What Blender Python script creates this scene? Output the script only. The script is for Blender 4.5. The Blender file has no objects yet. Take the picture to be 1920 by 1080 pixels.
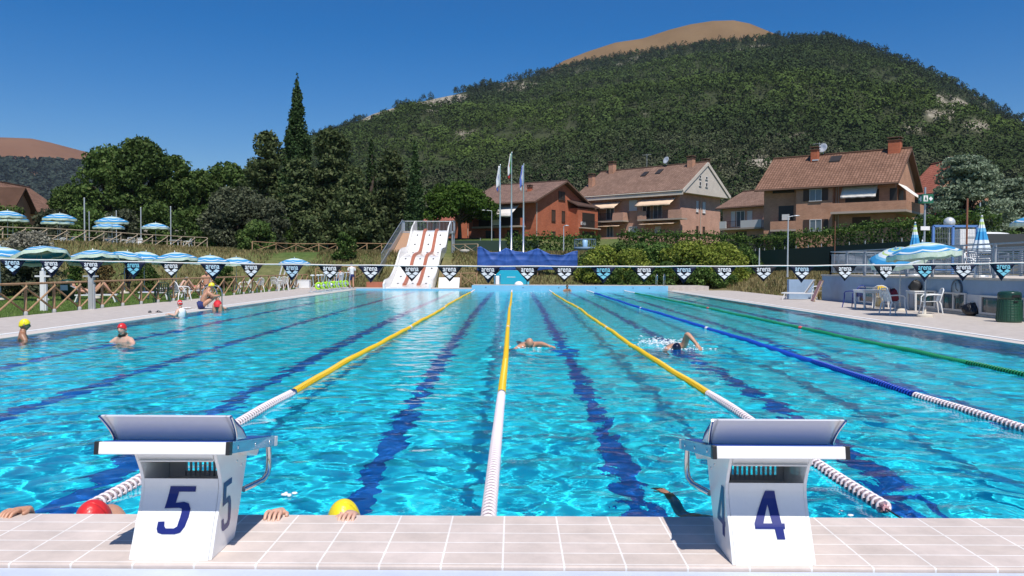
import bpy, bmesh, math, random
import numpy as np
from mathutils import Matrix, Vector, Euler
sc = bpy.context.scene
C = sc.collection
# ---------------------------------------------------------------- camera, sky, sun, exposure
CAMZ = 1.53
cam = bpy.data.cameras.new('camera'); cam_o = bpy.data.objects.new('camera', cam); C.objects.link(cam_o); sc.camera = cam_o
cam.sensor_width = 36; cam.lens = 28.125; cam.clip_start = .05; cam.clip_end = 9000
_p, _y, _r = 0.02533, 0.00267, 0.0042
FWD = Vector((-math.sin(_y)*math.cos(_p), math.cos(_y)*math.cos(_p), -math.sin(_p)))
_r0 = Vector((math.cos(_y), math.sin(_y), 0)); _u0 = _r0.cross(FWD)
RGT = _r0*math.cos(_r) + _u0*math.sin(_r); UPV = RGT.cross(FWD)
_m = Matrix((RGT, UPV, -FWD)).transposed().to_4x4(); _m.translation = (0, 0, CAMZ); cam_o.matrix_world = _m
def ray(px, py): return FWD + RGT*((px-960)/1500) - UPV*((py-540)/1500)
def W(px, py, D):                       # the point seen at (px,py) at the real distance Y = D
    d = ray(px, py); return Vector((0, 0, CAMZ)) + d*(D/d.y)
def G(px, py, z=.03):                   # the point on a horizontal surface at height z
    d = ray(px, py); return Vector((0, 0, CAMZ)) + d*((z-CAMZ)/d.z)
world = bpy.data.worlds.new('World'); sc.world = world; world.use_nodes = True
_nt = world.node_tree; sky = _nt.nodes.new('ShaderNodeTexSky'); sky.sky_type = 'NISHITA'; sky.sun_disc = False
SUN_EL = math.radians(60); _sd = Vector((.13, -.47, 0)).normalized()
sky.sun_elevation = SUN_EL; sky.sun_rotation = math.atan2(_sd.x, _sd.y)
sky.altitude = 600; sky.air_density = 1.0; sky.dust_density = 0.0; sky.ozone_density = 3.5
_hs = _nt.nodes.new('ShaderNodeHueSaturation'); _hs.inputs['Saturation'].default_value = 1.5; _hs.inputs['Hue'].default_value = .508; _hs.inputs['Value'].default_value = .95
_nt.links.new(sky.outputs[0], _hs.inputs['Color']); _nt.links.new(_hs.outputs[0], _nt.nodes['Background'].inputs[0]); _nt.nodes['Background'].inputs[1].default_value = .088
sun = bpy.data.lights.new('sun', 'SUN'); sun.energy = 4.3; sun.angle = math.radians(.53); sun.color = (1, .955, .89)
sun_o = bpy.data.objects.new('sun', sun); C.objects.link(sun_o)
sun_o.rotation_euler = Vector((_sd.x*math.cos(SUN_EL), _sd.y*math.cos(SUN_EL), math.sin(SUN_EL))).to_track_quat('Z', 'Y').to_euler()
sun.cycles.is_caustics_light = True
sc.view_settings.view_transform = 'Standard'; sc.view_settings.look = 'None'; sc.view_settings.gamma = 1; sc.view_settings.exposure = 0.3
try: sc.view_settings.use_curve_mapping = False
except Exception: pass
sc.cycles.max_bounces = 10; sc.cycles.transmission_bounces = 8; sc.cycles.diffuse_bounces = 3; sc.cycles.sample_clamp_indirect = 6
R = math.radians
rng = np.random.default_rng(11); random.seed(5)
# ---------------------------------------------------------------- materials
def mat(name, col, rough=.55, metal=0, noise=0, nscale=4, bump=0, bscale=20, col2=None, spec=None, coat=0, coord='Object'):
    m = bpy.data.materials.new(name); m.use_nodes = True; nt = m.node_tree; b = nt.nodes['Principled BSDF']
    b.inputs['Base Color'].default_value = (*col, 1); b.inputs['Roughness'].default_value = rough; b.inputs['Metallic'].default_value = metal
    if coat: b.inputs['Coat Weight'].default_value = coat
    if spec is not None: b.inputs['Specular IOR Level'].default_value = spec
    if noise or col2 or bump:
        tc = nt.nodes.new('ShaderNodeTexCoord')
    if noise or col2:
        n = nt.nodes.new('ShaderNodeTexNoise'); n.inputs['Scale'].default_value = nscale; n.inputs['Detail'].default_value = 6; n.inputs['Roughness'].default_value = .65
        nt.links.new(tc.outputs[coord], n.inputs['Vector'])
        rp = nt.nodes.new('ShaderNodeValToRGB'); rp.color_ramp.elements[0].position = .32; rp.color_ramp.elements[1].position = .68
        c2 = col2 if col2 else tuple(c*(1+noise) for c in col); c1 = col if col2 else tuple(c*(1-noise) for c in col)
        rp.color_ramp.elements[0].color = (*c1, 1); rp.color_ramp.elements[1].color = (*c2, 1)
        nt.links.new(n.outputs['Fac'], rp.inputs[0]); nt.links.new(rp.outputs[0], b.inputs['Base Color'])
    if bump:
        n2 = nt.nodes.new('ShaderNodeTexNoise'); n2.inputs['Scale'].default_value = bscale; n2.inputs['Detail'].default_value = 5
        nt.links.new(tc.outputs[coord], n2.inputs['Vector'])
        bp = nt.nodes.new('ShaderNodeBump'); bp.inputs['Strength'].default_value = bump; bp.inputs['Distance'].default_value = .05
        nt.links.new(n2.outputs['Fac'], bp.inputs['Height']); nt.links.new(bp.outputs[0], b.inputs['Normal'])
    return m
def leafmat(name, c1, c2, c3=None, transl=.25):     # leaf colour differs from leaf to leaf and from tree to tree
    m = bpy.data.materials.new(name); m.use_nodes = True; nt = m.node_tree
    for n in list(nt.nodes):
        if n.type == 'BSDF_PRINCIPLED': nt.nodes.remove(n)
    out = [n for n in nt.nodes if n.type == 'OUTPUT_MATERIAL'][0]
    g = nt.nodes.new('ShaderNodeNewGeometry'); rp = nt.nodes.new('ShaderNodeValToRGB'); e = rp.color_ramp.elements
    e[0].color = (*c1, 1); e[1].color = (*c2, 1); e[1].position = .85
    if c3: n = e.new(.97); n.color = (*c3, 1)
    nt.links.new(g.outputs['Random Per Island'], rp.inputs[0])
    oi = nt.nodes.new('ShaderNodeObjectInfo'); mr = nt.nodes.new('ShaderNodeMapRange'); mr.inputs[3].default_value = .8; mr.inputs[4].default_value = 1.2
    nt.links.new(oi.outputs['Random'], mr.inputs[0])
    hs = nt.nodes.new('ShaderNodeHueSaturation'); nt.links.new(rp.outputs[0], hs.inputs['Color']); nt.links.new(mr.outputs[0], hs.inputs['Value'])
    d = nt.nodes.new('ShaderNodeBsdfDiffuse'); t = nt.nodes.new('ShaderNodeBsdfTranslucent'); gl = nt.nodes.new('ShaderNodeBsdfGlossy'); gl.inputs['Roughness'].default_value = .5; gl.inputs['Color'].default_value = (.6, .6, .6, 1)
    mx = nt.nodes.new('ShaderNodeMixShader'); mx.inputs[0].default_value = transl; mx2 = nt.nodes.new('ShaderNodeMixShader'); mx2.inputs[0].default_value = .008
    nt.links.new(hs.outputs[0], d.inputs[0]); nt.links.new(hs.outputs[0], t.inputs[0])
    nt.links.new(d.outputs[0], mx.inputs[1]); nt.links.new(t.outputs[0], mx.inputs[2])
    nt.links.new(mx.outputs[0], mx2.inputs[1]); nt.links.new(gl.outputs[0], mx2.inputs[2]); nt.links.new(mx2.outputs[0], out.inputs[0])
    return m
# ---------------------------------------------------------------- mesh helpers
def link(name, me, parent=None, loc=None, rz=0):
    o = bpy.data.objects.new(name, me); C.objects.link(o)
    if parent: o.parent = parent
    if loc is not None: o.location = loc
    if rz: o.rotation_euler = (0, 0, rz)
    return o
def tag(o, label=None, cat=None, group=None, kind=None):
    if label: o['label'] = label
    if cat: o['category'] = cat
    if group: o['group'] = group
    if kind: o['kind'] = kind
    return o
def thing(name, label, cat, loc=(0, 0, 0), rz=0, group=None):
    o = bpy.data.objects.new(name, None); C.objects.link(o); o.location = loc; o.rotation_euler = (0, 0, rz); o.empty_display_size = .2
    return tag(o, label, cat, group)
KIDS = {}
def kids(o): return [c for c in o.children]
def dup(root, loc=None, rz=None, label=None, group=None):
    r = root.copy(); C.objects.link(r)
    if loc is not None: r.location = loc
    if rz is not None: r.rotation_euler = (0, 0, rz)
    if label: r['label'] = label
    if group: r['group'] = group
    for ch in root.children:
        c = ch.copy(); C.objects.link(c); c.parent = r
        for g in ch.children:
            d = g.copy(); C.objects.link(d); d.parent = c
    return r
def npmesh(name, co, faces, mats, smooth=False, mi=None):
    co = np.asarray(co, np.float32).reshape(-1, 3); faces = np.asarray(faces, np.int32); k = faces.shape[1]
    me = bpy.data.meshes.new(name); me.vertices.add(len(co)); me.vertices.foreach_set('co', co.ravel())
    me.loops.add(faces.size); me.loops.foreach_set('vertex_index', faces.ravel())
    me.polygons.add(len(faces)); me.polygons.foreach_set('loop_start', np.arange(0, faces.size, k, dtype=np.int32))
    if smooth: me.polygons.foreach_set('use_smooth', np.ones(len(faces), bool))
    if mi is not None: me.polygons.foreach_set('material_index', np.asarray(mi, np.int32))
    for m in (mats if isinstance(mats, (list, tuple)) else [mats]): me.materials.append(m)
    me.update(calc_edges=True); return me
class MB:
    def __init__(s): s.v = []; s.f = []; s.m = []; s.s = []; s.M = None
    def add(s, vs, fs, mi=0, smooth=False):
        n = len(s.v)
        s.v += [tuple(s.M @ Vector(v)) if s.M else tuple(v) for v in vs]
        for f in fs: s.f.append([i+n for i in f]); s.m.append(mi); s.s.append(smooth)
        return s
    def box(s, x0, x1, y0, y1, z0, z1, mi=0):
        return s.add([(x0,y0,z0),(x1,y0,z0),(x1,y1,z0),(x0,y1,z0),(x0,y0,z1),(x1,y0,z1),(x1,y1,z1),(x0,y1,z1)],
                     [(3,2,1,0),(4,5,6,7),(0,1,5,4),(1,2,6,5),(2,3,7,6),(3,0,4,7)], mi)
    def beam(s, p, q, w, h=None, mi=0):
        p = Vector(p); q = Vector(q); d = (q-p).normalized(); h = h or w
        a = d.cross(Vector((0,0,1)))
        if a.length < 1e-3: a = Vector((1,0,0))
        a.normalize(); b = a.cross(d).normalized(); a *= w/2; b *= h/2
        vs = [p-a-b, p+a-b, p+a+b, p-a+b, q-a-b, q+a-b, q+a+b, q-a+b]
        return s.add(vs, [(3,2,1,0),(4,5,6,7),(0,1,5,4),(1,2,6,5),(2,3,7,6),(3,0,4,7)], mi)
    def tube(s, pts, r, n=8, mi=0, smooth=True):
        pts = [Vector(p) for p in pts]; k = len(pts); rs = r if isinstance(r, (list, tuple)) else [r]*k
        d0 = (pts[1]-pts[0]).normalized(); a = d0.orthogonal().normalized(); vs = []
        for i, p in enumerate(pts):
            d = ((pts[min(i+1,k-1)]-pts[max(i-1,0)])).normalized(); a = (a-d*a.dot(d)).normalized(); b = d.cross(a)
            for j in range(n):
                t = 2*math.pi*j/n; vs.append(p+(a*math.cos(t)+b*math.sin(t))*rs[i])
        fs = [(i*n+j, i*n+(j+1)%n, (i+1)*n+(j+1)%n, (i+1)*n+j) for i in range(k-1) for j in range(n)]
        s.add(vs, fs, mi, smooth); s.add(vs[:n], [tuple(range(n-1,-1,-1))], mi); s.add(vs[-n:], [tuple(range(n))], mi); return s
    def lathe(s, prof, n=16, c=(0,0,0), mi=0, smooth=True, jag=0):
        vs = []; c = Vector(c)
        for r, z in prof:
            for j in range(n):
                t = 2*math.pi*j/n; rr = r*(1+jag*(j%2)); vs.append(c+Vector((rr*math.cos(t), rr*math.sin(t), z)))
        fs = [(i*n+j, i*n+(j+1)%n, (i+1)*n+(j+1)%n, (i+1)*n+j) for i in range(len(prof)-1) for j in range(n)]
        s.add(vs, fs, mi, smooth)
        if prof[0][0] > 1e-4: s.add(vs[:n], [tuple(range(n-1,-1,-1))], mi)
        if prof[-1][0] > 1e-4: s.add(vs[-n:], [tuple(range(n))], mi)
        return s
    def ball(s, c, r, n=12, m=8, mi=0):
        r = r if isinstance(r, (list, tuple)) else (r,r,r); c = Vector(c); vs = []
        for i in range(m+1):
            p = math.pi*i/m
            for j in range(n):
                t = 2*math.pi*j/n; vs.append(c+Vector((r[0]*math.sin(p)*math.cos(t), r[1]*math.sin(p)*math.sin(t), r[2]*math.cos(p))))
        return s.add(vs, [(i*n+j, (i+1)*n+j, (i+1)*n+(j+1)%n, i*n+(j+1)%n) for i in range(m) for j in range(n)], mi, True)
    def prism(s, poly, t0, t1, ax='x', mi=0):      # polygon in the two other axes, extruded along ax
        f = {'x': lambda a,b,t:(t,a,b), 'y': lambda a,b,t:(a,t,b), 'z': lambda a,b,t:(a,b,t)}[ax]; n = len(poly)
        vs = [f(a,b,t0) for a,b in poly]+[f(a,b,t1) for a,b in poly]
        return s.add(vs, [tuple(range(n-1,-1,-1)), tuple(range(n,2*n))]+[(i,(i+1)%n,(i+1)%n+n,i+n) for i in range(n)], mi)
    def grid(s, rows, mi=0, smooth=True, closed=False):
        k = len(rows[0]); vs = [p for r in rows for p in r]
        return s.add(vs, [(i*k+j, i*k+j+1, (i+1)*k+j+1, (i+1)*k+j) for i in range(len(rows)-1) for j in range(k-1)], mi, smooth)
    def mesh(s, name, mats):
        me = bpy.data.meshes.new(name); me.from_pydata(s.v, [], s.f)
        for m in (mats if isinstance(mats, (list, tuple)) else [mats]): me.materials.append(m)
        me.polygons.foreach_set('material_index', s.m); me.polygons.foreach_set('use_smooth', s.s)
        bm = bmesh.new(); bm.from_mesh(me); bmesh.ops.recalc_face_normals(bm, faces=bm.faces); bm.to_mesh(me); bm.free()
        return me
    def build(s, name, mats, parent=None, loc=None, rz=0): return link(name, s.mesh(name, mats), parent, loc, rz)
def bevel(o, w=.01, seg=2):
    m = o.modifiers.new('bevel', 'BEVEL'); m.width = w; m.segments = seg; m.limit_method = 'ANGLE'; return o
def solid(o, t): m = o.modifiers.new('solid', 'SOLIDIFY'); m.thickness = t; m.offset = 0; return o
def sm(t): t = np.clip(t, 0, 1); return t*t*(3-2*t)
def lerp(a, b, t): return a+(b-a)*t
# smooth value noise on numpy arrays
_perm = np.random.default_rng(5).random((256, 256))
def vnoise(x, y):
    x = np.asarray(x, float); y = np.asarray(y, float); xi = np.floor(x).astype(int); yi = np.floor(y).astype(int); fx = sm(x-xi); fy = sm(y-yi)
    g = lambda a, b: _perm[a % 256, b % 256]
    return lerp(lerp(g(xi,yi), g(xi+1,yi), fx), lerp(g(xi,yi+1), g(xi+1,yi+1), fx), fy)
def fbm(x, y, o=4): return sum(vnoise(np.asarray(x)*2**i+17*i, np.asarray(y)*2**i+31*i)*.5**(i+1) for i in range(o))
# ================================================================ SETTING
PX0, PX1, PY0, PY1 = -10.65, 10.35, 3.78, 53.8
DECK = .35
def terr(x, y):
    x = np.asarray(x, float); y = np.asarray(y, float)
    far = 2.75*sm((y-57.5)/9)*(1-.62*sm((x-13)/7))
    dl = (-21*(x+24.5)+5*(y-45))/21.6
    left = 3.0*sm(dl/6.5)
    r2 = 1.15*sm((x-14.9+.22*np.maximum(0, y-50))/7)*sm((y-40)/2)
    z = np.maximum(np.maximum(far, left), r2)
    z = z+2.6*sm((y-80)/25)+1.6*sm((x-27)/7)*sm((y-45)/20)+.03*np.maximum(0, y-105)
    z = z+.25*(fbm(x*.13+9, y*.13)-.5)*sm((y-57)/4+np.maximum(0, dl)/3)
    return z-.02
def tz(x, y): return float(terr(x, y))
# ground: one sheet out to the horizon, lowered under the pool
gx = np.unique(np.concatenate([np.linspace(-4000,-160,14), np.linspace(-160,-40,60), np.arange(-40,40,.5), np.linspace(40,160,60), np.linspace(160,4000,14)]))
gy = np.unique(np.concatenate([np.linspace(-3000,-20,10), np.linspace(-20,40,60), np.arange(40,90,.5), np.linspace(90,260,80), np.linspace(260,6000,14)]))
GX, GY = np.meshgrid(gx, gy); GZ = terr(GX, np.minimum(GY, 260)); GZ = np.where(GY > 260, GZ-(GY-260)*.012, GZ)
GZ = np.where((np.abs(GX+.15) < 12) & (GY > 2.5) & (GY < 55.5), -3.0, GZ)
GZ = np.where((GY <= 2.5) & (np.abs(GX) < 14), -.25, GZ)
dry = .1+0*GX
_dl = (-21*(GX+24.5)+5*(GY-45))/21.6
dry = np.where(_dl > -1, np.clip(.35+.9*(fbm(GX*.25, GY*.25)-.4), 0, 1)*sm((_dl+1)/2), dry)
_fb = sm((GY-55)/3)*np.clip(.62+1.4*(fbm(GX*.2+5, GY*.2)-.5)-.35*sm((GY-61)/6), 0, 1)
dry = np.maximum(dry, np.where(GY > 54, _fb, 0)); dry = np.where((GX > 12) & (GY > 38) & (GY < 75), .85, dry)
idx = np.arange(GX.size).reshape(GX.shape); q4 = np.stack([idx[:-1,:-1], idx[:-1,1:], idx[1:,1:], idx[1:,:-1]], -1).reshape(-1, 4)
gm = bpy.data.materials.new('ground_grass'); gm.use_nodes = True; nt = gm.node_tree; b = nt.nodes['Principled BSDF']; b.inputs['Roughness'].default_value = .95; b.inputs['Specular IOR Level'].default_value = .1
at = nt.nodes.new('ShaderNodeAttribute'); at.attribute_name = 'dry'; tc = nt.nodes.new('ShaderNodeTexCoord')
n1 = nt.nodes.new('ShaderNodeTexNoise'); n1.inputs['Scale'].default_value = 2.2; n1.inputs['Detail'].default_value = 9; n1.inputs['Roughness'].default_value = .72; nt.links.new(tc.outputs['Object'], n1.inputs['Vector'])
def ramp(a, bb, p0=.3, p1=.7):
    r = nt.nodes.new('ShaderNodeValToRGB'); r.color_ramp.elements[0].color = (*a,1); r.color_ramp.elements[1].color = (*bb,1); r.color_ramp.elements[0].position = p0; r.color_ramp.elements[1].position = p1; nt.links.new(n1.outputs['Fac'], r.inputs[0]); return r
rg = ramp((.04,.082,.017), (.10,.165,.04)); rd = ramp((.11,.095,.045), (.34,.26,.14), .28, .72)
mx = nt.nodes.new('ShaderNodeMix'); mx.data_type = 'RGBA'; nt.links.new(at.outputs['Fac'], mx.inputs[0]); nt.links.new(rg.outputs[0], mx.inputs[6]); nt.links.new(rd.outputs[0], mx.inputs[7]); nt.links.new(mx.outputs[2], b.inputs['Base Color'])
n2 = nt.nodes.new('ShaderNodeTexNoise'); n2.inputs['Scale'].default_value = 9; n2.inputs['Detail'].default_value = 6; nt.links.new(tc.outputs['Object'], n2.inputs['Vector'])
bp = nt.nodes.new('ShaderNodeBump'); bp.inputs['Strength'].default_value = .9; bp.inputs['Distance'].default_value = .12; nt.links.new(n2.outputs['Fac'], bp.inputs['Height']); nt.links.new(bp.outputs[0], b.inputs['Normal'])
me = npmesh('ground', np.stack([GX, GY, GZ], -1), q4, gm, True)
a = me.attributes.new('dry', 'FLOAT', 'POINT'); a.data.foreach_set('value', dry.ravel().astype(np.float32))
tag(link('ground', me), kind='structure')

# pool basin -------------------------------------------------------
M_floor = mat('pool_floor_tiles', (.025,.74,.86), .5, noise=.05, nscale=1.2)
M_pwall = mat('pool_wall_tiles', (.015,.11,.33), .4, noise=.1, nscale=3)
M_pend = mat('pool_end_tiles', (.24,.50,.68), .35, noise=.05, nscale=2)
M_line = mat('lane_line_tiles', (.012,.095,.40), .4)
def recv(o): o.cycles.is_caustics_receiver = True; return o
f = MB(); f.prism([(PY0-.2,-2.3),(PY0-.2,-2.0),(22,-2.0),(36,-1.45),(PY1+.2,-1.35),(PY1+.2,-2.3)], PX0-.2, PX1+.2, 'x')
recv(tag(f.build('pool_floor', M_floor), kind='structure'))
f = MB(); f.box(PX0-.2, PX0, PY0-.2, PY1+.2, -2.0, -.02); f.box(PX1, PX1+.2, PY0-.2, PY1+.2, -2.0, -.02)
recv(tag(f.build('pool_wall', M_pwall), kind='structure'))
M_white = mat('white_paint', (.82,.82,.8), .4)
f = MB(); f.box(-2.85, PX1-.001, PY1, PY1+.45, -2.0, DECK-.01, 0); f.box(PX0+.001, -2.85, PY1+.001, PY1+.45, -2.0, .08, 0)
f.box(PX0, PX1, PY0-.15, PY0-.012, -2.0, DECK-.012, 0)
for k in range(8):
    x = -.15+2.5*(k-3.5); f.box(x-.05, x+.05, PY1-.004, PY1, -.1, .1, 1) if False else None
for x in (-1.9, .6, 3.0, 5.5, 8.0, 9.1): f.ball((x, PY1-.0, .2), .035, 8, 6, 1)
recv(tag(f.build('pool_end_wall', [M_pend, mat('rope_anchor', (.03,.05,.12), .4)]), kind='structure'))
f = MB(); FL = [(5.0,-2.0),(22,-2.0),(36,-1.45),(52.0,-1.36)]
fz_ = lambda y: float(np.interp(y, [a for a,_ in FL], [b_ for _,b_ in FL]))+.005
for k in range(8):
    x = -.15+2.5*(k-3.5)
    for (y0,_),(y1,_) in zip(FL, FL[1:]): f.add([(x-.135,y0+.2*(y0==5.0),fz_(y0)),(x+.135,y0+.2*(y0==5.0),fz_(y0)),(x+.135,y1,fz_(y1)),(x-.135,y1,fz_(y1))], [(0,1,2,3)])
    f.add([(x-.5,5.0,fz_(5)),(x+.5,5.0,fz_(5)),(x+.5,5.2,fz_(5)),(x-.5,5.2,fz_(5))], [(0,1,2,3)])
recv(tag(f.build('lane_line', M_line), kind='structure'))

# water: a wavy sheet; its waves throw the light pattern on the floor
ys = [PY0-.01]
while ys[-1] < PY1: ys.append(ys[-1]+min(.032+max(0, ys[-1]-9)*.0022, .11))
ys = np.array(ys); ys[-1] = PY1; xs = np.linspace(PX0, PX1, 620)
WX, WY = np.meshgrid(xs, ys); WZ = np.zeros_like(WX)
wr = np.random.default_rng(4)
wpx = WX+.12*(fbm(WX*.5, WY*.5)-.5)*4; wpy = WY+.12*(fbm(WX*.5+40, WY*.5+9)-.5)*4
for i in range(96):
    lam = .125*(9.5)**wr.random(); th = wr.random()*2*math.pi; k = 2*math.pi/lam
    slope = .0068*(.55+.8*(lam < .8))*(1.05 if lam < .3 else 1)
    fade = 1/(1+(WY/(lam*75))**4)                # waves too short for the mesh far out die away
    WZ += fade*slope/k*np.sin(k*(math.cos(th)*wpx+math.sin(th)*wpy)+wr.random()*7)
WZ *= .62+.75*fbm(WX*.22+3, WY*.13+8, 3)
def ring(cx, cy, amp, lam, rad):
    global WZ
    d = np.hypot(WX-cx, WY-cy); WZ = WZ+amp*np.sin(2*math.pi*d/lam)*np.exp(-(d/rad)**2)
ring(.9, 14.9, .012, .55, 1.6); ring(4.6, 14.6, .02, .7, 2.2); ring(-9.6, 24.5, .008, .5, 1.5); ring(-1.9, 4.3, .007, .35, 1.0); ring(3.0, 5.0, .012, .4, 1.2)
idx = np.arange(WX.size).reshape(WX.shape); q4 = np.stack([idx[:-1,:-1], idx[:-1,1:], idx[1:,1:], idx[1:,:-1]], -1).reshape(-1, 4)
wm = bpy.data.materials.new('pool_water'); wm.use_nodes = True; nt = wm.node_tree; b = nt.nodes['Principled BSDF']
b.inputs['Base Color'].default_value = (.72,.98,.99,1); b.inputs['Roughness'].default_value = 0; b.inputs['Transmission Weight'].default_value = 1; b.inputs['IOR'].default_value = 1.333
tc = nt.nodes.new('ShaderNodeTexCoord'); n1 = nt.nodes.new('ShaderNodeTexNoise'); n1.inputs['Scale'].default_value = 7.5; n1.inputs['Detail'].default_value = 3; nt.links.new(tc.outputs['Object'], n1.inputs['Vector'])
bp = nt.nodes.new('ShaderNodeBump'); bp.inputs['Strength'].default_value = 1
sx = nt.nodes.new('ShaderNodeSeparateXYZ'); nt.links.new(tc.outputs['Object'], sx.inputs[0]); ax = nt.nodes.new('ShaderNodeMath'); ax.operation = 'MULTIPLY_ADD'; ax.inputs[1].default_value = .9; nt.links.new(sx.outputs['X'], ax.inputs[0]); nt.links.new(sx.outputs['Y'], ax.inputs[2])
mr = nt.nodes.new('ShaderNodeMapRange'); mr.inputs[1].default_value = 3; mr.inputs[2].default_value = 26; mr.inputs[3].default_value = .0022; mr.inputs[4].default_value = .0125; nt.links.new(ax.outputs[0], mr.inputs[0]); nt.links.new(mr.outputs[0], bp.inputs['Distance'])   # the far water and the swimmers' lanes are more ruffled
nt.links.new(n1.outputs['Fac'], bp.inputs['Height']); nt.links.new(bp.outputs[0], b.inputs['Normal'])
wo = link('water', npmesh('water', np.stack([WX, WY, WZ], -1), q4, wm, True)); wo.cycles.is_caustics_caster = True; tag(wo, kind='structure')

# decks ------------------------------------------------------------
def tilemat(name, tw, th, c1, c2, grout, ox=0, oy=0, mortar=.035, rough=.6):
    m = bpy.data.materials.new(name); m.use_nodes = True; nt = m.node_tree; b = nt.nodes['Principled BSDF']; b.inputs['Roughness'].default_value = rough
    tc = nt.nodes.new('ShaderNodeTexCoord'); mp = nt.nodes.new('ShaderNodeMapping'); mp.inputs['Location'].default_value = (ox, oy, 0)
    br = nt.nodes.new('ShaderNodeTexBrick'); br.offset = 0; br.inputs['Scale'].default_value = 1; br.inputs['Brick Width'].default_value = tw; br.inputs['Row Height'].default_value = th
    br.inputs['Mortar Size'].default_value = mortar*th; br.inputs['Mortar Smooth'].default_value = .2; br.inputs['Color1'].default_value = (*c1,1); br.inputs['Color2'].default_value = (*c2,1); br.inputs['Mortar'].default_value = (*grout,1); br.inputs['Bias'].default_value = 0
    n = nt.nodes.new('ShaderNodeTexNoise'); n.inputs['Scale'].default_value = 5; n.inputs['Detail'].default_value = 8; n.inputs['Roughness'].default_value = .7
    mr = nt.nodes.new('ShaderNodeMapRange'); mr.inputs[1].default_value = .3; mr.inputs[2].default_value = .7; mr.inputs[3].default_value = .82; mr.inputs[4].default_value = 1.1
    mul = nt.nodes.new('ShaderNodeMix'); mul.data_type = 'RGBA'; mul.blend_type = 'MULTIPLY'; mul.inputs[0].default_value = 1
    nt.links.new(tc.outputs['Object'], mp.inputs['Vector']); nt.links.new(mp.outputs[0], br.inputs['Vector']); nt.links.new(tc.outputs['Object'], n.inputs['Vector'])
    nt.links.new(n.outputs['Fac'], mr.inputs[0]); nt.links.new(br.outputs['Color'], mul.inputs[6]); nt.links.new(mr.outputs[0], mul.inputs[7]); nt.links.new(mul.outputs[2], b.inputs['Base Color'])
    bp = nt.nodes.new('ShaderNodeBump'); bp.inputs['Strength'].default_value = .35; bp.inputs['Distance'].default_value = .004; bp.invert = True; nt.links.new(br.outputs['Fac'], bp.inputs['Height']); nt.links.new(bp.outputs[0], b.inputs['Normal'])
    return m
M_tile = tilemat('deck_tile', .2445, .123, (.60,.505,.445), (.655,.555,.50), (.82,.78,.74), ox=.041, oy=-3.775+.123*40)
M_deck = tilemat('side_deck_tile', .30, .30, (.50,.44,.39), (.54,.48,.43), (.47,.42,.38), mortar=.012)
M_step = mat('pale_blue_step', (.52,.57,.68), .6, noise=.06, nscale=6)
f = MB(); f.box(-14, 14, 3.135, PY0, DECK-.30, DECK); o = bevel(f.build('near_deck', M_tile), .006); tag(o, kind='structure')
f = MB(); f.box(-14, 14, 2.9, 3.13, -.25, DECK-.016); tag(f.build('deck_step', M_step), kind='structure')
f = MB(); f.box(-14, 14, -6, 2.9, -.3, -.1); tag(f.build('lower_paving', M_deck), kind='structure')
M_gut = mat('gutter_strip', (.60,.54,.48), .6, noise=.06, nscale=8); M_edge = mat('white_edge', (.8,.8,.78), .5)
f = MB()
f.box(-14.75, PX0-.47, 3.0, 60, -.3, .03, 0); f.box(PX1+.36, 14.95, 3.0, 55, -.3, .03, 0)
f.box(PX0-.47, PX0+.02, PY0, PY1+.3, -.05, .02, 1); f.box(PX1-.02, PX1+.36, PY0, PY1+.3, -.05, .02, 1)
f.box(PX0-.57, PX0-.44, PY0, PY1+.3, -.04, .037, 2); f.box(PX1+.33, PX1+.46, PY0, PY1+.3, -.04, .037, 2)
f.box(-14.75, -2.85, PY1+.452, 57.5, -.3, .085, 0); f.box(-2.85, 13.2, PY1+.452, 57.3, -.3, DECK-.02, 0)
tag(f.build('pool_deck', [M_deck, M_gut, M_edge]), kind='structure')

# mountain ---------------------------------------------------------
SIL = [(-700,470),(100,455),(300,400),(420,345),(500,302),(590,250),(640,235),(700,206),(760,189),(850,171),(900,157),(1000,136),(1060,121),(1150,103),(1250,88),(1350,76),(1430,70),(1500,67),(1550,68),(1600,81),(1680,106),(1760,141),(1845,186),(1860,201),(1920,223),(2050,262),(2300,340),(2600,430)]
def px2az(px): return math.atan2(px-964, 1500)
_sa = np.array([px2az(p) for p,_ in SIL]); _se = np.array([(502+.0042*(p-964)-yy)/1500*math.cos(px2az(p)) for p,yy in SIL])   # tangent of elevation
RF, RR = 235., 1050.
def mtn(az, t):                 # t 0 at the foot, 1 on the ridge, beyond 1 the far side
    az = np.asarray(az, float); t = np.asarray(t, float)
    rr = RR+120*np.sin(az*5+1)+60*np.sin(az*13)
    r = RF+(rr-RF)*t
    H = (np.interp(az, _sa, _se)-.0055)*rr
    z0 = 9.5
    g = np.where(t <= 1, .82*t+.18*t**2, 1-.7*(t-1))
    z = z0+(H-z0)*g
    x = np.sin(az)*r; y = np.cos(az)*r
    bumpy = (fbm(x*.006+3, y*.006+7, 4)-.5)*70*np.minimum(1, H/200)+(fbm(x*.02, y*.02, 3)-.5)*14
    z = z+bumpy*np.clip(np.sin(np.clip(t,0,1)*math.pi), 0, 1)**.8
    return np.stack([x, y, z+1.5*(t > .02)], -1)
az = np.linspace(-.62, .80, 330); tt = np.linspace(0, 1.35, 120)
AZ, TT = np.meshgrid(az, tt); MP = mtn(AZ, TT)
idx = np.arange(AZ.size).reshape(AZ.shape); q4 = np.stack([idx[:-1,:-1], idx[:-1,1:], idx[1:,1:], idx[1:,:-1]], -1).reshape(-1, 4)
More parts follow.
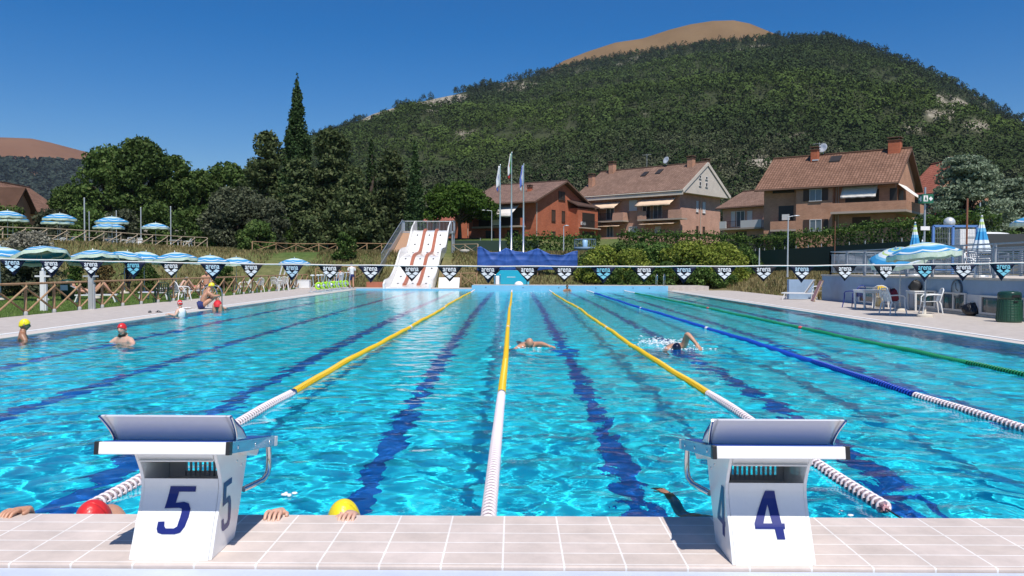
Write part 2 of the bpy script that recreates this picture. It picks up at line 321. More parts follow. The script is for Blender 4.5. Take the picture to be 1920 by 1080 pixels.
CLEAR = [(705,218,48,15,1.2),(770,198,62,12,1.2),(825,189,48,10,1.2),(690,234,28,10,1),(955,163,60,7,.8),(1060,140,40,6,.7),(1205,112,60,6,.7),(870,252,26,9,.8),(1800,190,55,18,1),(1760,215,45,10,.9),(1700,245,60,8,.7),(1840,235,40,10,.8),(1500,268,34,6,1),(1355,318,45,18,.9),(1425,290,30,14,.8),(1480,258,40,6,.6),(1000,330,50,12,.7),(1130,312,50,12,.7),(900,330,60,10,.6),(1240,330,60,12,.6)]
def bare_fn(az, t, P):          # where dry grass and rock show between the trees
    px = 964+1500*np.tan(az)
    n = fbm(P[...,0]*.018, P[...,1]*.018, 4)
    b = np.clip((n-.49)*6, 0, 1)*np.clip((.36-t)/.22, 0, 1)                       # olive slopes at the foot
    py = 502+.0042*(px-964)-1500*(P[...,2]-1.53)/(np.hypot(P[...,0], P[...,1])*np.cos(az))
    rag = fbm(P[...,0]*.035+4, P[...,2]*.05, 4)
    for cx, cy, rx, ry, k in CLEAR:
        q = 1.25-((px-cx)/rx)**2-((py-cy)/ry)**2
        b = np.maximum(b, k*np.clip((q*.55+(rag-.5)*3.2)*2.2, 0, 1)*(q > -.6))
    b = np.maximum(b, np.clip((fbm(P[...,0]*.02+44, P[...,2]*.05, 3)-.63)*14, 0, 1)*sm((t-.45)/.2)*.8)
    return b
M_mtn = bpy.data.materials.new('mountain_soil'); M_mtn.use_nodes = True; nt = M_mtn.node_tree; b = nt.nodes['Principled BSDF']; b.inputs['Roughness'].default_value = 1; b.inputs['Specular IOR Level'].default_value = 0
at = nt.nodes.new('ShaderNodeAttribute'); at.attribute_name = 'bare'; tc = nt.nodes.new('ShaderNodeTexCoord')
n1 = nt.nodes.new('ShaderNodeTexNoise'); n1.inputs['Scale'].default_value = .22; n1.inputs['Detail'].default_value = 10; n1.inputs['Roughness'].default_value = .75; nt.links.new(tc.outputs['Object'], n1.inputs['Vector'])
rg = ramp((.03,.040,.02), (.06,.07,.035)); rd = ramp((.13,.11,.07), (.40,.36,.30), .38, .62)
mx = nt.nodes.new('ShaderNodeMix'); mx.data_type = 'RGBA'; nt.links.new(at.outputs['Fac'], mx.inputs[0]); nt.links.new(rg.outputs[0], mx.inputs[6]); nt.links.new(rd.outputs[0], mx.inputs[7]); nt.links.new(mx.outputs[2], b.inputs['Base Color'])
me = npmesh('mountain', MP, q4, M_mtn, True); BARE = bare_fn(AZ, TT, MP)
a = me.attributes.new('bare', 'FLOAT', 'POINT'); a.data.foreach_set('value', BARE.ravel().astype(np.float32))
tag(link('mountain', me), kind='structure')
# hills behind
def hill(name, sil, r0, r1, m, w=.3):
    az = np.linspace(px2az(sil[0][0]), px2az(sil[-1][0]), 160); sa = [px2az(p) for p,_ in sil]; se = [(502+.0042*(p-964)-yy)/1500*math.cos(px2az(p)) for p,yy in sil]
    t = np.linspace(0, 1.6, 60); A, T = np.meshgrid(az, t); r = r0+(r1-r0)*T; H = np.interp(A, sa, se)*r1
    z = H*np.where(T <= 1, .02+.98*np.sin(T*math.pi/2), 1-.5*(T-1)**2); x = np.sin(A)*r; y = np.cos(A)*r
    z = z+(fbm(x*.004, y*.004, 3)-.5)*25*np.clip(1-T, 0, 1)
    idx = np.arange(A.size).reshape(A.shape); q = np.stack([idx[:-1,:-1], idx[:-1,1:], idx[1:,1:], idx[1:,:-1]], -1).reshape(-1, 4)
    return tag(link(name, npmesh(name, np.stack([x, y, z], -1), q, m, True)), kind='structure')
M_bare = mat('dry_hill_grass', (.155,.095,.045), 1, col2=(.20,.13,.066), nscale=.012, spec=0)
hill('bare_hill', [(900,170),(1000,150),(1055,119),(1100,102),(1150,86),(1200,79),(1250,63),(1290,53),(1330,47),(1370,46),(1400,52),(1440,68),(1500,90),(1560,130)], 1350, 1750, M_bare)
M_left = mat('left_hill_grass', (.165,.085,.052), 1, col2=(.20,.108,.066), nscale=.01, spec=0)
hill('far_hill', [(-500,320),(-300,290),(-120,268),(0,263),(60,265),(95,272),(150,286),(210,300),(320,345),(450,400)], 1500, 2300, M_left)

# forest on the slopes: crowns of leaf clumps, thousands of them, one object
def leafquads(P, N, size, jit=.8, asp=.62, r=rng):
    n = len(P); N = N+jit*r.normal(size=(n,3)); N /= np.linalg.norm(N, axis=1, keepdims=True)+1e-9
    T = np.cross(N, r.normal(size=(n,3))); T /= np.linalg.norm(T, axis=1, keepdims=True)+1e-9; B = np.cross(N, T)
    s = (np.asarray(size)*(.6+.8*r.random(n)))[:,None]
    co = np.stack([P+T*s*.5, P+B*s*.5*asp, P-T*s*.5, P-B*s*.5*asp], 1)
    return co.reshape(-1,3)
def qidx(n): return np.arange(n*4).reshape(-1,4)
def forest_pts(n, a0, a1, t0, t1):
    a = a0+(a1-a0)*rng.random(n); t = np.sqrt(rng.random(n)*((1.2*t1+.3)**2-(1.2*t0+.3)**2)+(1.2*t0+.3)**2); t = (t-.3)/1.2
    return a, t
a, t = forest_pts(19000, -.34, .64, .0, 1.03)
a2 = rng.uniform(-.34,.64,5200); a = np.concatenate([a, a2]); t = np.concatenate([t, .30*rng.random(5200)**1.2]); P = mtn(a, t); bb = bare_fn(a, t, P); keep = rng.random(len(a)) > bb*.97
a, t, P = a[keep], t[keep], P[keep]
nT = len(a); olive = np.clip((.26-t)/.12+.8*(fbm(P[:,0]*.012, P[:,1]*.012)-.5), 0, 1)*(rng.random(nT) < .8)
pine = sm((t-.72)/.15)*(rng.random(nT) < .8)
rad = (1.8+3.2*rng.random(nT)**1.5)*(1-.35*olive)*(1-.25*pine)
hgt = rad*(.85+.3*rng.random(nT))*(1+.7*pine)
dist = np.linalg.norm(P, axis=1)
nl = np.where(dist < 450, 120, np.where(dist < 700, 80, 52))
rep = np.repeat(np.arange(nT), nl); m_ = len(rep)
d = rng.normal(size=(m_,3)); d /= np.linalg.norm(d, axis=1, keepdims=True); d[:,2] = np.where(d[:,2] < -.25, -d[:,2], d[:,2])
lob = 1+.22*np.sin(d[:,0]*5+rep*1.7)*np.sin(d[:,1]*5+rep*.9)+.15*rng.random(m_)
taper = 1-.55*pine[rep]*np.clip(d[:,2], 0, 1)
pos = P[rep]+d*np.stack([rad[rep]*lob*taper, rad[rep]*lob*taper, hgt[rep]*lob], -1)+np.stack([0*rad, 0*rad, hgt*.75], -1)[rep]
size = rad[rep]*np.where(nl[rep] > 90, .27, np.where(nl[rep] > 60, .33, .42))
co = leafquads(pos, d, size, .28, .75)
fm = bpy.data.materials.new('forest_leaves'); fm.use_nodes = True; nt = fm.node_tree; b = nt.nodes['Principled BSDF']; b.inputs['Roughness'].default_value = 1; b.inputs['Specular IOR Level'].default_value = 0
at = nt.nodes.new('ShaderNodeAttribute'); at.attribute_name = 'tint'; g = nt.nodes.new('ShaderNodeNewGeometry')
mr = nt.nodes.new('ShaderNodeMapRange'); mr.inputs[3].default_value = .82; mr.inputs[4].default_value = 1.18; nt.links.new(g.outputs['Random Per Island'], mr.inputs[0])
hs = nt.nodes.new('ShaderNodeHueSaturation'); nt.links.new(at.outputs['Color'], hs.inputs['Color']); nt.links.new(mr.outputs[0], hs.inputs['Value']); nt.links.new(hs.outputs[0], b.inputs['Base Color'])
me = npmesh('forest', co, qidx(m_), fm)
warm = np.clip(fbm(P[:,0]*.008+2, P[:,2]*.018+5)*2.6-.7, 0, 1)*sm((t-.15)/.2)*(1-.75*sm((t-.62)/.2))
c = np.array([.038,.058,.023])+warm[:,None]*np.array([.045,.066,.006])
c = c*(1-olive[:,None])+olive[:,None]*np.array([.090,.098,.056]); c = c*(1-pine[:,None])+pine[:,None]*np.array([.028,.044,.022])
c *= (.62+.6*rng.random(nT))[:,None]
colr = np.ones((m_,4,4), np.float32); colr[:,:,:3] = c[rep][:,None,:]
at = me.attributes.new('tint', 'FLOAT_COLOR', 'POINT'); at.data.foreach_set('color', colr.ravel())
tag(link('forest', me), kind='stuff')
# dark wood on the lower part of the far left hill
n = 9000; a = rng.uniform(px2az(-60), px2az(420), n); tq = .06+rng.random(n)*.8; r = 1500+800*tq
hx, hy = np.sin(a)*r, np.cos(a)*r
FH = [(-500,320),(-300,290),(-120,268),(0,263),(60,265),(95,272),(150,286),(210,300),(320,345),(450,400)]
sa = [px2az(p) for p,_ in FH]; se = [(502+.0042*(p-964)-yy)/1500*math.cos(px2az(p)) for p,yy in FH]
hz = np.interp(a, sa, se)*2300*(.02+.98*np.sin(tq*math.pi/2))+(fbm(hx*.004, hy*.004, 3)-.5)*25*(1-tq)
el_ = (hz+10)/r; lim = (502-296-12*np.clip((964+1500*np.tan(a))/200, -.5, 1.2)+10*fbm(hx*.01, hy*.01))/1500*np.cos(a)
kp_ = el_ < lim; hx, hy, hz = hx[kp_], hy[kp_], hz[kp_]; n = len(hx)
rep = np.repeat(np.arange(n), 8); d = rng.normal(size=(len(rep),3)); d /= np.linalg.norm(d, axis=1, keepdims=True); d[:,2] = np.abs(d[:,2])
co = leafquads(np.stack([hx,hy,hz],-1)[rep]+d*8, d, np.full(len(rep), 9.), .5, .8)
tag(link('far_wood', npmesh('far_wood', co, qidx(len(rep)), leafmat('far_wood_leaves', (.026,.042,.034), (.045,.062,.046), transl=0))), kind='stuff')
# ================================================================ TEXT (before the heavy objects)
def text_mesh(name, body, size, m, offset=0, ext=.0015, align='CENTER'):
    cu = bpy.data.curves.new(name, 'FONT'); cu.body = body; cu.size = size; cu.extrude = ext; cu.offset = offset; cu.align_x = align; cu.align_y = 'CENTER'
    cu.resolution_u = 3
    o = bpy.data.objects.new('tmp', cu); C.objects.link(o); bpy.context.view_layer.update()
    me = bpy.data.meshes.new_from_object(o.evaluated_get(bpy.context.evaluated_depsgraph_get())); me.name = name
    bpy.data.objects.remove(o); bpy.data.curves.remove(cu); me.materials.clear(); me.materials.append(m); return me
M_ink_w = mat('white_ink', (.85,.85,.85), .5); M_ink_c = mat('cyan_ink', (.22,.60,.72), .5); M_ink_p = mat('pale_blue_ink', (.55,.72,.82), .5)
WORD = text_mesh('lettering', 'arena', .1, M_ink_w, offset=.0012)
_c = np.array([v.co[:] for v in WORD.vertices]); _w = _c[:,0].max()-_c[:,0].min()
WORD.transform(Matrix.Diagonal((.146/_w, .041/(_c[:,1].max()-_c[:,1].min()), 1, 1)))
_c = np.array([v.co[:] for v in WORD.vertices]); WORD.transform(Matrix.Translation((-(_c[:,0].max()+_c[:,0].min())/2, -(_c[:,1].max()+_c[:,1].min())/2, 0)))
WORD.transform(Matrix.Rotation(R(90), 4, 'X'))
def recol(me, m): n = me.copy(); n.materials.clear(); n.materials.append(m); return n
WORDS = [WORD, recol(WORD, M_ink_c), recol(WORD, M_ink_p)]

# ================================================================ STARTING BLOCKS
M_blk = mat('block_white', (.80,.80,.79), .28, coat=.25, noise=.035, nscale=7); M_gray = mat('recess_grey', (.58,.53,.47), .6)
M_num = mat('navy_number', (.012,.02,.16), .35); M_blue_tread = mat('blue_tread', (.012,.06,.32), .35); M_cap = mat('black_cap', (.02,.02,.022), .4)
M_steel = mat('polished_steel', (.72,.72,.72), .12, metal=1); M_alu = mat('aluminium', (.78,.79,.80), .30, metal=.85); M_rail = mat('rail_reflected_blue', (.10,.34,.52), .22, coat=.5)  # side rails: water's blue reflection in the aluminium is put into the base colour
PROF = [(0,0),(.03,.062),(.064,.138),(.085,.175),(.10,.208),(.111,.238),(.116,.265),(.1155,.285),(.114,.300)]
PROF2 = [(.114,.300),(.097,.343),(.075,.382),(.067,.394),(.055,.416),(.05,.435)]
def prof_at(z):
    pr = PROF+PROF2[1:]
    for (y0,z0),(y1,z1) in zip(pr, pr[1:]):
        if z <= z1: return y0+(y1-y0)*(z-z0)/(z1-z0)
    return pr[-1][0]
DIG = {'5': [(805,540),(978,540),(976,578),(865,578),(852,652),(905,645),(940,655),(957,690),(955,740),(940,800),(915,838),(880,848),(795,848),(765,838),(755,815),(757,770),(800,768),(804,798),(815,812),(868,812),(888,800),(898,740),(901,703),(896,688),(880,684),(840,685),(782,688)],
       '4': [(688,563),(750,563),(775,772),(795,772),(793,806),(782,806),(787,870),(734,870),(726,806),(598,806),(597,772)]}
HOLE4 = [(697,655),(715,772),(656,772)]
def digit_bm(ch):
    bm = bmesh.new(); P = DIG[ch]; x0 = min(p[0] for p in P); y1 = max(p[1] for p in P); h = y1-min(p[1] for p in P)
    cv = lambda p: bm.verts.new(((p[0]-x0)/h, 0, (y1-p[1])/h))
    ls = [[cv(p) for p in P]]+([[cv(p) for p in HOLE4]] if ch == '4' else [])
    es = [bm.edges.new((l[i], l[(i+1)%len(l)])) for l in ls for i in range(len(l))]
    bmesh.ops.triangle_fill(bm, use_beauty=True, edges=es)
    bmesh.ops.triangulate(bm, faces=bm.faces[:])
    for k in range(1, 24):
        bmesh.ops.bisect_plane(bm, geom=bm.verts[:]+bm.edges[:]+bm.faces[:], plane_co=(0,0,k/24), plane_no=(0,0,1))
    return bm
def front_digit(ch, xc, wid, z0, z1):
    bm = digit_bm(ch); mx_ = max(v.co.x for v in bm.verts)
    for v in bm.verts:
        z = z0+v.co.z*(z1-z0); v.co = (xc+(v.co.x-mx_/2)/mx_*wid, prof_at(z)-.003, z)
    me = bpy.data.meshes.new('number'); bm.to_mesh(me); bm.free(); me.materials.append(M_num); return me
def side_digit(ch, sx, y0, y1, z0, z1):
    bm = digit_bm(ch); mx_ = max(v.co.x for v in bm.verts)
    for v in bm.verts:
        z = z0+v.co.z*(z1-z0); t = v.co.x/mx_; t = t if sx > 0 else 1-t
        v.co = (sx*.1685, y0+(y1-y0)*t, z)
    me = bpy.data.meshes.new('side_number'); bm.to_mesh(me); bm.free(); me.materials.append(M_num); return me
def start_block(ch, x, y, label, nslot, slot_x0):
    t = thing('starting_block', label, 'starting block', (x, y, DECK), 0, 'starting blocks on the tiled pool end')
    b = MB(); H = .167
    back = [(.27,0),(.45,.372)]
    outl = PROF+PROF2[1:]+[(.46,.367),(.27,0)]
    for s in (-1, 1): b.prism(outl, s*H, s*(H-.014), 'x')
    rows = [[(-H+.014, y_, z_), (H-.014, y_, z_)] for y_, z_ in PROF]; b.grid(rows)
    b.grid([[(-H+.014, y_+.0, z_), (H-.014, y_, z_)] for y_, z_ in [(.075,.382),(.067,.394),(.055,.416),(.05,.435)]])
    b.box(-H+.014, H-.014,   .056, .2, .383, .389)
    b.grid([[(-H+.014, y_, z_), (H-.014, y_, z_)] for y_, z_ in [(.27,0),(.372,.21)]])
    b.grid([[(-H+.014, y_, z_), (H-.014, y_, z_)] for y_, z_ in [(.114,.300),(.135,.262),(.18,.236),(.26,.222),(.33,.228),(.355,.25)]], 1)
    # comb of slots at the back of the recess
    n = 13; w = (2*H-.028)/n
    b.box(-H+.014, H-.014, .353, .36, .335, .40, 1)
    x0 = slot_x0; k0 = -H+.014
    b.box(k0, x0, .353, .36, .24, .335, 1); xe = x0+nslot*.0208; b.box(xe, H-.014, .353, .36, .24, .335, 1) if xe < H-.02 else None
    for k in range(nslot): b.box(x0+k*.0208, x0+k*.0208+.0118, .353, .36, .24, .335, 1)
    b.box(x0, xe, .353, .36, .24, .272, 1)
    bevel(b.build('body', [M_blk, M_gray], t), .004, 2)
    link('number', front_digit(ch, -.006 if ch == '5' else .0, .137 if ch == '5' else .122, .092, .268), t)
    s = 1 if ch == '5' else -1
    link('side_number', side_digit(ch, s, .11, .235, .075, .275), t)
    # sloping platform
    pl = MB(); pl.M = Matrix.Translation((0, -.06, .49)) @ Matrix.Rotation(-R(9.6), 4, 'X')
    pl.box(-.25, .25, 0, .03, -.048, 0, 0); pl.box(-.25, .25, .03, .64, -.040, -.006, 0); pl.box(-.265, -.25, .03, .60, -.046, 0, 1); pl.box(.25, .265, .03, .60, -.046, 0, 1)
    pl.box(-.265, .265, .60, .648, -.046, -.001, 0)
    bevel(pl.build('platform', [M_blk, M_rail], t), .003, 2)
    tr = MB(); tr.M = pl.M; tr.box(-.248, .248, .032, .598, -.006, .002); tr.build('tread', M_blue_tread, t)
    for sx in (-1, 1):
        e = MB(); e.M = pl.M; e.box(*sorted((sx*.25, sx*.267)), -.002, .03, -.05, .002); bevel(e.build('end_cap', M_cap, t), .002)
        br = MB(); br.prism([(.02,.43),(.46,.365),(.40,.33),(.2,.40),(.06,.418)], sx*(H+.001), sx*(H+.055), 'x'); br.build('bracket', M_blk, t)
        h = MB(); h.tube([(sx*.235,.53,.345),(sx*.237,.53,.30),(sx*.237,.527,.245),(sx*.233,.515,.215),(sx*.22,.49,.195),(sx*.19,.44,.185),(sx*.165,.385,.18)], .0135, 10); h.build('handle', M_steel, t)
    bo = MB(); bo.M = pl.M
    for sx in (-1, 1):
        for yy in (.10, .32, .52): bo.ball((sx*.2655, yy, -.023), (.003, .008, .008), 8, 6)
    bo.M = None
    for sx in (-1, 1):
        for yy, zz in ((.30,.33),(.36,.30)): bo.ball((sx*(H+.0005), yy, zz), (.003, .007, .007), 8, 6)
    bo.build('bolt', M_steel, t)
    # raised foot rest: curved sheet, hollow side towards the back
    k = MB(); k.M = pl.M; N = 9
    fr = []; bk = []
    for i in range(N):
        q = i/(N-1); y_ = lerp(.125, .012, q**1.5); z_ = lerp(.003, .099, q); fr.append((y_, z_))
    top = fr[-1]; slope = [(top[0]+.012, top[1]+.006), (top[0]+.05, top[1]-.008), (.20,.045), (.27,.006)]
    Wk = lambda z: .243+.014*(z/.099)
    k.grid([[(-Wk(z_), y_, z_), (Wk(z_), y_, z_)] for y_, z_ in fr], 0)
    k.grid([[(-Wk(z_), y_, z_), (Wk(z_), y_, z_)] for y_, z_ in [top]+slope[:2]], 0); k.grid([[(-Wk(z_), y_, z_), (Wk(z_), y_, z_)] for y_, z_ in slope[1:]], 1)
    for s in (-1, 1): k.prism(fr+slope, s*.236, s*.243, 'x', 0)
    kp = k.build('foot_rest', [mat('foot_rest_white', (.80,.80,.80), .18, coat=.6), M_blue_tread], t)
    for s in (-1, 1):
        e = MB(); e.M = pl.M; e.tube([(s*(Wk(z_)+.004), y_-.002, z_) for y_, z_ in fr], .006, 6); e.build('trim', M_steel, kp)
    return t
start_block('5', -1.378, 3.18, 'white starting block numbered 5 with a blue tread and steel handles', 7, -.083)
start_block('4', 1.04, 3.155, 'white starting block numbered 4 with a blue tread and steel handles', 10, -.088)

# ================================================================ LANE ROPES
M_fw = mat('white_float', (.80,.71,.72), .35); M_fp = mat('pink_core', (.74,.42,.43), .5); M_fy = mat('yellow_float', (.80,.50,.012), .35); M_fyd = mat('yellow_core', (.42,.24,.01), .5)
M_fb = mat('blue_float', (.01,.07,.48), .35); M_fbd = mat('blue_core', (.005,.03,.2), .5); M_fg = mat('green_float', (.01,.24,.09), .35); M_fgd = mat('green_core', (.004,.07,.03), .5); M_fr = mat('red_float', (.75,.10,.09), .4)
def float_near(mb, p, d, r, L, mi):     # ring with curved vanes over a core
    d = Vector(d).normalized(); a = d.cross(Vector((0,0,1))).normalized(); b = a.cross(d)
    mb.M = Matrix((a, b, d)).transposed().to_4x4(); mb.M.translation = p; n = 16
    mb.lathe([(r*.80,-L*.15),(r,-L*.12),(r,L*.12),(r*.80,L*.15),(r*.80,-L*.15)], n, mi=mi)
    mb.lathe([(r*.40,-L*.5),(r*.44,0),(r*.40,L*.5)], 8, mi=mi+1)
    for k in range(8):
        t = 2*math.pi*k/8; rows = []
        for q in (-1, -.5, 0, .5, 1):
            tt = t+.30*q; rr = r*(.93-.22*q*q); rows.append([(math.cos(tt)*r*.38, math.sin(tt)*r*.38, q*L*.5), (math.cos(tt)*rr, math.sin(tt)*rr, q*L*.5)])
        mid = [[tuple(lerp(a_, b_, .55) for a_, b_ in zip(*v))] for v in rows]
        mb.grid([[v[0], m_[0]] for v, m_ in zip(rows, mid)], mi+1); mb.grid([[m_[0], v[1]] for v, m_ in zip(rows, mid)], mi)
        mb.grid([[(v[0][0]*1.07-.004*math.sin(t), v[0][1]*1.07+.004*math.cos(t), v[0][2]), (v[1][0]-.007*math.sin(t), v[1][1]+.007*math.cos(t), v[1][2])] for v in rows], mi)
    mb.M = None
def float_far(mb, p, d, r, L, mi):
    d = Vector(d).normalized(); a = d.cross(Vector((0,0,1))).normalized(); b = a.cross(d)
    mb.M = Matrix((a, b, d)).transposed().to_4x4(); mb.M.translation = p
    mb.lathe([(r*.62,-L*.5),(r,-L*.3),(r,L*.12),(r*.62,L*.3)], 10, mi=mi); mb.lathe([(r*.55,L*.3),(r*.55,L*.5)], 8, mi=mi+1); mb.M = None
def rope(x, y0, y1, mats, marks, mark_mat, label, wob, endcol=True):
    t = thing('lane_rope', label, 'lane rope', (x, y0, 0), 0, 'floating lane ropes across the pool')
    fx = lambda y: wob*math.sin((y-4)*.21+x)*math.sin((y-y0)/(PY1-y0)*math.pi)+.4*wob*math.sin(y*.6+x)*math.sin((y-y0)/(PY1-y0)*math.pi)
    fz = lambda y: .018+.006*math.sin(y*1.3+x)+.004*math.sin(y*3.1)
    P = lambda y: Vector((fx(y), y-y0, fz(y)))
    c = MB(); c.tube([(0, PY0-y0, .12), (0, PY0-y0+.25, .03)]+[P(y) for y in np.linspace(y0, y1, 60)]+[(0, PY1-y0, .05)], .006, 5); c.build('cable', M_cap, t)
    w = MB(); m = MB(); ks = [MB() for _ in marks]; y = y0
    while y < y1:
        near = y < 13; L = .070 if y < 20 else .11; d = P(y+.05)-P(y)
        isw = y < 9.65 or y > y1-4.8; mk = [i for i, q in enumerate(marks) if abs(y-q) < .14]
        tgt = ks[mk[0]] if mk else (w if isw else m)
        (float_near if near else float_far)(tgt, P(y), d, .049, L, 0); y += L
    if w.v: w.build('white_floats', [M_fw, M_fp], t)
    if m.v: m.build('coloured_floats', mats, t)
    for k in ks: k.build('marker_float', [mark_mat, mark_mat], t)
    return t
rope(-2.65, 5.0, 53.3, [M_fy, M_fyd], (20.2, 30.2), M_fw, 'yellow lane rope with a white end running past starting block 5', .05)
rope(-.15, 4.15, 53.3, [M_fy, M_fyd], (20.2, 30.2), M_fw, 'yellow lane rope with a white end, straight between the two starting blocks', .015)
rope(2.35, 5.05, 53.3, [M_fy, M_fyd], (20.2, 30.2), M_fw, 'yellow lane rope whose white end lies behind starting block 4', .06)
rope(4.85, 4.7, 53.3, [M_fb, M_fbd], (20.2, 30.2), M_fw, 'dark blue lane rope with a white end', .05)
rope(7.35, 4.7, 53.3, [M_fg, M_fgd], (20.4, 30.4), M_fr, 'green lane rope with red marker floats, nearest the terrace wall', .05)

# ================================================================ PENNANT LINE
M_cord = mat('white_cord', (.75,.72,.68), .7)
def penmat(n, c):
    m = mat(n, c, .7); nt = m.node_tree; b = nt.nodes['Principled BSDF']; tr = nt.nodes.new('ShaderNodeBsdfTranslucent'); tr.inputs[0].default_value = (*[q*1.3 for q in c],1)
    mx = nt.nodes.new('ShaderNodeMixShader'); mx.inputs[0].default_value = .25; out = [q for q in nt.nodes if q.type == 'OUTPUT_MATERIAL'][0]
    nt.links.new(b.outputs[0], mx.inputs[1]); nt.links.new(tr.outputs[0], mx.inputs[2]); nt.links.new(mx.outputs[0], out.inputs[0]); return m
M_navy = penmat('navy_cloth', (.012,.016,.05)); M_dark = penmat('black_cloth', (.022,.02,.026)); M_lining = penmat('white_cloth', (.7,.68,.66))
YP = 8.8
sagz = lambda x: 1.545+.0019*(x+.1)**2+.010*x*0
pt = thing('pennant_line', 'white cord strung over the pool with dark triangular pennants', 'pennant line', (0, YP, 0))
c = MB(); c.tube([(x, .0, sagz(x)+.0025*math.sin(x*7.3)) for x in np.linspace(-11.2, 11.2, 120)], .0075, 6)
pr = np.random.default_rng(8)
c.build('cord', M_cord, pt)
PEN = [23,96.5,171,251,321.6,399,472,549,619,695,773,843,915.6,988,1058,1131,1207,1282,1357,1431,1502,1582,1658,1731,1804,1878]
CYAN = {251,1131,1731,1878}; PALE = {23,399,549,1282,1502}; FOLD = {321.6:1,472:1,619:1,773:1,843:1,988:1,1058:1,1207:.6,1357:1,1431:1,1582:1,1658:1}
def emblem(m):
    e = MB(); g = .0025
    def rh(cx, cz, w, h, sk=0): e.prism([(cx-w, cz+sk), (cx, cz-h), (cx+w, cz+sk*.0), (cx, cz+h)], -.003, .0, 'y')
    # two lozenges above one, like an open book
    for s in (-1, 1):
        e.prism([(s*.004, -.004), (s*.030, .0165), (s*.062, .004), (s*.036, -.0175)], -.003, 0, 'y')
    e.prism([(0,-.010),(.030,-.0225),(0,-.047),(-.030,-.0225)], -.003, 0, 'y')
    return e.mesh('emblem', m)
EMB = [emblem(M_ink_w), emblem(M_ink_c), emblem(M_ink_p)]
xs_pen = [(p-964)*YP/1500 for p in PEN]; xs_pen = [xs_pen[0]-.43]+xs_pen+[xs_pen[-1]+.43]
for i, x in enumerate(xs_pen):
    p = PEN[i-1] if 0 < i <= len(PEN) else 0
    ink = 1 if p in CYAN else 2 if p in PALE else 0
    Wd, Hd = .139, .185; n = 8; rows = []; fold = FOLD.get(p, 0)*.045; tw = pr.uniform(-.6, .6); sw = pr.uniform(-.02, .02); ph = pr.random()*6
    for a in range(n+1):
        v = a/n; hw = Wd*(1-v); row = []
        for b_ in range(7):
            u = b_/3-1; xx = u*hw; yy = .012*math.sin(u*2.2+ph)*(1-.3*v)+sw*v+.03*fold*20*v*v*(.3+u*.4)*.5
            row.append((xx+.012*v*tw, yy, -v*Hd*(1-.10*bool(fold)*v)))
        rows.append(row)
    mb = MB(); mb.grid(rows)
    pn = mb.build('pennant', M_navy if (ink or not fold) else M_dark, pt, (x, 0, sagz(x)-.006), tw*.5); solid(pn, .0012)
    tz_ = -.034
    a = link('lettering', WORDS[ink], pn, (0, -.017, tz_)); a2 = link('emblem', EMB[0 if p in (1282, 1502) else ink], pn, (0, -.017, tz_-.044)); a2.scale = (1.2, 1, 1.2)
for sx in (-1, 1):
    q = thing('pennant_post', 'slim steel post holding one end of the pennant line, %s deck' % ('lawn side' if sx < 0 else 'terrace side'), 'post', (sx*11.25, YP, .03), 0, 'posts of the pennant line')
    q2 = MB(); q2.lathe([(.06,0),(.06,.02),(.021,.03),(.021,1.76),(.0,1.78)], 10); q2.build('pole', M_steel, q)

# ================================================================ POOL LADDERS
def ladder(loc, rz, label):
    t = thing('pool_ladder', label, 'pool ladder', loc, rz, 'steel pool ladders')
    for sx in (-.25, .25):
        m = MB(); pts = [(sx,.62,0),(sx,.62,.55)]+[(sx,.36+.26*math.cos(a),.55+.26*math.sin(a)) for a in np.linspace(.3, math.pi, 7)]+[(sx,.10,.3),(sx,.08,-1.0)]
        m.tube(pts, .021, 8); m.build('rail', M_steel, t)
    for z in (-.2,-.45,-.7):
        m = MB(); m.box(-.25,.25,.05,.13,z,z+.03); m.build('tread', M_steel, t)
    return t
ladder((PX0+.05, 29.0, .03), R(90), 'steel pool ladder at the lawn side of the pool')
ladder((9.9, PY1, .34), 0, 'steel pool ladder at the far end of the pool')
# ================================================================ PEOPLE
def skinmat(n, c):
    m = mat(n, c, .45, noise=.08, nscale=12); b = m.node_tree.nodes['Principled BSDF']; b.inputs['Subsurface Weight'].default_value = .1; b.inputs['Subsurface Radius'].default_value = (.02,.008,.004); return m
SK1 = skinmat('skin_tan', (.52,.27,.17)); SK2 = skinmat('skin_fair', (.62,.37,.27)); SK3 = skinmat('skin_brown', (.33,.16,.09)); M_hairb = mat('dark_hair', (.02,.014,.01), .6)
M_capy = mat('yellow_cap', (.85,.68,.02), .35, bump=.25, bscale=14); M_capr = mat('red_cap', (.68,.03,.03), .35, bump=.2, bscale=14); M_capk = mat('black_swim_cap', (.008,.01,.03), .25)
M_trr = mat('red_trunks', (.62,.02,.03), .7); M_navy2 = mat('navy_cloth_plain', (.02,.03,.14), .8); M_wsh = mat('white_shirt', (.78,.77,.76), .85, bump=.3, bscale=8); M_eye = mat('eye_dark', (.015,.01,.01), .4); M_lip = mat('lips', (.40,.12,.11), .5)
RAD = dict(pel=.155, waist=.135, chest=.165, neck=.072, head0=.066, sh=.078, el=.052, wr=.034, hip=.105, kn=.068, an=.046, toe=.038)
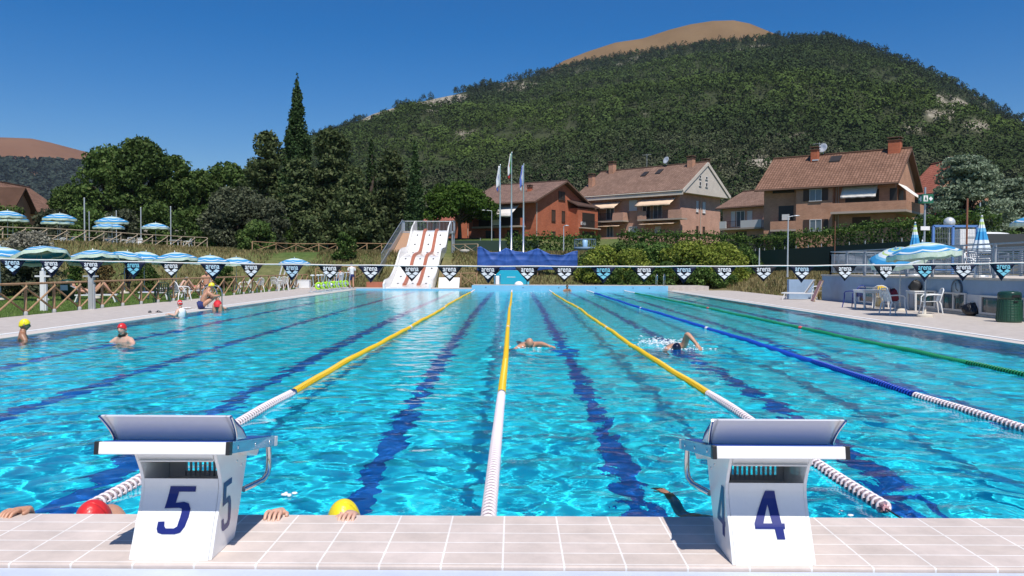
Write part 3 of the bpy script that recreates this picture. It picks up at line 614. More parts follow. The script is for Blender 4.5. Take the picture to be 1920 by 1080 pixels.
def body(J, name, parent, skin, sc_=1., hands=()):
    """one continuous skinned surface; J: joint name -> position"""
    E_ = [('pel','waist'),('waist','chest'),('chest','neck'),('neck','head0')]
    for s in 'LR':
        E_ += [('chest','sh'+s),('sh'+s,'el'+s),('el'+s,'wr'+s),('pel','hip'+s),('hip'+s,'kn'+s),('kn'+s,'an'+s),('an'+s,'toe'+s)]
    V = {}; vs = []; rs = []; es = []
    def put(k, p, r): V[k] = len(vs); vs.append(Vector(p)); rs.append(r)
    for k, p in J.items():
        if k in ('head','crown'): continue
        kk = k.rstrip('LR') if k[-1] in 'LR' else k; put(k, p, RAD.get(kk, .05)*sc_)
    for a, b in E_:
        if a in V and b in V: es.append((V[a], V[b]))
    for s, d, nrm, curl in hands:       # palm and five fingers of different lengths
        w = vs[V['wr'+s]]; d = Vector(d).normalized(); nrm = Vector(nrm).normalized(); side = d.cross(nrm).normalized()*(1 if s == 'R' else -1)
        put('palm'+s, w+d*.05*sc_, .030*sc_); es.append((V['wr'+s], V['palm'+s]))
        for k, (off, ln) in enumerate([(-.033,.062),(-.012,.075),(.010,.080),(.031,.070)]):
            b0 = w+d*.088*sc_+side*off*sc_; m1 = b0+(d*math.cos(curl*.6)-nrm*math.sin(curl*.6))*ln*.5*sc_; m2 = m1+(d*math.cos(curl*1.5)-nrm*math.sin(curl*1.5))*ln*.5*sc_
            n0 = 'f%d%s' % (k, s); put(n0, b0, .0105*sc_); put(n0+'b', m1, .009*sc_); put(n0+'c', m2, .0075*sc_)
            es += [(V['palm'+s], V[n0]), (V[n0], V[n0+'b']), (V[n0+'b'], V[n0+'c'])]
        t0 = w+d*.035*sc_+side*.036*sc_; t1 = t0+(d*.75+side*.55-nrm*.2)*.033*sc_; t2 = t1+(d*.95+side*.1-nrm*.35)*.03*sc_
        put('t0'+s, t0, .0125*sc_); put('t1'+s, t1, .0105*sc_); put('t2'+s, t2, .009*sc_); es += [(V['palm'+s], V['t0'+s]), (V['t0'+s], V['t1'+s]), (V['t1'+s], V['t2'+s])]
    me = bpy.data.meshes.new(name); me.materials.append(skin)
    root = 'pel' if 'pel' in V else 'chest'; bm = bmesh.new(); sl = bm.verts.layers.skin.verify()
    bv = [bm.verts.new(v) for v in vs]
    for i, v in enumerate(bv): v[sl].radius = (rs[i], rs[i]); v[sl].use_root = (i == V[root])
    for a, b in es: bm.edges.new((bv[a], bv[b]))
    bm.to_mesh(me); bm.free()
    o = link(name, me, parent); m = o.modifiers.new('skin', 'SKIN'); m.use_smooth_shade = True; m.branch_smoothing = .3
    o.modifiers.new('sub', 'SUBSURF').levels = 2; o.modifiers['sub'].render_levels = 2
    return o
def head_frame(fwd, up):
    f = Vector(fwd).normalized(); u = Vector(up); r = f.cross(u).normalized(); u = r.cross(f); return Matrix((r, f, u)).transposed()
BODIES = []
HX, HY, HZ = .077, .098, .118
def head_mesh(c, fwd, up, s=1.):
    M = head_frame(fwd, up).to_4x4(); M.translation = c; b = MB(); b.M = M; rows = []
    for i in range(23):
        p = math.pi*i/22; row = []
        for j in range(33):
            t = 2*math.pi*j/32; ux, uy, uz = math.sin(p)*math.cos(t), math.sin(p)*math.sin(t), math.cos(p)
            x, y, z = HX*ux, HY*uy, HZ*uz
            if uz < 0: x *= 1-.30*uz*uz; y = y*(1-.22*uz*uz)+.022*(-uz)**1.5*(1 if uy > -.3 else .2)
            if uy > 0:
                y += .024*math.exp(-(x/.013)**2-((z+.014)/.024)**2)                       # nose
                y -= .009*math.exp(-((abs(x)-.031)/.016)**2-((z-.014)/.012)**2)            # eye sockets
                y += .005*math.exp(-((abs(x)-.028)/.024)**2-((z-.034)/.008)**2)            # brow
                y += .006*math.exp(-(x/.024)**2-((z+.056)/.010)**2); y -= .004*math.exp(-(x/.03)**2-((z+.072)/.008)**2); y += .006*math.exp(-(x/.02)**2-((z+.095)/.014)**2)
            row.append((x*s, y*s, z*s))
        rows.append(row)
    b.grid(rows)
    for q in (-1, 1): b.ball((q*(HX+.003)*s, -.008*s, -.004*s), (.012*s, .020*s, .031*s), 10, 6)
    return b
def face(parent, c, fwd, up, s=1.):
    M = head_frame(fwd, up).to_4x4(); M.translation = c
    for x in (-.031, .031):
        b = MB(); b.M = M; b.ball((x*s, .082*s, .013*s), (.012*s, .007*s, .006*s), 8, 6); b.build('eye', M_eye, parent)
    b = MB(); b.M = M; b.ball((0, .092*s, -.056*s), (.022*s, .008*s, .006*s), 8, 6); b.build('mouth', M_lip, parent)
def cap(parent, c, fwd, up, m, s=1., name='swim_cap', low=-.02, stripe=None):
    M = head_frame(fwd, up).to_4x4(); M.translation = c; b = MB(); b.M = M; rows = []; hair = name == 'hair'
    for i in range(13):
        row = []
        for j in range(33):
            t = 2*math.pi*j/32; a = (math.pi*(.53-.13*math.sin(t)) if not hair else math.pi*(.52-.20*math.sin(t)))*i/12; g = 1.0+.012*math.sin(3*t+i)+(.03*math.sin(9*t+2*i)*math.sin(5*t-i) if hair else 0)
            x, y, z = (HX+.007)*g*math.sin(a)*math.cos(t), (HY+.007)*g*math.sin(a)*math.sin(t), (HZ+.007)*math.cos(a); row.append((x*s, y*s, z*s))
        rows.append(row)
    b.grid(rows); o = b.build(name, m, parent); solid(o, .004)
    if stripe:
        q = MB(); q.M = M; q.tube([((HX+.003)*s*math.cos(t), (HY+.003)*s*math.sin(t), (.045+.012*math.sin(t))*s) for t in np.linspace(0, 2*math.pi, 25)], .010*s, 6); q.build('stripe', stripe, o)
    return o
def person(label, loc, rz, J, skin, group=None, sc_=1., hands=(), fwd=None, up=(0,0,1), headgear=None, facef=True):
    t = thing('person', label, 'person', loc, rz, group)
    o = body(J, 'body', t, skin, sc_, hands)
    c = Vector(J['head']); BODIES.append((o, c, fwd if fwd is not None else (0,1,0), up, sc_))
    if fwd is not None and facef: face(t, c, fwd, up, sc_)
    if headgear: cap(t, c, fwd if fwd is not None else (0,1,0), up, headgear[0], sc_, headgear[1] if len(headgear) > 1 else 'swim_cap', stripe=headgear[2] if len(headgear) > 2 else None)
    return t
def cloth_tube(parent, name, pts, r, m, n=12):
    b = MB(); b.tube(pts, r, n); return b.build(name, m, parent)
def upright(h=0., lean=0.):
    """joints of a standing swimmer, feet down, shoulders at z=h (head above)"""
    return dict(pel=(0,0,h-.50), waist=(0,0,h-.32), chest=(0,.0,h-.08), neck=(0,.01,h+.06), head0=(0,.03,h+.135), head=(0,.04,h+.20), crown=(0,.035,h+.265),
                shL=(-.17,0,h-.01), shR=(.17,0,h-.01), hipL=(-.09,0,h-.56), hipR=(.09,0,h-.56), knL=(-.11,.08,h-.95), knR=(.11,.08,h-.95), anL=(-.11,-.05,h-1.32), anR=(.11,-.05,h-1.32))
# swimmer by the lawn side, yellow cap, face in shade, turned to the red cap
J = upright(.10); J.update(elL=(-.28,.1,-.12), wrL=(-.22,.32,-.15), elR=(.28,.1,-.12), wrR=(.2,.32,-.15))
person('swimmer in a yellow cap resting at the pool side by the white edge', (*G(42,636,0).xy, 0), R(-60), J, SK3, 'people in the water', fwd=(0,1,-.15), headgear=(M_capy,), hands=(('L',(0,1,0),(0,0,1),.3),('R',(0,1,0),(0,0,1),.3)))
J = upright(.05); J.update(elL=(-.34,.08,-.06), wrL=(-.50,.25,-.02), elR=(.3,.12,-.1), wrR=(.38,.34,-.1))
g = G(232,641,0); person('woman swimming upright in a red cap near the lawn side', (g.x, g.y, .01), R(160), J, SK2, 'people in the water', fwd=(-.25,1,-.05), headgear=(M_capr,), hands=(('L',(-.5,1,0),(0,0,1),.2),('R',(.3,1,0),(0,0,1),.3)))
# two swimmers holding on to the near edge (seen from above behind the deck)
J = upright(-.06); J = {k: (v[0], v[1], v[2]) for k, v in J.items()}
J.update(elR=(.22,-.18,.06), wrR=(.10,-.235,.335), elL=(-.26,-.14,.0), wrL=(-.26,-.235,.345), head=(0,.02,.215), crown=(0,.03,.28), head0=(0,0,.12))
person('swimmer in a glossy yellow cap holding the tiled edge between the blocks', (-.87, 4.06, 0), 0, J, SK2, 'people in the water', fwd=(0,1,.35), headgear=(M_capy,), facef=False, hands=(('L',(.05,-1,.35),(0,.35,1),.75),('R',(-.1,-1,.35),(0,.35,1),.75)))
J = upright(-.12); J.update(elL=(-.24,-.12,.0), wrL=(-.18,-.235,.34), shR=(.12,.12,.06), elR=(-.10,.42,.135), wrR=(-.30,.66,.06), head=(0,.02,.20), crown=(0,.03,.265), head0=(0,0,.11), neck=(0,0,.02))
person('swimmer in a red cap by block 5 with one arm over the lane rope', (-2.17, 4.08, 0), 0, J, SK1, 'people in the water', fwd=(0,1,.35), headgear=(M_capr,), facef=False, hands=(('L',(-.3,-1,.35),(0,.35,1),.75),('R',(-.5,.8,-.2),(0,0,1),.7)))
# swimmer under starting block 4, arm just at the surface
J = upright(-.32); J.update(elL=(-.30,.12,-.28), wrL=(-.36,.30,-.02), elR=(.3,.1,-.4), wrR=(.3,.35,-.4))
t = person('dark haired swimmer mostly under water behind starting block 4', (1.42, 5.15, 0), 0, J, SK3, 'people in the water', fwd=(0,1,0), headgear=(M_hairb,'hair'), hands=(('L',(-.5,1,.1),(0,0,1),.4),('R',(0,1,0),(0,0,1),.4)))
cloth_tube(t, 'swimsuit', [(0,0,-.9),(0,0,-.62),(0,0,-.42),(0,0,-.36)], [.15,.14,.165,.15], M_capk)
# crawl swimmers
def crawl(arm='R', reach=None):
    J = dict(pel=(0,-.72,-.10), waist=(0,-.52,-.085), chest=(0,-.24,-.055), neck=(0,-.06,-.035), head0=(0,.0,-.02), head=(0,.06,.0), crown=(0,.125,.01),
             shL=(-.17,-.16,-.04), shR=(.17,-.14,.02), hipL=(-.09,-.82,-.12), hipR=(.09,-.82,-.12), knL=(-.09,-1.25,-.2), knR=(.09,-1.25,-.14), anL=(-.09,-1.62,-.22), anR=(.09,-1.65,-.10), toeL=(-.09,-1.78,-.3), toeR=(.09,-1.8,-.16))
    return J
g = G(1268,655,0); J = crawl(); J.update(shR=(.16,-.10,.05), elR=(.20,.02,.29), wrR=(.36,.20,.10), elL=(-.22,.12,-.25), wrL=(-.16,.32,-.4))
t = person('front crawl swimmer in a black cap with a raised elbow', (g.x, g.y, 0.02), R(172), {k:(-v[0],v[1],v[2]) for k,v in J.items()}, SK1, 'people in the water', fwd=(.1,.55,-1), up=(0,1,.4), headgear=(M_capk,), hands=(('R',(-.5,.8,-.6),(0,0,1),.3),('L',(0,1,-.4),(0,0,1),.2)))
g = G(1002,652,0); J = crawl(); J.update(elR=(.26,.02,.035), wrR=(.34,.16,.02), elL=(-.30,.08,-.1), wrL=(-.42,.28,-.12), head=(0,.06,.055), crown=(0,.115,.07), head0=(0,0,.02))
person('bald swimmer beside the middle lane rope, head and hand above the water', (g.x-.1, g.y, .03), R(184), {k:(-v[0],v[1],v[2]) for k,v in J.items()}, SK1, 'people in the water', fwd=(0,.6,-.6), up=(0,.7,.7), hands=(('R',(-.8,.5,-.1),(0,0,1),.2),('L',(0,1,0),(0,0,1),.2)))
g = G(1064,546,0); J = upright(.02); J.update(elL=(-.28,.1,-.15), wrL=(-.3,.32,-.1), elR=(.28,.1,-.15), wrR=(.3,.32,-.1))
person('dark haired swimmer standing at the far end wall', (g.x, 53.0, .08), R(180), J, SK3, 'people in the water', fwd=(0,1,0), headgear=(M_hairb,'hair'), hands=(('L',(0,1,0),(0,0,1),.3),('R',(0,1,0),(0,0,1),.3)))
# white water thrown up by the swimmers
M_foam = mat('foam', (.80,.86,.88), .3)
def splash(px, py, n, w, d, h, label_seed, dx=0):
    g = G(px, py, 0); r = np.random.default_rng(label_seed); b = MB()
    for k in range(n):
        s = r.uniform(.005, .02); b.ball((g.x+dx+r.normal()*w, g.y+r.normal()*d, abs(r.normal())*h), (s*r.uniform(.8,2.2), s*1.5, s*.7), 6, 4)
    tag(b.build('splash', M_foam), kind='stuff')
splash(1242, 645, 260, .22, .25, .05, 1); splash(1285, 655, 60, .25, .12, .015, 2); splash(998, 551, 60, .5, .5, .08, 3); splash(985, 652, 16, .25, .1, .012, 4); splash(548, 925, 5, .03, .05, .003, 5); splash(1578, 962, 4, .02, .02, .003, 6)
# man sitting on the pool edge hugging his knees, yellow cap
g = G(437,580,.03); 
J = dict(pel=(0,0,.13), waist=(0,.05,.30), chest=(0,.20,.52), neck=(0,.28,.68), head0=(0,.33,.735), head=(0,.36,.80), crown=(0,.34,.865), shL=(-.18,.22,.58), shR=(.18,.22,.58),
         elL=(-.24,.42,.42), elR=(.24,.42,.42), wrL=(-.08,.60,.46), wrR=(.08,.60,.44), hipL=(-.09,.06,.13), hipR=(.09,.06,.13), knL=(-.12,.50,.46), knR=(.12,.50,.44), anL=(-.11,.66,.03), anR=(.11,.68,.02), toeL=(-.11,.84,-.02), toeR=(.11,.86,-.02))
t = person('man in a yellow cap sitting on the pool edge with his knees drawn up', (PX0-.42, g.y+.2, .04), R(-62), J, SK1, 'people at the pool side', fwd=(0,1,-.5), headgear=(M_capy,), hands=(('L',(.8,.3,0),(0,1,.2),.5),('R',(-.8,.3,0),(0,1,.2),.5)))
cloth_tube(t, 'trunks', [(0,-.10,.10),(0,.02,.13),(0,.06,.24)], [.14,.165,.14], M_navy2)
# child bending down into the water, red trunks
J = dict(pel=(0,0,.26), waist=(0,.16,.16), chest=(0,.34,.0), neck=(0,.45,-.10), head0=(0,.50,-.15), head=(0,.55,-.20), crown=(0,.60,-.24), shL=(-.14,.38,-.02), shR=(.14,.38,-.02), elL=(-.2,.5,-.2), elR=(.2,.5,-.2), wrL=(-.15,.62,-.34), wrR=(.15,.62,-.34),
         hipL=(-.085,-.03,.2), hipR=(.085,-.03,.2), knL=(-.10,-.04,-.18), knR=(.10,-.04,-.18), anL=(-.1,-.12,-.55), anR=(.1,-.12,-.55))
g = G(430,582,0)
t = person('child in red trunks bending head down into the water by the ladder', (PX0+.45, g.y-.4, 0), R(10), J, SK1, 'people in the water', sc_=.92, fwd=(0,1,-.6), headgear=(M_hairb,'hair'), hands=(('L',(0,.7,-.7),(0,.7,.7),.2),('R',(0,.7,-.7),(0,.7,.7),.2)))
cloth_tube(t, 'trunks', [(0,.10,.20),(0,.03,.245),(0,-.02,.22),(0,-.03,.13)], [.10,.135,.14,.12], M_trr)
# child with a red and white cap and white shirt in the water at the edge
J = upright(.18); J = {k:(v[0]*.8,v[1]*.8,v[2]) for k,v in J.items()}; J.update(elL=(-.24,-.02,.0), wrL=(-.26,.2,.06), elR=(.24,.0,.0), wrR=(.2,.2,.05))
g = G(381,592,0)
t = person('child in a white shirt and red cap with a white band at the pool edge', (PX0+.3, g.y, 0), R(70), J, SK2, 'people in the water', sc_=.86, fwd=(0,1,0), headgear=(M_capr,'swim_cap',M_wsh), hands=(('L',(0,1,0),(0,0,1),.3),('R',(0,1,0),(0,0,1),.3)))
cloth_tube(t, 'shirt', [(0,0,-.35),(0,0,-.1),(0,0,.08),(0,.0,.19),(0,.005,.23)], [.14,.13,.145,.14,.07], M_wsh)
# man standing among the pool bikes, white shirt and blue shorts
def standing(loc, rz, label, skin, shirt, shorts, capm=None, group='people on the deck'):
    J = dict(pel=(0,0,.92), waist=(0,0,1.1), chest=(0,.02,1.33), neck=(0,.03,1.49), head0=(0,.05,1.56), head=(0,.06,1.63), crown=(0,.05,1.70), shL=(-.19,.01,1.40), shR=(.19,.01,1.40), elL=(-.25,.02,1.12), elR=(.26,.08,1.13), wrL=(-.24,.14,.90), wrR=(.30,.30,1.05),
             hipL=(-.09,0,.86), hipR=(.09,0,.86), knL=(-.10,.05,.48), knR=(.10,-.02,.48), anL=(-.10,.02,.09), anR=(.11,-.10,.09), toeL=(-.11,.17,.035), toeR=(.12,.05,.035))
    t = person(label, loc, rz, J, skin, group, fwd=(0,1,-.1), headgear=(capm or M_hairb, 'hair'), hands=(('L',(0,.3,-1),(-1,0,0),.4),('R',(.1,.9,-.3),(0,0,1),.5)))
    cloth_tube(t, 'shirt', [(0,0,.90),(0,0,1.06),(0,.01,1.2),(0,.02,1.34),(0,.02,1.43),(0,.03,1.475)], [.165,.15,.165,.19,.17,.07], shirt)
    for s in (-1,1): cloth_tube(t, 'shirt_sleeve', [(s*.16,.01,1.41),(s*.21,.015,1.33),(s*.235,.02,1.22)], [.075,.07,.065], shirt)
    cloth_tube(t, 'shorts', [(0,0,.97),(0,0,.88),(0,0,.80)], [.158,.172,.165], shorts)
    for s in (-1,1): cloth_tube(t, 'shorts_leg', [(s*.085,0,.84),(s*.095,.02,.68),(s*.10,.03,.56)], [.10,.10,.095], shorts)
    return t
g = G(659,540,.03); standing(((659-964)*55.2/1500, 55.2, .08), R(20), 'man in a white shirt and blue shorts standing behind the lime green pool bikes', SK1, M_wsh, M_navy2)
def sitting(loc, rz, label, skin, shirt, shorts, group='people sitting on the lawn', seat=.44, hat=None, rec=0.):
    J = dict(pel=(0,0,seat+.11), waist=(0,-.03-.1*rec,seat+.28), chest=(0,-.02-.22*rec,seat+.50), neck=(0,.0-.3*rec,seat+.66), head0=(0,.03-.3*rec,seat+.73), head=(0,.05-.3*rec,seat+.80), crown=(0,.04-.3*rec,seat+.87), shL=(-.19,-.02-.22*rec,seat+.58), shR=(.19,-.02-.22*rec,seat+.58),
             elL=(-.26,.06,seat+.33), elR=(.26,.06,seat+.33), wrL=(-.2,.28,seat+.25), wrR=(.2,.28,seat+.25), hipL=(-.09,.05,seat+.09), hipR=(.09,.05,seat+.09), knL=(-.12,.46,seat+.08), knR=(.12,.46,seat+.08), anL=(-.12,.48,.09), anR=(.12,.50,.09), toeL=(-.12,.65,.035), toeR=(.13,.67,.035))
    t = person(label, loc, rz, J, skin, group, fwd=(0,1,-.1), headgear=(hat or M_hairb, 'hair'), hands=(('L',(0,1,-.3),(0,0,1),.4),('R',(0,1,-.3),(0,0,1),.4)))
    if shirt: cloth_tube(t, 'shirt', [(0,-.02,seat+.08),(0,-.03,seat+.25),(0,-.02,seat+.42),(0,-.02,seat+.55),(0,0,seat+.63)], [.16,.15,.17,.185,.07], shirt)
    cloth_tube(t, 'shorts', [(0,-.05,seat+.10),(0,.05,seat+.11)], [.15,.165], shorts)
    for s in (-1,1): cloth_tube(t, 'shorts_leg', [(s*.09,.05,seat+.095),(s*.11,.30,seat+.09)], [.10,.088], shorts)
    return t
def lying(loc, rz, label, skin, shorts, h=.32, group='people sitting on the lawn', knees=.55):
    J = dict(pel=(0,0,h+.11), waist=(0,-.2,h+.13), chest=(0,-.45,h+.22), neck=(0,-.60,h+.30), head0=(0,-.66,h+.34), head=(0,-.72,h+.38), crown=(0,-.79,h+.40), shL=(-.19,-.5,h+.2), shR=(.19,-.5,h+.2), elL=(-.28,-.25,h+.14), elR=(.28,-.25,h+.14), wrL=(-.22,.0,h+.16), wrR=(.22,.0,h+.16),
             hipL=(-.09,.05,h+.1), hipR=(.09,.05,h+.1), knL=(-.13,.40,h+knees), knR=(.13,.44,h+knees-.04), anL=(-.12,.72,h+.06), anR=(.12,.74,h+.06), toeL=(-.12,.9,h+.08), toeR=(.13,.9,h+.08))
    t = person(label, loc, rz, J, skin, group, fwd=(0,.6,.8), up=(0,-.8,.6), headgear=(M_hairb,'hair'), hands=(('L',(0,1,0),(0,0,1),.3),('R',(0,1,0),(0,0,1),.3)))
    cloth_tube(t, 'trunks', [(0,-.08,h+.11),(0,.06,h+.11)], [.145,.16], shorts); return t
# ================================================================ LAWN SIDE: fences, umbrellas, furniture
M_wood = mat('fence_wood', (.27,.15,.075), .8, col2=(.42,.27,.15), nscale=6); M_woodp = mat('pale_fence_wood', (.34,.26,.17), .85, col2=(.46,.37,.26), nscale=6); M_conc = mat('grey_footing', (.42,.41,.40), .9)
def post_fence(label, pts, h, m, cross='x', foot=True, mid=False, r=.045, cat='fence'):
    """pts: list of (x,y) posts; z follows the ground"""
    b0 = Vector((pts[0][0], pts[0][1], max(.03, tz(*pts[0]))))
    t = thing('wooden_fence', label, cat, b0)
    P = [Vector((x, y, max(.03, tz(x, y))))-b0 for x, y in pts]
    for i, p in enumerate(P):
        q = MB(); q.lathe([(r*1.05,0),(r,.1),(r,h-.02),(r*.8,h)], 8, c=p); po = q.build('post', m, t)
        if foot: q = MB(); q.lathe([(r*1.5,-.05),(r*1.5,.09),(r*1.1,.11)], 8, c=p); q.build('footing', M_conc, po)
    q = MB(); Z = Vector((0,0,h))
    for a, b in zip(P, P[1:]): q.tube([a+Z, b+Z], r*.8, 6)
    q.build('rail', m, t)
    if mid:
        q = MB()
        for a, b in zip(P, P[1:]): q.tube([a+Z*.52, b+Z*.52], r*.6, 6)
        q.build('rail', m, t)
    for i, (a, b) in enumerate(zip(P, P[1:])):
        if cross in ('x', '/'):
            q = MB(); q.tube([a+Vector((0.05,0,.10)), b+Vector((.05,0,h-.08))], r*.7, 6); q.build('brace', m, t)
        if cross in ('x', '\\'):
            q = MB(); q.tube([a+Vector((-.03,0,h-.08)), b+Vector((-.03,0,.10))], r*.7, 6); q.build('brace', m, t)
    return t
XF = -14.9
post_fence('brown wooden fence with crossed braces between the lawn and the pool deck', [(XF, 19.8+1.512*k) for k in range(26)], .95, M_wood)
post_fence('pale wooden fence with single slanting braces along the upper terrace', [tuple(np.array((-33.0,47))*(1-q)+np.array((-26.3,68.5))*q) for q in np.linspace(0,1,15)], .98, M_woodp, '/', foot=False, mid=True)
post_fence('pale wooden fence climbing the bank beside the round bush', [(-22.6,69),(-21.3,71.5),(-20.2,74),(-18.2,74.5),(-16.6,75)], .95, M_wood, 'x', foot=False)
post_fence('wooden fence behind the round bush running to the water slide', [(-15.2,75),(-13.9,75.5),(-12.6,76),(-11.4,76.4),(-10.6,76.6)], 1.0, M_wood, '/', foot=False)
post_fence('low wooden fence on the bank between the slide and the blue tarpaulin', [(-5.6,72.5),(-4.4,71.5),(-3.2,70.2)], .95, M_woodp, 'x', foot=False)
post_fence('wooden fence at the deck edge behind the stacked loungers', [(-14.9,60),(-13.4,60.3),(-12.0,60.4),(-10.6,60.5)], .95, M_wood, 'x', foot=False)
post_fence('wooden fence low on the bank right of the slide', [(-5.2,58.2),(-3.9,58.4),(-2.75,58.5)], 1.05, M_wood, 'x', foot=False)
# ---- beach umbrellas
def stripes(name, cols, uv=True):
    m = bpy.data.materials.new(name); m.use_nodes = True; nt = m.node_tree; b = nt.nodes['Principled BSDF']; b.inputs['Roughness'].default_value = .8
    tc = nt.nodes.new('ShaderNodeTexCoord'); sp = nt.nodes.new('ShaderNodeVectorMath'); sp.operation = 'MULTIPLY'; sp.inputs[1].default_value = (1,1,0)
    ln = nt.nodes.new('ShaderNodeVectorMath'); ln.operation = 'LENGTH'; nt.links.new(tc.outputs['Object'], sp.inputs[0]); nt.links.new(sp.outputs[0], ln.inputs[0])
    rp = nt.nodes.new('ShaderNodeValToRGB'); rp.color_ramp.interpolation = 'CONSTANT'; e = rp.color_ramp.elements
    e[0].position = 0; e[0].color = (*cols[0][1],1); e[1].position = cols[1][0]; e[1].color = (*cols[1][1],1)
    for p, c in cols[2:]: n = e.new(p); n.color = (*c,1)
    nt.links.new(ln.outputs['Value'], rp.inputs[0]); nt.links.new(rp.outputs[0], b.inputs['Base Color'])
    tr = nt.nodes.new('ShaderNodeBsdfTranslucent'); nt.links.new(rp.outputs[0], tr.inputs[0]); mx = nt.nodes.new('ShaderNodeMixShader'); mx.inputs[0].default_value = .18
    out = [q for q in nt.nodes if q.type == 'OUTPUT_MATERIAL'][0]; nt.links.new(b.outputs[0], mx.inputs[1]); nt.links.new(tr.outputs[0], mx.inputs[2]); nt.links.new(mx.outputs[0], out.inputs[0])
    return m
BLU = (.035,.29,.58); WHI = (.68,.75,.80); LIM = (.48,.62,.22); LBL = (.16,.47,.70); DBL = (.02,.10,.42)
M_umb = stripes('umbrella_cloth', [(0,BLU),(.10,LIM),(.17,LBL),(.28,WHI),(.40,LIM),(.47,WHI),(.60,LBL),(.70,BLU),(.90,WHI),(.98,BLU)])
M_umbv = mat('umbrella_valance', (.45,.60,.42), .8, col2=(.62,.72,.66), nscale=9); M_pole = mat('grey_pole', (.55,.57,.58), .4, metal=.4); M_stone = mat('stone_base', (.55,.50,.42), .9)
def umbrella(label, loc, rz, group, h=2.15, r=1.1, tilt=0, taz=0, protos={}):
    t = thing('beach_umbrella', label, 'umbrella', loc, rz, group)
    key = (h, r)
    if key not in protos:
        n = 8; rows = []; nr = 8
        for i in range(nr+1):
            q = i/nr; row = []
            for j in range(n*4+1):
                a = 2*math.pi*j/(n*4); u = (j % 4)/4; sag = 1-.075*math.sin(math.pi*u)*q
                row.append((r*q*sag*math.cos(a), r*q*sag*math.sin(a), .33*r*(1-q**1.7)-.03*math.sin(math.pi*u)*q*q))
            rows.append(row)
        b = MB(); b.grid(rows); c = b.mesh('canopy', M_umb)
        v = MB(); last = rows[-1]; pr_ = np.random.default_rng(3)
        v.grid([last, [(x*(1.0+.02*math.sin(k*1.7)), y*(1.0+.02*math.sin(k*1.7)), z-.15-.02*math.sin(k*2.3)) for k, (x, y, z) in enumerate(last)]]); v = v.mesh('valance', M_umbv)
        p = MB(); p.tube([(0,0,-.9),(0,0,.35*r)], .016, 8); p.lathe([(.03,.33*r),(.025,.39*r),(0,.42*r)], 8); p = p.mesh('upper_pole', M_pole)
        s = MB()
        for j in range(n):
            a = 2*math.pi*j/n; s.tube([(r*q*math.cos(a), r*q*math.sin(a), .33*r*(1-q**1.7)-.012) for q in (0,.3,.6,.85,1)], .006, 4)
        s = s.mesh('ribs', M_pole)
        lo = MB(); lo.tube([(0,0,0),(0,0,h-.31*r-.75)], .022, 8); lo.lathe([(.24,0),(.24,.06),(.20,.09),(.04,.10),(.035,.3)], 14, mi=1); lo = lo.mesh('lower_pole', [M_pole, M_stone])
        protos[key] = (c, v, p, s, lo)
    c, v, p, s, lo = protos[key]
    M = Matrix.Translation((0,0,h-.33*r)) @ Matrix.Translation((0,0,-.7)) @ Matrix.Rotation(taz, 4, 'Z') @ Matrix.Rotation(tilt, 4, 'X') @ Matrix.Rotation(-taz, 4, 'Z') @ Matrix.Translation((0,0,.7))
    link('lower_pole', lo, t)
    ca = link('canopy', c, t); ca.matrix_local = M; solid(ca, .004)
    va = link('valance', v, ca); rb = link('rib', s, ca)
    up = link('upper_pole', p, t); up.matrix_local = M
    return t
GU = 'striped beach umbrellas'
def umb_at(px, py, D, label, tilt=0, taz=0, h=None, r=1.15):      # top of the canopy seen at (px,py)
    p = W(px, py, D); g = max(.03, tz(p.x, p.y)); return umbrella(label, (p.x, p.y, g), random.random(), GU, h=(p.z-g-.08), r=r, tilt=tilt, taz=taz)
umb_at(0, 459, 35, 'striped umbrella cut off by the picture edge in the lower row', .05)
umb_at(80, 458, 34.5, 'lower row umbrella tipped back so its dark blue underside shows', .30, R(185))
umb_at(177, 465, 37, 'striped blue and lime umbrella in the lower row, tilted towards the pool', -.20)
umb_at(233, 468, 44, 'striped umbrella half hidden in the lower row, tilted to one side', .18, R(100))
umb_at(270, 469, 45, 'striped umbrella overlapping its neighbour in the lower row', .1, R(60))
umb_at(330, 470, 41.5, 'blue and white banded umbrella in the lower row above the red beach towel', -.12)
umb_at(394, 476, 47, 'striped umbrella in the lower row between two others near its far end', 0)
umb_at(443, 480, 50, 'last striped umbrella at the far end of the lower row', 0)
umb_at(552, 482, 58, 'single striped umbrella standing apart above the stacked loungers', 0)
umb_at(14, 393, 60, 'upper terrace umbrella nearest the brown roofed house', 0, r=1.25)
umb_at(24, 401, 66, 'upper terrace umbrella behind the one by the brown roofed house', 0, r=1.25)
umb_at(112, 398, 61, 'upper terrace umbrella above the silvery bush, front of a pair', 0, r=1.25)
umb_at(108, 406, 67, 'upper terrace umbrella above the silvery bush, back of a pair', 0, r=1.25)
umb_at(210, 404, 63, 'upper terrace umbrella, front of the pair beyond the tall grey post', .06, r=1.25)
umb_at(204, 415, 68, 'upper terrace umbrella, back of the pair beyond the tall grey post', 0, r=1.25)
umb_at(292, 416, 66, 'single upper terrace umbrella between two thin grey posts', 0, r=1.1)
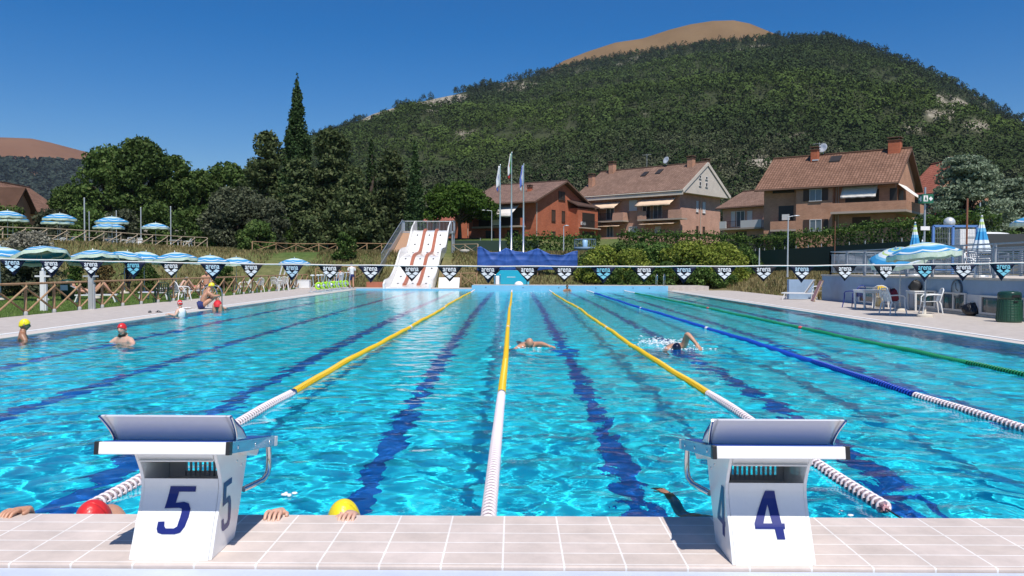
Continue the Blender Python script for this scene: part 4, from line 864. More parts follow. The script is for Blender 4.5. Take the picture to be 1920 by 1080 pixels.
# ---- plastic furniture
M_pla = mat('white_plastic', (.78,.78,.77), .35); M_plg = mat('dark_green_plastic', (.01,.05,.03), .4); M_sling = mat('grey_sling', (.35,.36,.38), .8); M_plb = mat('blue_plastic', (.03,.05,.25), .4)
def chair_meshes(m):
    seat = MB(); rows = [[(x, y, .42+.015*abs(x)*4*abs(x)*4*.3-.02*math.sin((y+.22)*3)) for x in np.linspace(-.24,.24,7)] for y in np.linspace(-.22,.24,6)]; seat.grid(rows)
    seat.grid([[(x, y, z-.015) for x, y, z in r_] for r_ in rows])
    back = MB()
    for x in np.linspace(-.19,.19,6): back.beam((x*.9,-.22,.44), (x*1.1,-.33,.80), .042, .012)
    pts = [(-.25,-.22,.42),(-.255,-.29,.66),(-.22,-.335,.80),(-.1,-.35,.86),(.1,-.35,.86),(.22,-.335,.80),(.255,-.29,.66),(.25,-.22,.42)]; back.tube(pts, .019, 6)
    arms = []
    for s in (-1,1):
        a = MB(); a.tube([(s*.245,-.27,.64),(s*.29,-.05,.655),(s*.29,.17,.63),(s*.275,.25,.55)], .022, 6); arms.append(a.mesh('armrest', m))
    legs = []
    for sx in (-1,1):
        for sy in (-1,1):
            l = MB(); top = (sx*.24, .25 if sy > 0 else -.2, .55 if sy > 0 else .42); l.tube([top, (sx*.25, sy*.25, .35),(sx*.29, sy*.31, 0)], [.024,.026,.018], 6); legs.append(l.mesh('leg', m))
    return [('seat', seat.mesh('seat', m)), ('backrest', back.mesh('backrest', m))]+[('armrest', a) for a in arms]+[('leg', l) for l in legs]
CH = chair_meshes(M_pla); CHG = chair_meshes(M_plg); CHB = chair_meshes(M_plb)
def chair(label, loc, rz, kind=None, group='white plastic garden chairs'):
    t = thing('plastic_chair', label, 'chair', loc, rz, group)
    for n, me in (kind or CH): link(n, me, t)
    return t
def lounger(label, loc, rz, up=.6, sling=M_sling, frame=M_pla, group='sun loungers'):
    t = thing('sun_lounger', label, 'sun lounger', loc, rz, group)
    f = MB()
    for s in (-.3,.3): f.beam((s,-.6,.32), (s,.95,.32), .04, .05)
    f.beam((-.3,.95,.32), (.3,.95,.32), .04, .05); f.build('frame', frame, t)
    s_ = MB(); s_.box(-.27,.27,-.1,.93,.335,.35); s_.build('sling', sling, t)
    b = MB(); c, sn = math.cos(up), math.sin(up)
    b.add([(-.27,-.1,.345),(.27,-.1,.345),(.27,-.1-.75*c,.345+.75*sn),(-.27,-.1-.75*c,.345+.75*sn)], [(0,1,2,3)]); o = b.build('backrest', sling, t); solid(o, .03)
    for x in (-.28,.28):
        for y in (-.5,.8): l = MB(); l.beam((x,y,.32), (x*1.05,y+(.12 if y > 0 else -.12),0), .045); l.build('leg', frame, t)
    return t
def lawn(px, D): p = W(px, 500, D); return (p.x, p.y, max(.0, tz(p.x, p.y)))
lounger('white framed sun lounger with a tanned sunbather under the lower umbrellas', lawn(172, 33.5), R(-70), .5)
lying(lawn(172, 33.5), R(-70), 'sunbather lying on the lounger with both knees raised', SK1, M_navy2)
lounger('sun lounger covered by a pink and blue beach towel', lawn(300, 37), R(75), .35, sling=mat('pink_towel', (.55,.25,.34), .9, col2=(.2,.3,.6), nscale=2))
chair('dark green plastic chair on the grass behind the crossed fence', lawn(303, 33.6), R(30), CHG)
chair('white plastic chair on the grass left of the sitting couple', lawn(340, 35.2), R(-40))
chair('white plastic chair under the man with crossed arms by the fence', lawn(387, 40.5), R(200)); lx = lawn(387, 40.5)
sitting(lx, R(200), 'tanned man sitting on a white chair with dark shorts on the lawn', SK1, None, M_capk)
lounger('sun lounger under the fair sunbather by the fence', lawn(362, 40), R(150), .5)
lx = lawn(362, 40); lying(lx, R(150), 'fair sunbather leaning back on a lounger beside the tanned man', SK2, M_trr)
chair('white plastic chair right of the man in the yellow cap', lawn(458, 45.5), R(120)); chair('white plastic chair turned sideways near the last fence posts', lawn(482, 47), R(60))
lounger('grey sun lounger tilted up in the grass between bin and sunbather', lawn(330, 44), R(100), .9)
# dark figure standing among the lower umbrellas
standing(lawn(241, 45), R(150), 'person in dark clothes standing under the overlapping umbrellas', SK3, M_capk, M_capk, group='people on the lawn')
# stack of folded loungers leaning by the deck edge, with chairs
for k in range(5):
    p = lawn(517+k*8, 55.5+.1*k); t = thing('folded_lounger', 'grey folded lounger in the upright stack by the deck fence, %s' % ['front of the row','second from the white chair','third from the white chair','fourth from the white chair','last of the row'][k], 'folded lounger', p, R(20), 'folded loungers in a stack')
    b = MB(); b.M = Matrix.Rotation(R(12), 4, 'Y')
    for s in (-.3,.3): b.beam((0,s,.05), (.10,s,1.75), .04, .05)
    b.beam((0,-.3,.1),(0,.3,.1),.04); b.beam((.1,-.3,1.72),(.1,.3,1.72),.04); b.build('frame', M_pla, t)
    q = MB(); q.M = b.M; q.add([(0,-.28,.15),(0,.28,.15),(.095,.28,1.68),(.095,-.28,1.68)], [(0,1,2,3)]); o = q.build('sling', M_sling, t); solid(o, .02)
chair('white plastic chair in front of the folded loungers on the deck', (*G(520,546,.03).xy, .03), R(-20)); chair('second white plastic chair beside the folded loungers', (*G(532,545,.03).xy, .03), R(20))
b = MB(); b.box(-.5,.5,-.25,.25,0,.55); b.box(-.52,.52,-.27,.27,.55,.6); o = b.build('storage_box', M_pla, loc=(*G(568,541,.03).xy, .03)); bevel(o, .03); tag(o, 'low white storage box on the deck right of the folded loungers', 'box')
b = MB(); b.lathe([(.26,0),(.3,.1),(.31,.75),(.33,.78),(.30,.86),(.1,.92),(0,.93)], 16); b.box(-.16,.16,-.335,-.30,.42,.66,1); p = lawn(127, 36.5); o = b.build('litter_bin', [M_plg, M_wsh], loc=p); tag(o, 'dark green litter bin with a white notice on the lawn', 'bin')
# shower-like posts with a little shelf
for px, D, lab in ((80,27.2,'white shower post with a top bar near the silvery bush'), (170,27.8,'grey shower post with a top bar near the sunbather')):
    t = thing('shower_post', lab, 'shower post', lawn(px, D), 0, 'shower posts on the lawn'); mm = M_pla if px == 80 else M_pole
    b = MB(); b.box(-.07,.07,-.06,.06,0,1.35); b.box(.08,.13,-.05,.05,.0,.9); b.build('column', mm, t); b = MB(); b.box(-.25,.25,-.05,.05,1.15,1.2); b.build('cross_bar', mm, t); b = MB(); b.lathe([(.05,1.35),(.05,1.44),(.02,1.46)], 8); b.build('head', M_pole, t)
# tall thin posts on the upper terrace
for px, py, D, r in ((158,372,66,.055),(167,398,69,.04),(264,390,72,.05),(320,388,73,.05),(218,396,72,.04)):
    p = W(px, py, D); g = tz(p.x, p.y); b = MB(); b.tube([(0,0,0),(0,0,p.z-g)], r, 8); b.lathe([(r*1.2,p.z-g),(r*1.2,p.z-g+.04),(0,p.z-g+.06)], 8)
    tag(b.build('lamp_pole', M_pole, loc=(p.x, p.y, g)), {158:'tallest and thickest grey pole on the upper terrace',167:'short thin pole just beside the tallest grey pole',264:'grey pole between two upper terrace umbrellas, left of the single umbrella',320:'grey pole right of the single upper terrace umbrella',218:'thin grey pole behind the pair of upper umbrellas'}[px], 'pole', 'grey poles on the upper terrace')
# tables and a few bins on the upper terrace, seen through the rails
for k, (px, D) in enumerate(((113,64),(210,66),(330,69))):
    p = lawn(px, D); t = thing('garden_table', 'small white table under %s' % ('the pair of umbrellas above the silvery bush','the pair of umbrellas beyond the tall pole','the trees at the end of the upper fence')[k], 'table', p, 0, 'white garden tables on the upper terrace')
    b = MB(); b.box(-.4,.4,-.4,.4,.69,.73); bevel(b.build('table_top', M_pla, t), .02)
    for sx in (-.34,.34):
        for sy in (-.34,.34): l = MB(); l.tube([(sx,sy,0),(sx*.9,sy*.9,.69)], .03, 6); l.build('leg', M_pla, t)
for k, (px, D, rz) in enumerate(((88,63,.4),(130,62,2.5),(122,65,4),(203,64.5,1),(232,66,2),(246,66.5,.6),(258,67,3),(352,69,1.5))):
    chair('plastic chair on the upper terrace, %s' % ['beside the silvery bush','right of the silvery bush umbrella pole','behind the umbrella above the silvery bush','under the tilted upper umbrella','first of three right of the upper pair','middle of three right of the upper pair','last of three right of the upper pair','by the far end of the upper fence'][k], lawn(px, D), rz, group='chairs on the upper terrace')
# flip-flops and a towel on the deck
g = G(281, 586, .03)
for k, (dx, dy, a) in enumerate(((0,0,.4),(.24,.12,1.1))):
    t = thing('flip_flop', ['dark flip-flop lying on the deck, left one of the pair','dark flip-flop lying on the deck, right one of the pair'][k], 'flip-flop', (g.x+dx, g.y+dy, .03), a, 'pair of flip-flops')
    b = MB(); b.prism([(.055*math.cos(q)*(1-.15*math.sin(q)), .15*math.sin(q)) for q in np.linspace(0, 2*math.pi, 18)[:-1]], .0, .022, 'z'); b.build('sole', M_cap, t)
    b = MB(); b.tube([(-.045,-.02,.02),(-.02,.04,.06),(0,.09,.022)], .009, 5); b.tube([(.045,-.02,.02),(.02,.04,.06),(0,.09,.022)], .009, 5); b.build('strap', M_cap, t)
g = G(346, 579, .03); b = MB(); b.grid([[(x, y, .02+.03*abs(math.sin(x*19+y*11))) for x in np.linspace(-.22,.22,9)] for y in np.linspace(-.15,.15,7)]); o = b.build('towel', M_wsh, loc=(g.x, g.y, .03)); solid(o, .01); tag(o, 'small crumpled white towel on the deck by the child in the red cap', 'towel')
# ---- pool bikes parked along the edge
M_lime = mat('lime_disc', (.42,.72,.03), .35); M_bike = mat('bike_frame', (.62,.66,.68), .3, metal=.5)
def bike(label, loc, rz):
    t = thing('pool_bike', label, 'pool bike', loc, rz, 'pool bikes with lime green discs')
    f = MB()
    for s in (-.25,.25): f.tube([(s,-.5,.03),(s,.55,.03)], .022, 6)
    f.tube([(-.25,-.45,.03),(.25,-.45,.03)], .022, 6); f.tube([(-.25,.5,.03),(.25,.5,.03)], .022, 6); f.tube([(0,-.45,.03),(0,-.25,.45),(0,-.3,.98)], .025, 6); f.tube([(0,-.25,.45),(0,.3,.40),(0,.5,.03)], .025, 6); f.tube([(0,.3,.40),(0,.42,1.1)], .025, 6); f.build('frame', M_bike, t)
    d = MB(); d.M = Matrix.Translation((0,.05,.38)) @ Matrix.Rotation(R(90), 4, 'Y'); d.lathe([(.11,-.02),(.21,-.02),(.23,0),(.21,.02),(.11,.02),(.11,-.02)], 20, mi=0); d.lathe([(0,-.03),(.105,-.03),(.105,.03),(0,.03)], 14, mi=1); d.build('disc', [M_lime, M_bike], t)
    s = MB(); s.ball((0,-.31,1.0), (.10,.14,.045), 10, 6); s.build('saddle', M_pla, t)
    h = MB(); h.tube([(-.24,.5,1.12),(-.22,.4,1.14),(0,.42,1.1),(.22,.4,1.14),(.24,.5,1.12)], .018, 6); h.build('handlebar', M_pla, t)
    for q in (-1,1): p = MB(); p.beam((0,.05,.38), (q*.1,.05+q*.12,.38-q*.12), .03); p.box(q*.12-.05,q*.12+.05,.05+q*.12-.04,.05+q*.12+.04,.37-q*.12,.39-q*.12); p.build('pedal', M_cap, t)
    return t
LB = ['pool bike with a lime disc, nearest in the row along the edge','pool bike second from the near end of the row','pool bike third from the near end of the row','pool bike in the middle of the row, before the standing man','pool bike just behind the middle of the row','pool bike third from the slide end of the row','pool bike second from the slide end of the row','pool bike last in the row, closest to the slide']
for k in range(8): bike(LB[k], (-11.45+.06*(k%2), 46.6+1.02*k, .037), R(-62+8*(k%3)))
p = (-11.95, 55.0, .08); sitting((p[0], p[1], .1), R(80), 'person sitting behind the pool bikes in a grey top', SK1, M_sling, M_navy2, group='people on the deck')
# ================================================================ WATER SLIDE
M_fib = mat('white_fibreglass', (.80,.78,.74), .22, noise=.04, nscale=1.5, coat=.3); M_div = mat('terracotta_divider', (.40,.135,.075), .45, noise=.12, nscale=3); M_fibin = mat('slide_inner_wall', (.70,.58,.50), .35)
SLX, SLW = -7.28, 1.50
PRF = [(54.15,-.10),(54.6,.16),(56.2,.20),(57.1,.30),(58.4,.72),(60.2,1.45),(61.2,2.02),(62.0,2.36),(63.2,2.52),(65.6,2.66),(66.4,2.85),(67.4,3.45),(69.2,4.5),(69.9,4.74),(70.6,4.80),(72.4,4.80)]
t = thing('water_slide', 'wide white three lane water slide with terracotta dividers at the far pool end', 'water slide', (SLX, 54.15, 0))
prf = [(y-54.15, z) for y, z in PRF]
def smooth_prof(p, n=70):
    ys_ = np.linspace(p[0][0], p[-1][0], n); zs = np.interp(ys_, [a for a,_ in p], [b for _,b in p]); k = np.array([.25,.5,.25])
    for _ in range(3): zs[1:-1] = np.convolve(zs, k, 'valid')
    return list(zip(ys_, zs))
SP = smooth_prof(prf)
b = MB(); b.grid([[(x, y, z) for x in np.linspace(-SLW, SLW, 7)] for y, z in SP]); b.grid([[(x, y, z-.12) for x in (-SLW, SLW)] for y, z in SP])
b.box(-SLW, SLW, 0-.02, .0, -.6, SP[0][1], 0)
b.build('chute', M_fib, t)
for s in (-1,1):
    b = MB(); hw = lambda y: .50+.35*sm((y-16.0)/1.6)+.05*math.sin(y*.8)
    b.grid([[(s*SLW, y, z-.25), (s*(SLW+.02), y, z+hw(y)), (s*(SLW+.13), y, z+hw(y)), (s*(SLW+.11), y, z-.25)] for y, z in SP], 0, False)
    b.add([(s*SLW, 0, -.35), (s*(SLW+.02), 0, SP[0][1]+.5), (s*(SLW+.13), 0, SP[0][1]+.5), (s*(SLW+.11), 0, -.35)], [(0,1,2,3)])
    b.build('side_wall', M_fib, t)
for x in (-.5,.5):
    b = MB(); b.grid([[(x-.13, y, z), (x-.11, y, z+.15), (x+.11, y, z+.15), (x+.13, y, z)] for y, z in SP[9:-6]], 0, False)
    y, z = SP[9]; b.add([(x-.13,y,z),(x-.11,y,z+.15),(x+.11,y,z+.15),(x+.13,y,z)], [(0,1,2,3)]); b.build('lane_divider', M_div, t)
mk = mat('slide_mark', (.05,.05,.05), .6); b = MB(); mr_ = np.random.default_rng(2)
for x in (-1.0,0,1.0):
    for y in np.arange(3, 16.2, 1.45):
        z = np.interp(y, [p[0] for p in SP], [p[1] for p in SP]); z2 = np.interp(y+.22, [p[0] for p in SP], [p[1] for p in SP]); xx = x+mr_.uniform(-.1,.1)
        b.add([(xx-.07,y,z+.012),(xx+.07,y,z+.012),(xx+.05,y+.22,z2+.012),(xx-.05,y+.22,z2+.012)], [(0,1,2,3)])
b.build('arrow_marks', mk, t)
# platform, stair, railings, supports
M_rail2 = mat('galvanised', (.50,.52,.54), .4, metal=.6); M_step2 = mat('stair_terracotta', (.55,.36,.24), .6)
b = MB(); b.box(-2.9, 1.75, 18.25, 20.3, 4.62, 4.76); b.build('platform', M_rail2, t)
def railing(pts, h, bars, name='railing'):
    b = MB()
    for p, q in zip(pts, pts[1:]):
        p = Vector(p); q = Vector(q); b.tube([p+Vector((0,0,h)), q+Vector((0,0,h))], .03, 6); b.tube([p+Vector((0,0,.12)), q+Vector((0,0,.12))], .02, 6)
        n = max(2, int((q-p).length/bars))
        for k in range(n+1): a = p.lerp(q, k/n); b.tube([a, a+Vector((0,0,h))], .012 if k % 8 else .03, 5)
    b.build(name, M_rail2, t)
railing([(-2.9,18.3,4.76),(-2.9,20.3,4.76),(1.75,20.3,4.76),(1.75,18.3,4.76)], 1.05, .13); railing([(-2.9,18.3,4.76),(-1.7,18.3,4.76)], 1.05, .13) if False else None
b = MB()
for k in range(16): q = k/15; y = lerp(9.5, 18.2, q); z = lerp(1.9, 4.6, q); b.box(-2.8,-1.72, y, y+.35, z, z+.05); b.box(-2.8,-1.72, y+.30, y+.32, z, z+.21)
b.build('stair', M_step2, t)
b = MB()
for x in (-2.87,):
    b.beam((x,5.5,.9+.3), (x,18.3,4.76), .05, .5)
    for k in range(24): q = k/23; p = Vector((x,lerp(7.0,18.3,q),lerp(1.6,4.76,q))); b.tube([p, p+Vector((0,0,1.0))], .014, 5)
    b.tube([(x,7.0,2.6),(x,18.3,5.78)], .03, 6)
b.build('stair_railing', M_rail2, t)
for x in (-2.6,1.65):
    for y in (18.4,20.1): b = MB(); b.tube([(x,y,2.2),(x,y,4.65)], .11, 8); b.build('support_post', M_rail2, t)
for x in (-1.4,1.4):
    for y in (9.0,13.0): z = np.interp(y, [p[0] for p in SP], [p[1] for p in SP]); b = MB(); b.tube([(x,y,.3),(x,y,z-.1)], .08, 8); b.build('support_post', M_rail2, t)
# ---- small slabs at the foot of the slide
b = MB(); b.prism([(0,0),(1.5,0),(1.5,.95),(.0,.95)], 0, .05, 'y'); b.M = None; o = b.build('white_slab', M_fib, loc=(-5.45, 57.4, .06)); o.rotation_euler = (R(-38),0,0); bevel(o, .01); tag(o, 'tilted white slab lying at the foot of the bank right of the slide', 'slab')
b = MB(); b.box(-1.6,0,-.1,.1,0,.42); o = b.build('edging_board', M_div, loc=(-8.95, 57.2, .06)); tag(o, 'low terracotta edging board left of the slide', 'edging')
b = MB(); b.lathe([(.35,0),(.42,.14),(.40,.22),(.1,.25),(0,.25)], 14); p = W(871, 484, 66); o = b.build('stone_disc', M_stone, loc=(p.x, p.y, tz(p.x,p.y)+.1)); tag(o, 'pale round stone slab on the grass between slide and tarpaulin', 'stone')
# ================================================================ FLAGPOLES
FLC = {'g': (.03,.30,.10), 'w': (.75,.75,.75), 'r': (.60,.04,.04), 'b': (.10,.15,.5)}
FLM = {k: mat('flag_'+k, c, .8) for k, c in FLC.items()}
def flagpole(px, ptop, D, cols, label, blue=False):
    p = W(px, ptop, D); g = tz(p.x, p.y); h = p.z-g; t = thing('flagpole', label, 'flagpole', (p.x, p.y, g), 0, 'flagpoles behind the pool')
    b = MB(); b.lathe([(.12,0),(.12,.03),(.075,.05),(.065,h*.5),(.035,h),(.05,h+.02),(.03,h+.09),(0,h+.1)], 10); b.build('pole', M_alu, t)
    f = MB(); n = len(cols); H = 1.75 if n == 3 else 1.55
    for i, c in enumerate(cols):      # cloth hanging limp along the pole, the bands side by side in folds
        rows = []
        for a in range(15):
            v = a/14; row = []
            for j in range(5):
                u = (i+j/4)/n; ang = u*7; rad = (.07+.30*u)*(.25+.75*min(1, v*1.8))*(1-.15*v)
                row.append((.03+rad*abs(math.cos(ang*.5+1))*1.0+.05*u, .10*math.sin(ang)*(.3+v), h-.05-v*H*(.78+.22*u)-.25*u*min(1, v*3)))
            rows.append(row)
        f.grid(rows, i)
    o = f.build('flag', [FLM[c] for c in cols], t); solid(o, .006); o.scale = (-1,1,1)
    return t
flagpole(938, 310, 62, 'wwb', 'flagpole with a limp white and blue flag, in front of the striped awning', True)
flagpole(959.5, 287, 62.5, 'gwr', 'tallest flagpole with a green white and red flag')
flagpole(982, 309, 62, 'wbw', 'flagpole with a limp white and blue flag, closest to the brick gable')
# ================================================================ TARPAULIN SCREEN
M_tarp = mat('blue_tarpaulin', (.022,.085,.33), .62, noise=.2, nscale=1.3)
xa, xb, Yt = W(895,480,61).x, W(1083,480,61).x, 61.
tops = [(xa,3.08),(xa+.25,3.15),(xa+1.0,2.70),(xa+1.6,2.72),(xa+2.2,3.05),(xa+2.9,2.78),(xa+3.7,2.72),(xa+4.6,3.02),(xa+5.6,2.55),(xa+6.5,2.50),(xb-.35,2.80),(xb,2.85)]
t = thing('tarpaulin_screen', 'blue tarpaulin sagging between posts behind the flagpoles', 'tarpaulin', (xa, Yt, 0)); rows = []
for v in np.linspace(0,1,22):
    row = []
    for x in np.linspace(xa, xb, 110):
        zt = np.interp(x, [a for a,_ in tops], [b_ for _,b_ in tops]); zb = 1.35+.05*math.sin(x*3)
        yy = .22*(float(fbm(x*.7+v*.6+20, v*1.2-x*.2, 2))-.5)+.012*math.sin(x*11+3*v)*(.3+v)
        for xp in (xa+.25, xa+2.2, xa+4.6, xb-.35): yy += .045*math.exp(-((x-xp)/1.1)**2)*(1-2*abs(math.sin(4.5*math.atan2(x-xp, .30+v*1.7))))
        yy += .05*(1-abs(math.sin((v*3.2+(3.1-zt)*1.8)*3.0)))**2*(1-v)
        row.append((x-xa, -yy, lerp(zt, zb, v)))
    rows.append(row)
b = MB(); b.grid(rows); solid(b.build('sheet', M_tarp, t), .01)
b = MB(); b.tube([(0,.1,2.05),(xb-xa,.1,2.02)], .02, 6); b.build('rope', M_cord, t)
for x in (0,2.2,4.6,7.6): b = MB(); b.tube([(x,.12,.6),(x,.12,np.interp(xa+x, [a for a,_ in tops], [b_ for _,b_ in tops])+.02)], .045, 8); b.build('post', M_wood, t)
# ================================================================ TURQUOISE STAND BY THE END WALL
M_turq = mat('turquoise_fibreglass', (.015,.36,.50), .3); M_turq2 = mat('light_turquoise', (.10,.47,.60), .35)
x0, x1 = W(927,520,57.2).x, W(992,520,57.2).x; t = thing('turquoise_platform', 'turquoise sloping panel with a white ladder end behind the pool end wall', 'platform', (x0, 57.0, DECK-.02))
w = x1-x0; b = MB(); b.prism([(.0,0),(.12,.72),(.42,1.02),(w-.42,1.02),(w-.06,.92),(w-.05,0)], 0, .08, 'y'); bevel(b.build('panel', M_turq, t), .02)
b = MB(); b.box(w-.14, w, -.25, .3, 0, .92); b.box(-.02,.06,-.25,.3,0,.7); bevel(b.build('side_panel', M_turq2, t), .02)
b = MB(); b.box(.9,1.5,-.012,0,.52,.55); b.build('rail_line', M_wsh, t)
b = MB(); b.box(.10,.36,-.3,-.1,.0,.62); bevel(b.build('white_box', M_pla, t), .03)
for x in (.04,.42): b = MB(); b.tube([(x,-.32,0),(x,-.32,.6),(x,-.2,.75)], .025, 6); b.build('ladder_rail', M_steel, t)
b = MB(); b.ball((1.75,-.35,.0), (.32,.25,.25), 14, 8); b.build('float', M_pla, t)
# ================================================================ RAISED BLUE TUB AND LAMP POSTS IN THE BUSHES
p = W(1097, 452, 70); t = thing('raised_basket', 'grey blue railed basket on a post above the bushes', 'lookout', (p.x, p.y, tz(p.x,p.y))); hz = p.z-tz(p.x,p.y); M_gb = mat('grey_blue', (.16,.24,.34), .6)
b = MB(); b.lathe([(.08,0),(.08,hz-.9)], 8); b.lathe([(.3,hz-.95),(.95,hz-.75),(.97,hz-.55),(.9,hz-.53)], 18); b.build('tub', M_gb, t)
b = MB(); b.tube([(.95*math.cos(a),.95*math.sin(a),hz+.15) for a in np.linspace(0,2*math.pi,25)], .02, 5)
for a in np.linspace(0,2*math.pi,25): b.tube([(.95*math.cos(a),.95*math.sin(a),hz-.55),(.95*math.cos(a),.95*math.sin(a),hz+.15)], .01, 4)
b.build('railing', M_gb, t); b = MB(); b.lathe([(.22,hz-.5),(.24,hz+.05),(.15,hz+.1)], 10); b.build('buoy', mat('pale_blue_buoy', (.3,.5,.7), .4), t)
M_lamp = mat('lamp_head', (.6,.62,.64), .4, metal=.3)
def lamppost(px, py, D, label, arm=.5, col=None, gz=None):
    p = W(px, py, D); g = tz(p.x, p.y) if gz is None else gz; h = p.z-g; t = thing('lamp_post', label, 'lamp post', (p.x, p.y, g), 0, 'lamp posts')
    b = MB(); b.lathe([(.07,0),(.06,.3),(.035,h-.05),(.03,h)], 8); b.build('pole', col or M_pole, t)
    if arm: b = MB(); b.tube([(0,0,h-.03),(arm*.6,-.1,h+.03)], .03, 6); b.ball((arm,-.12,h+.04), (.22,.12,.05), 10, 6); b.build('lamp_head', M_lamp, t)
    return t
lamppost(1057, 424, 70, 'thin lamp post in front of the brick house corner balcony', .25)
lamppost(1478, 406, 52, 'thin lamp post with a flat head before the brown house loggia', .5, gz=1.0)
lamppost(922, 395, 88, 'tall white lamp post before the brick house awning', -.9)
lamppost(1424, 465, 55, 'short post with a box on the dry bank', 0, gz=1.0)
b = MB(); b.tube([(0,0,0),(0,0,3.2)], .035, 6); p = W(1566, 415, 62); o = b.build('rusty_pole', mat('rust', (.22,.09,.05), .8), loc=(p.x,p.y,p.z-3.2)); tag(o, 'short rusty pole before the brown house ground floor', 'pole')
# ================================================================ TERRACE BUILDING
M_bw = mat('blue_grey_wall', (.27,.37,.50), .75, noise=.10, nscale=1.6, bump=.1, bscale=30); M_bwl = mat('pale_wall', (.55,.56,.58), .75, noise=.08, nscale=2); M_wfr = mat('white_window_frame', (.60,.59,.57), .5); M_pane = mat('dark_glass', (.035,.045,.05), .06, spec=.8); M_cop = mat('stone_coping', (.55,.49,.42), .8, noise=.15, nscale=3)
XT = 14.95
t = thing('terrace_building', 'low blue grey building with basement windows under the railed terrace', 'building', (XT, 15, 0))
b = MB(); b.box(0, 14, 0, 23.9, -.2, 1.20); bevel(b.build('wall', M_bw, t), .01)
b = MB(); b.box(-.04, 14, -.02, 23.94, 1.20, 1.27); b.build('terrace_floor', M_cop, t)
b = MB(); b.box(-1.25, -.002, 24.9, 25.2, -.1, 1.0); bevel(b.build('end_wall', M_bw, t), .01)
b = MB(); b.box(-.02,-.002, 4.0, 15.2, -.05, .72); b.build('pale_band', M_bwl, t)
b = MB(); b.box(-.07,-.021, 3.9, 15.2, .0, .10); b.build('plinth', M_cop, t)
for y0_, y1_, z0_, z1_ in ((16.8,19.6,.12,.80),(13.3,14.9,.16,.78),(11.4,12.9,.14,.76),(8.3,10.6,.12,.72),(5.6,7.9,.12,.72)):
    w = MB(); w.box(-.075,-.021, y0_, y1_, z0_, z0_+.06); w.box(-.075,-.021, y0_, y1_, z1_-.06, z1_); n = 2
    for k in range(n+1): yy = lerp(y0_, y1_-.09, k/n); w.box(-.073,-.021, yy, yy+.09, z0_+.06, z1_-.06)
    f = w.build('window', M_wfr, t); q = MB(); q.box(-.032,-.0215, y0_+.09, y1_-.09, z0_+.06, z1_-.06); q.build('pane', M_pane, f)
# clock
t = thing('wall_clock', 'round wall clock with a pale dial on the terrace wall', 'clock', (XT-.002, 27.0, .88)); b = MB(); b.M = Matrix.Rotation(R(-90), 4, 'Y'); b.lathe([(0,0),(.31,0),(.32,.05),(.28,.07),(.27,.045)], 28); b.build('rim', mat('clock_rim', (.08,.11,.14), .4), t)
b = MB(); b.M = Matrix.Rotation(R(-90), 4, 'Y'); b.lathe([(.27,.04),(.27,.046),(0,.046)], 28); b.build('dial', mat('dial', (.42,.48,.52), .4), t)
b = MB(); b.beam((-.055,0,0),(-.055,.02,.20), .012, .02); b.beam((-.055,0,0),(-.055,-.12,-.06), .012, .025); b.build('hand', M_cap, t)
# terrace railing: grey posts, rails and slatted panels
M_gal = mat('grey_railing', (.36,.39,.43), .45, metal=.4); M_pan = mat('grey_slat_panel', (.30,.33,.37), .6)
def rail_run(t, P, h=1.08, step=1.9):
    for a, b_ in zip(P, P[1:]):
        a = Vector(a); b_ = Vector(b_); n = max(1, round((b_-a).length/step)); d = (b_-a)/n; u = d.normalized()
        r = MB(); r.beam(a+Vector((0,0,h)), b_+Vector((0,0,h)), .06, .05); r.beam(a+Vector((0,0,h-.13)), b_+Vector((0,0,h-.13)), .04, .03); r.beam(a+Vector((0,0,.1)), b_+Vector((0,0,.1)), .04, .03); r.build('rail', M_gal, t)
        for k in range(n+1): q = MB(); p = a+d*k; q.beam(p, p+Vector((0,0,h)), .085, .085); q.build('post', M_gal, t)
        for k in range(n):
            s = MB(); p = a+d*k+u*.16; q = a+d*(k+1)-u*.16
            for z in np.arange(.16, h-.16, .062): s.beam(p+Vector((0,0,z)), q+Vector((0,0,z)), .008, .034)
            for e in (p, q, (p+q)/2): s.beam(e+Vector((0,0,.12)), e+Vector((0,0,h-.14)), .03, .03)
            s.build('panel', M_pan, t)
t = thing('terrace_railing', 'grey metal railing with slatted panels around the terrace', 'railing', (XT+.25, 20, 1.27))
rail_run(t, [(0,-4.0,0),(0,18.5,0),(8.5,18.5,0)])
t = thing('ramp_railing', 'second grey railing farther back on the terrace', 'railing', (21.0, 20, 1.27))
rail_run(t, [(0,0,0),(0,17.0,.0)], 1.12)
# furniture on the terrace side deck ------------------------------------------
def RD(px, py): g = G(px, py, .03); return (g.x, g.y, .03)
def table(label, loc, rz, group='white plastic tables by the terrace wall'):
    t = thing('plastic_table', label, 'table', loc, rz, group)
    b = MB(); b.box(-.45,.45,-.42,.42,.68,.72); bevel(b.build('table_top', M_pla, t), .015)
    b = MB()
    for s in (-1,1): b.box(-.42,.42,s*.38-.01,s*.38+.01,.61,.68); b.box(s*.41-.01,s*.41+.01,-.37,.37,.61,.68)
    b.build('apron', M_pla, t)
    for sx in (-1,1):
        for sy in (-1,1): l = MB(); l.tube([(sx*.39,sy*.36,.66),(sx*.37,sy*.345,0)], [.05,.035], 6); l.build('leg', M_pla, t)
    return t
p = RD(1630,579); table('white plastic table standing free, nearest the pool on the terrace side', p, R(4))
p2 = RD(1704,582); p2 = (p2[0]+.5, p2[1], .03); table('white plastic table piled with bags beneath the umbrellas', p2, R(-6))
chair('white plastic chair facing the bag table, its back to the pool', RD(1674,590), R(-80), group='white chairs by the terrace wall')
chair('white plastic chair between the umbrella pole and the dark basement windows', RD(1745,588), R(75), group='white chairs by the terrace wall')
chair('white plastic chair behind the bag table against the wall', (p2[0]+.9, p2[1]+.4, .03), R(100), group='white chairs by the terrace wall')
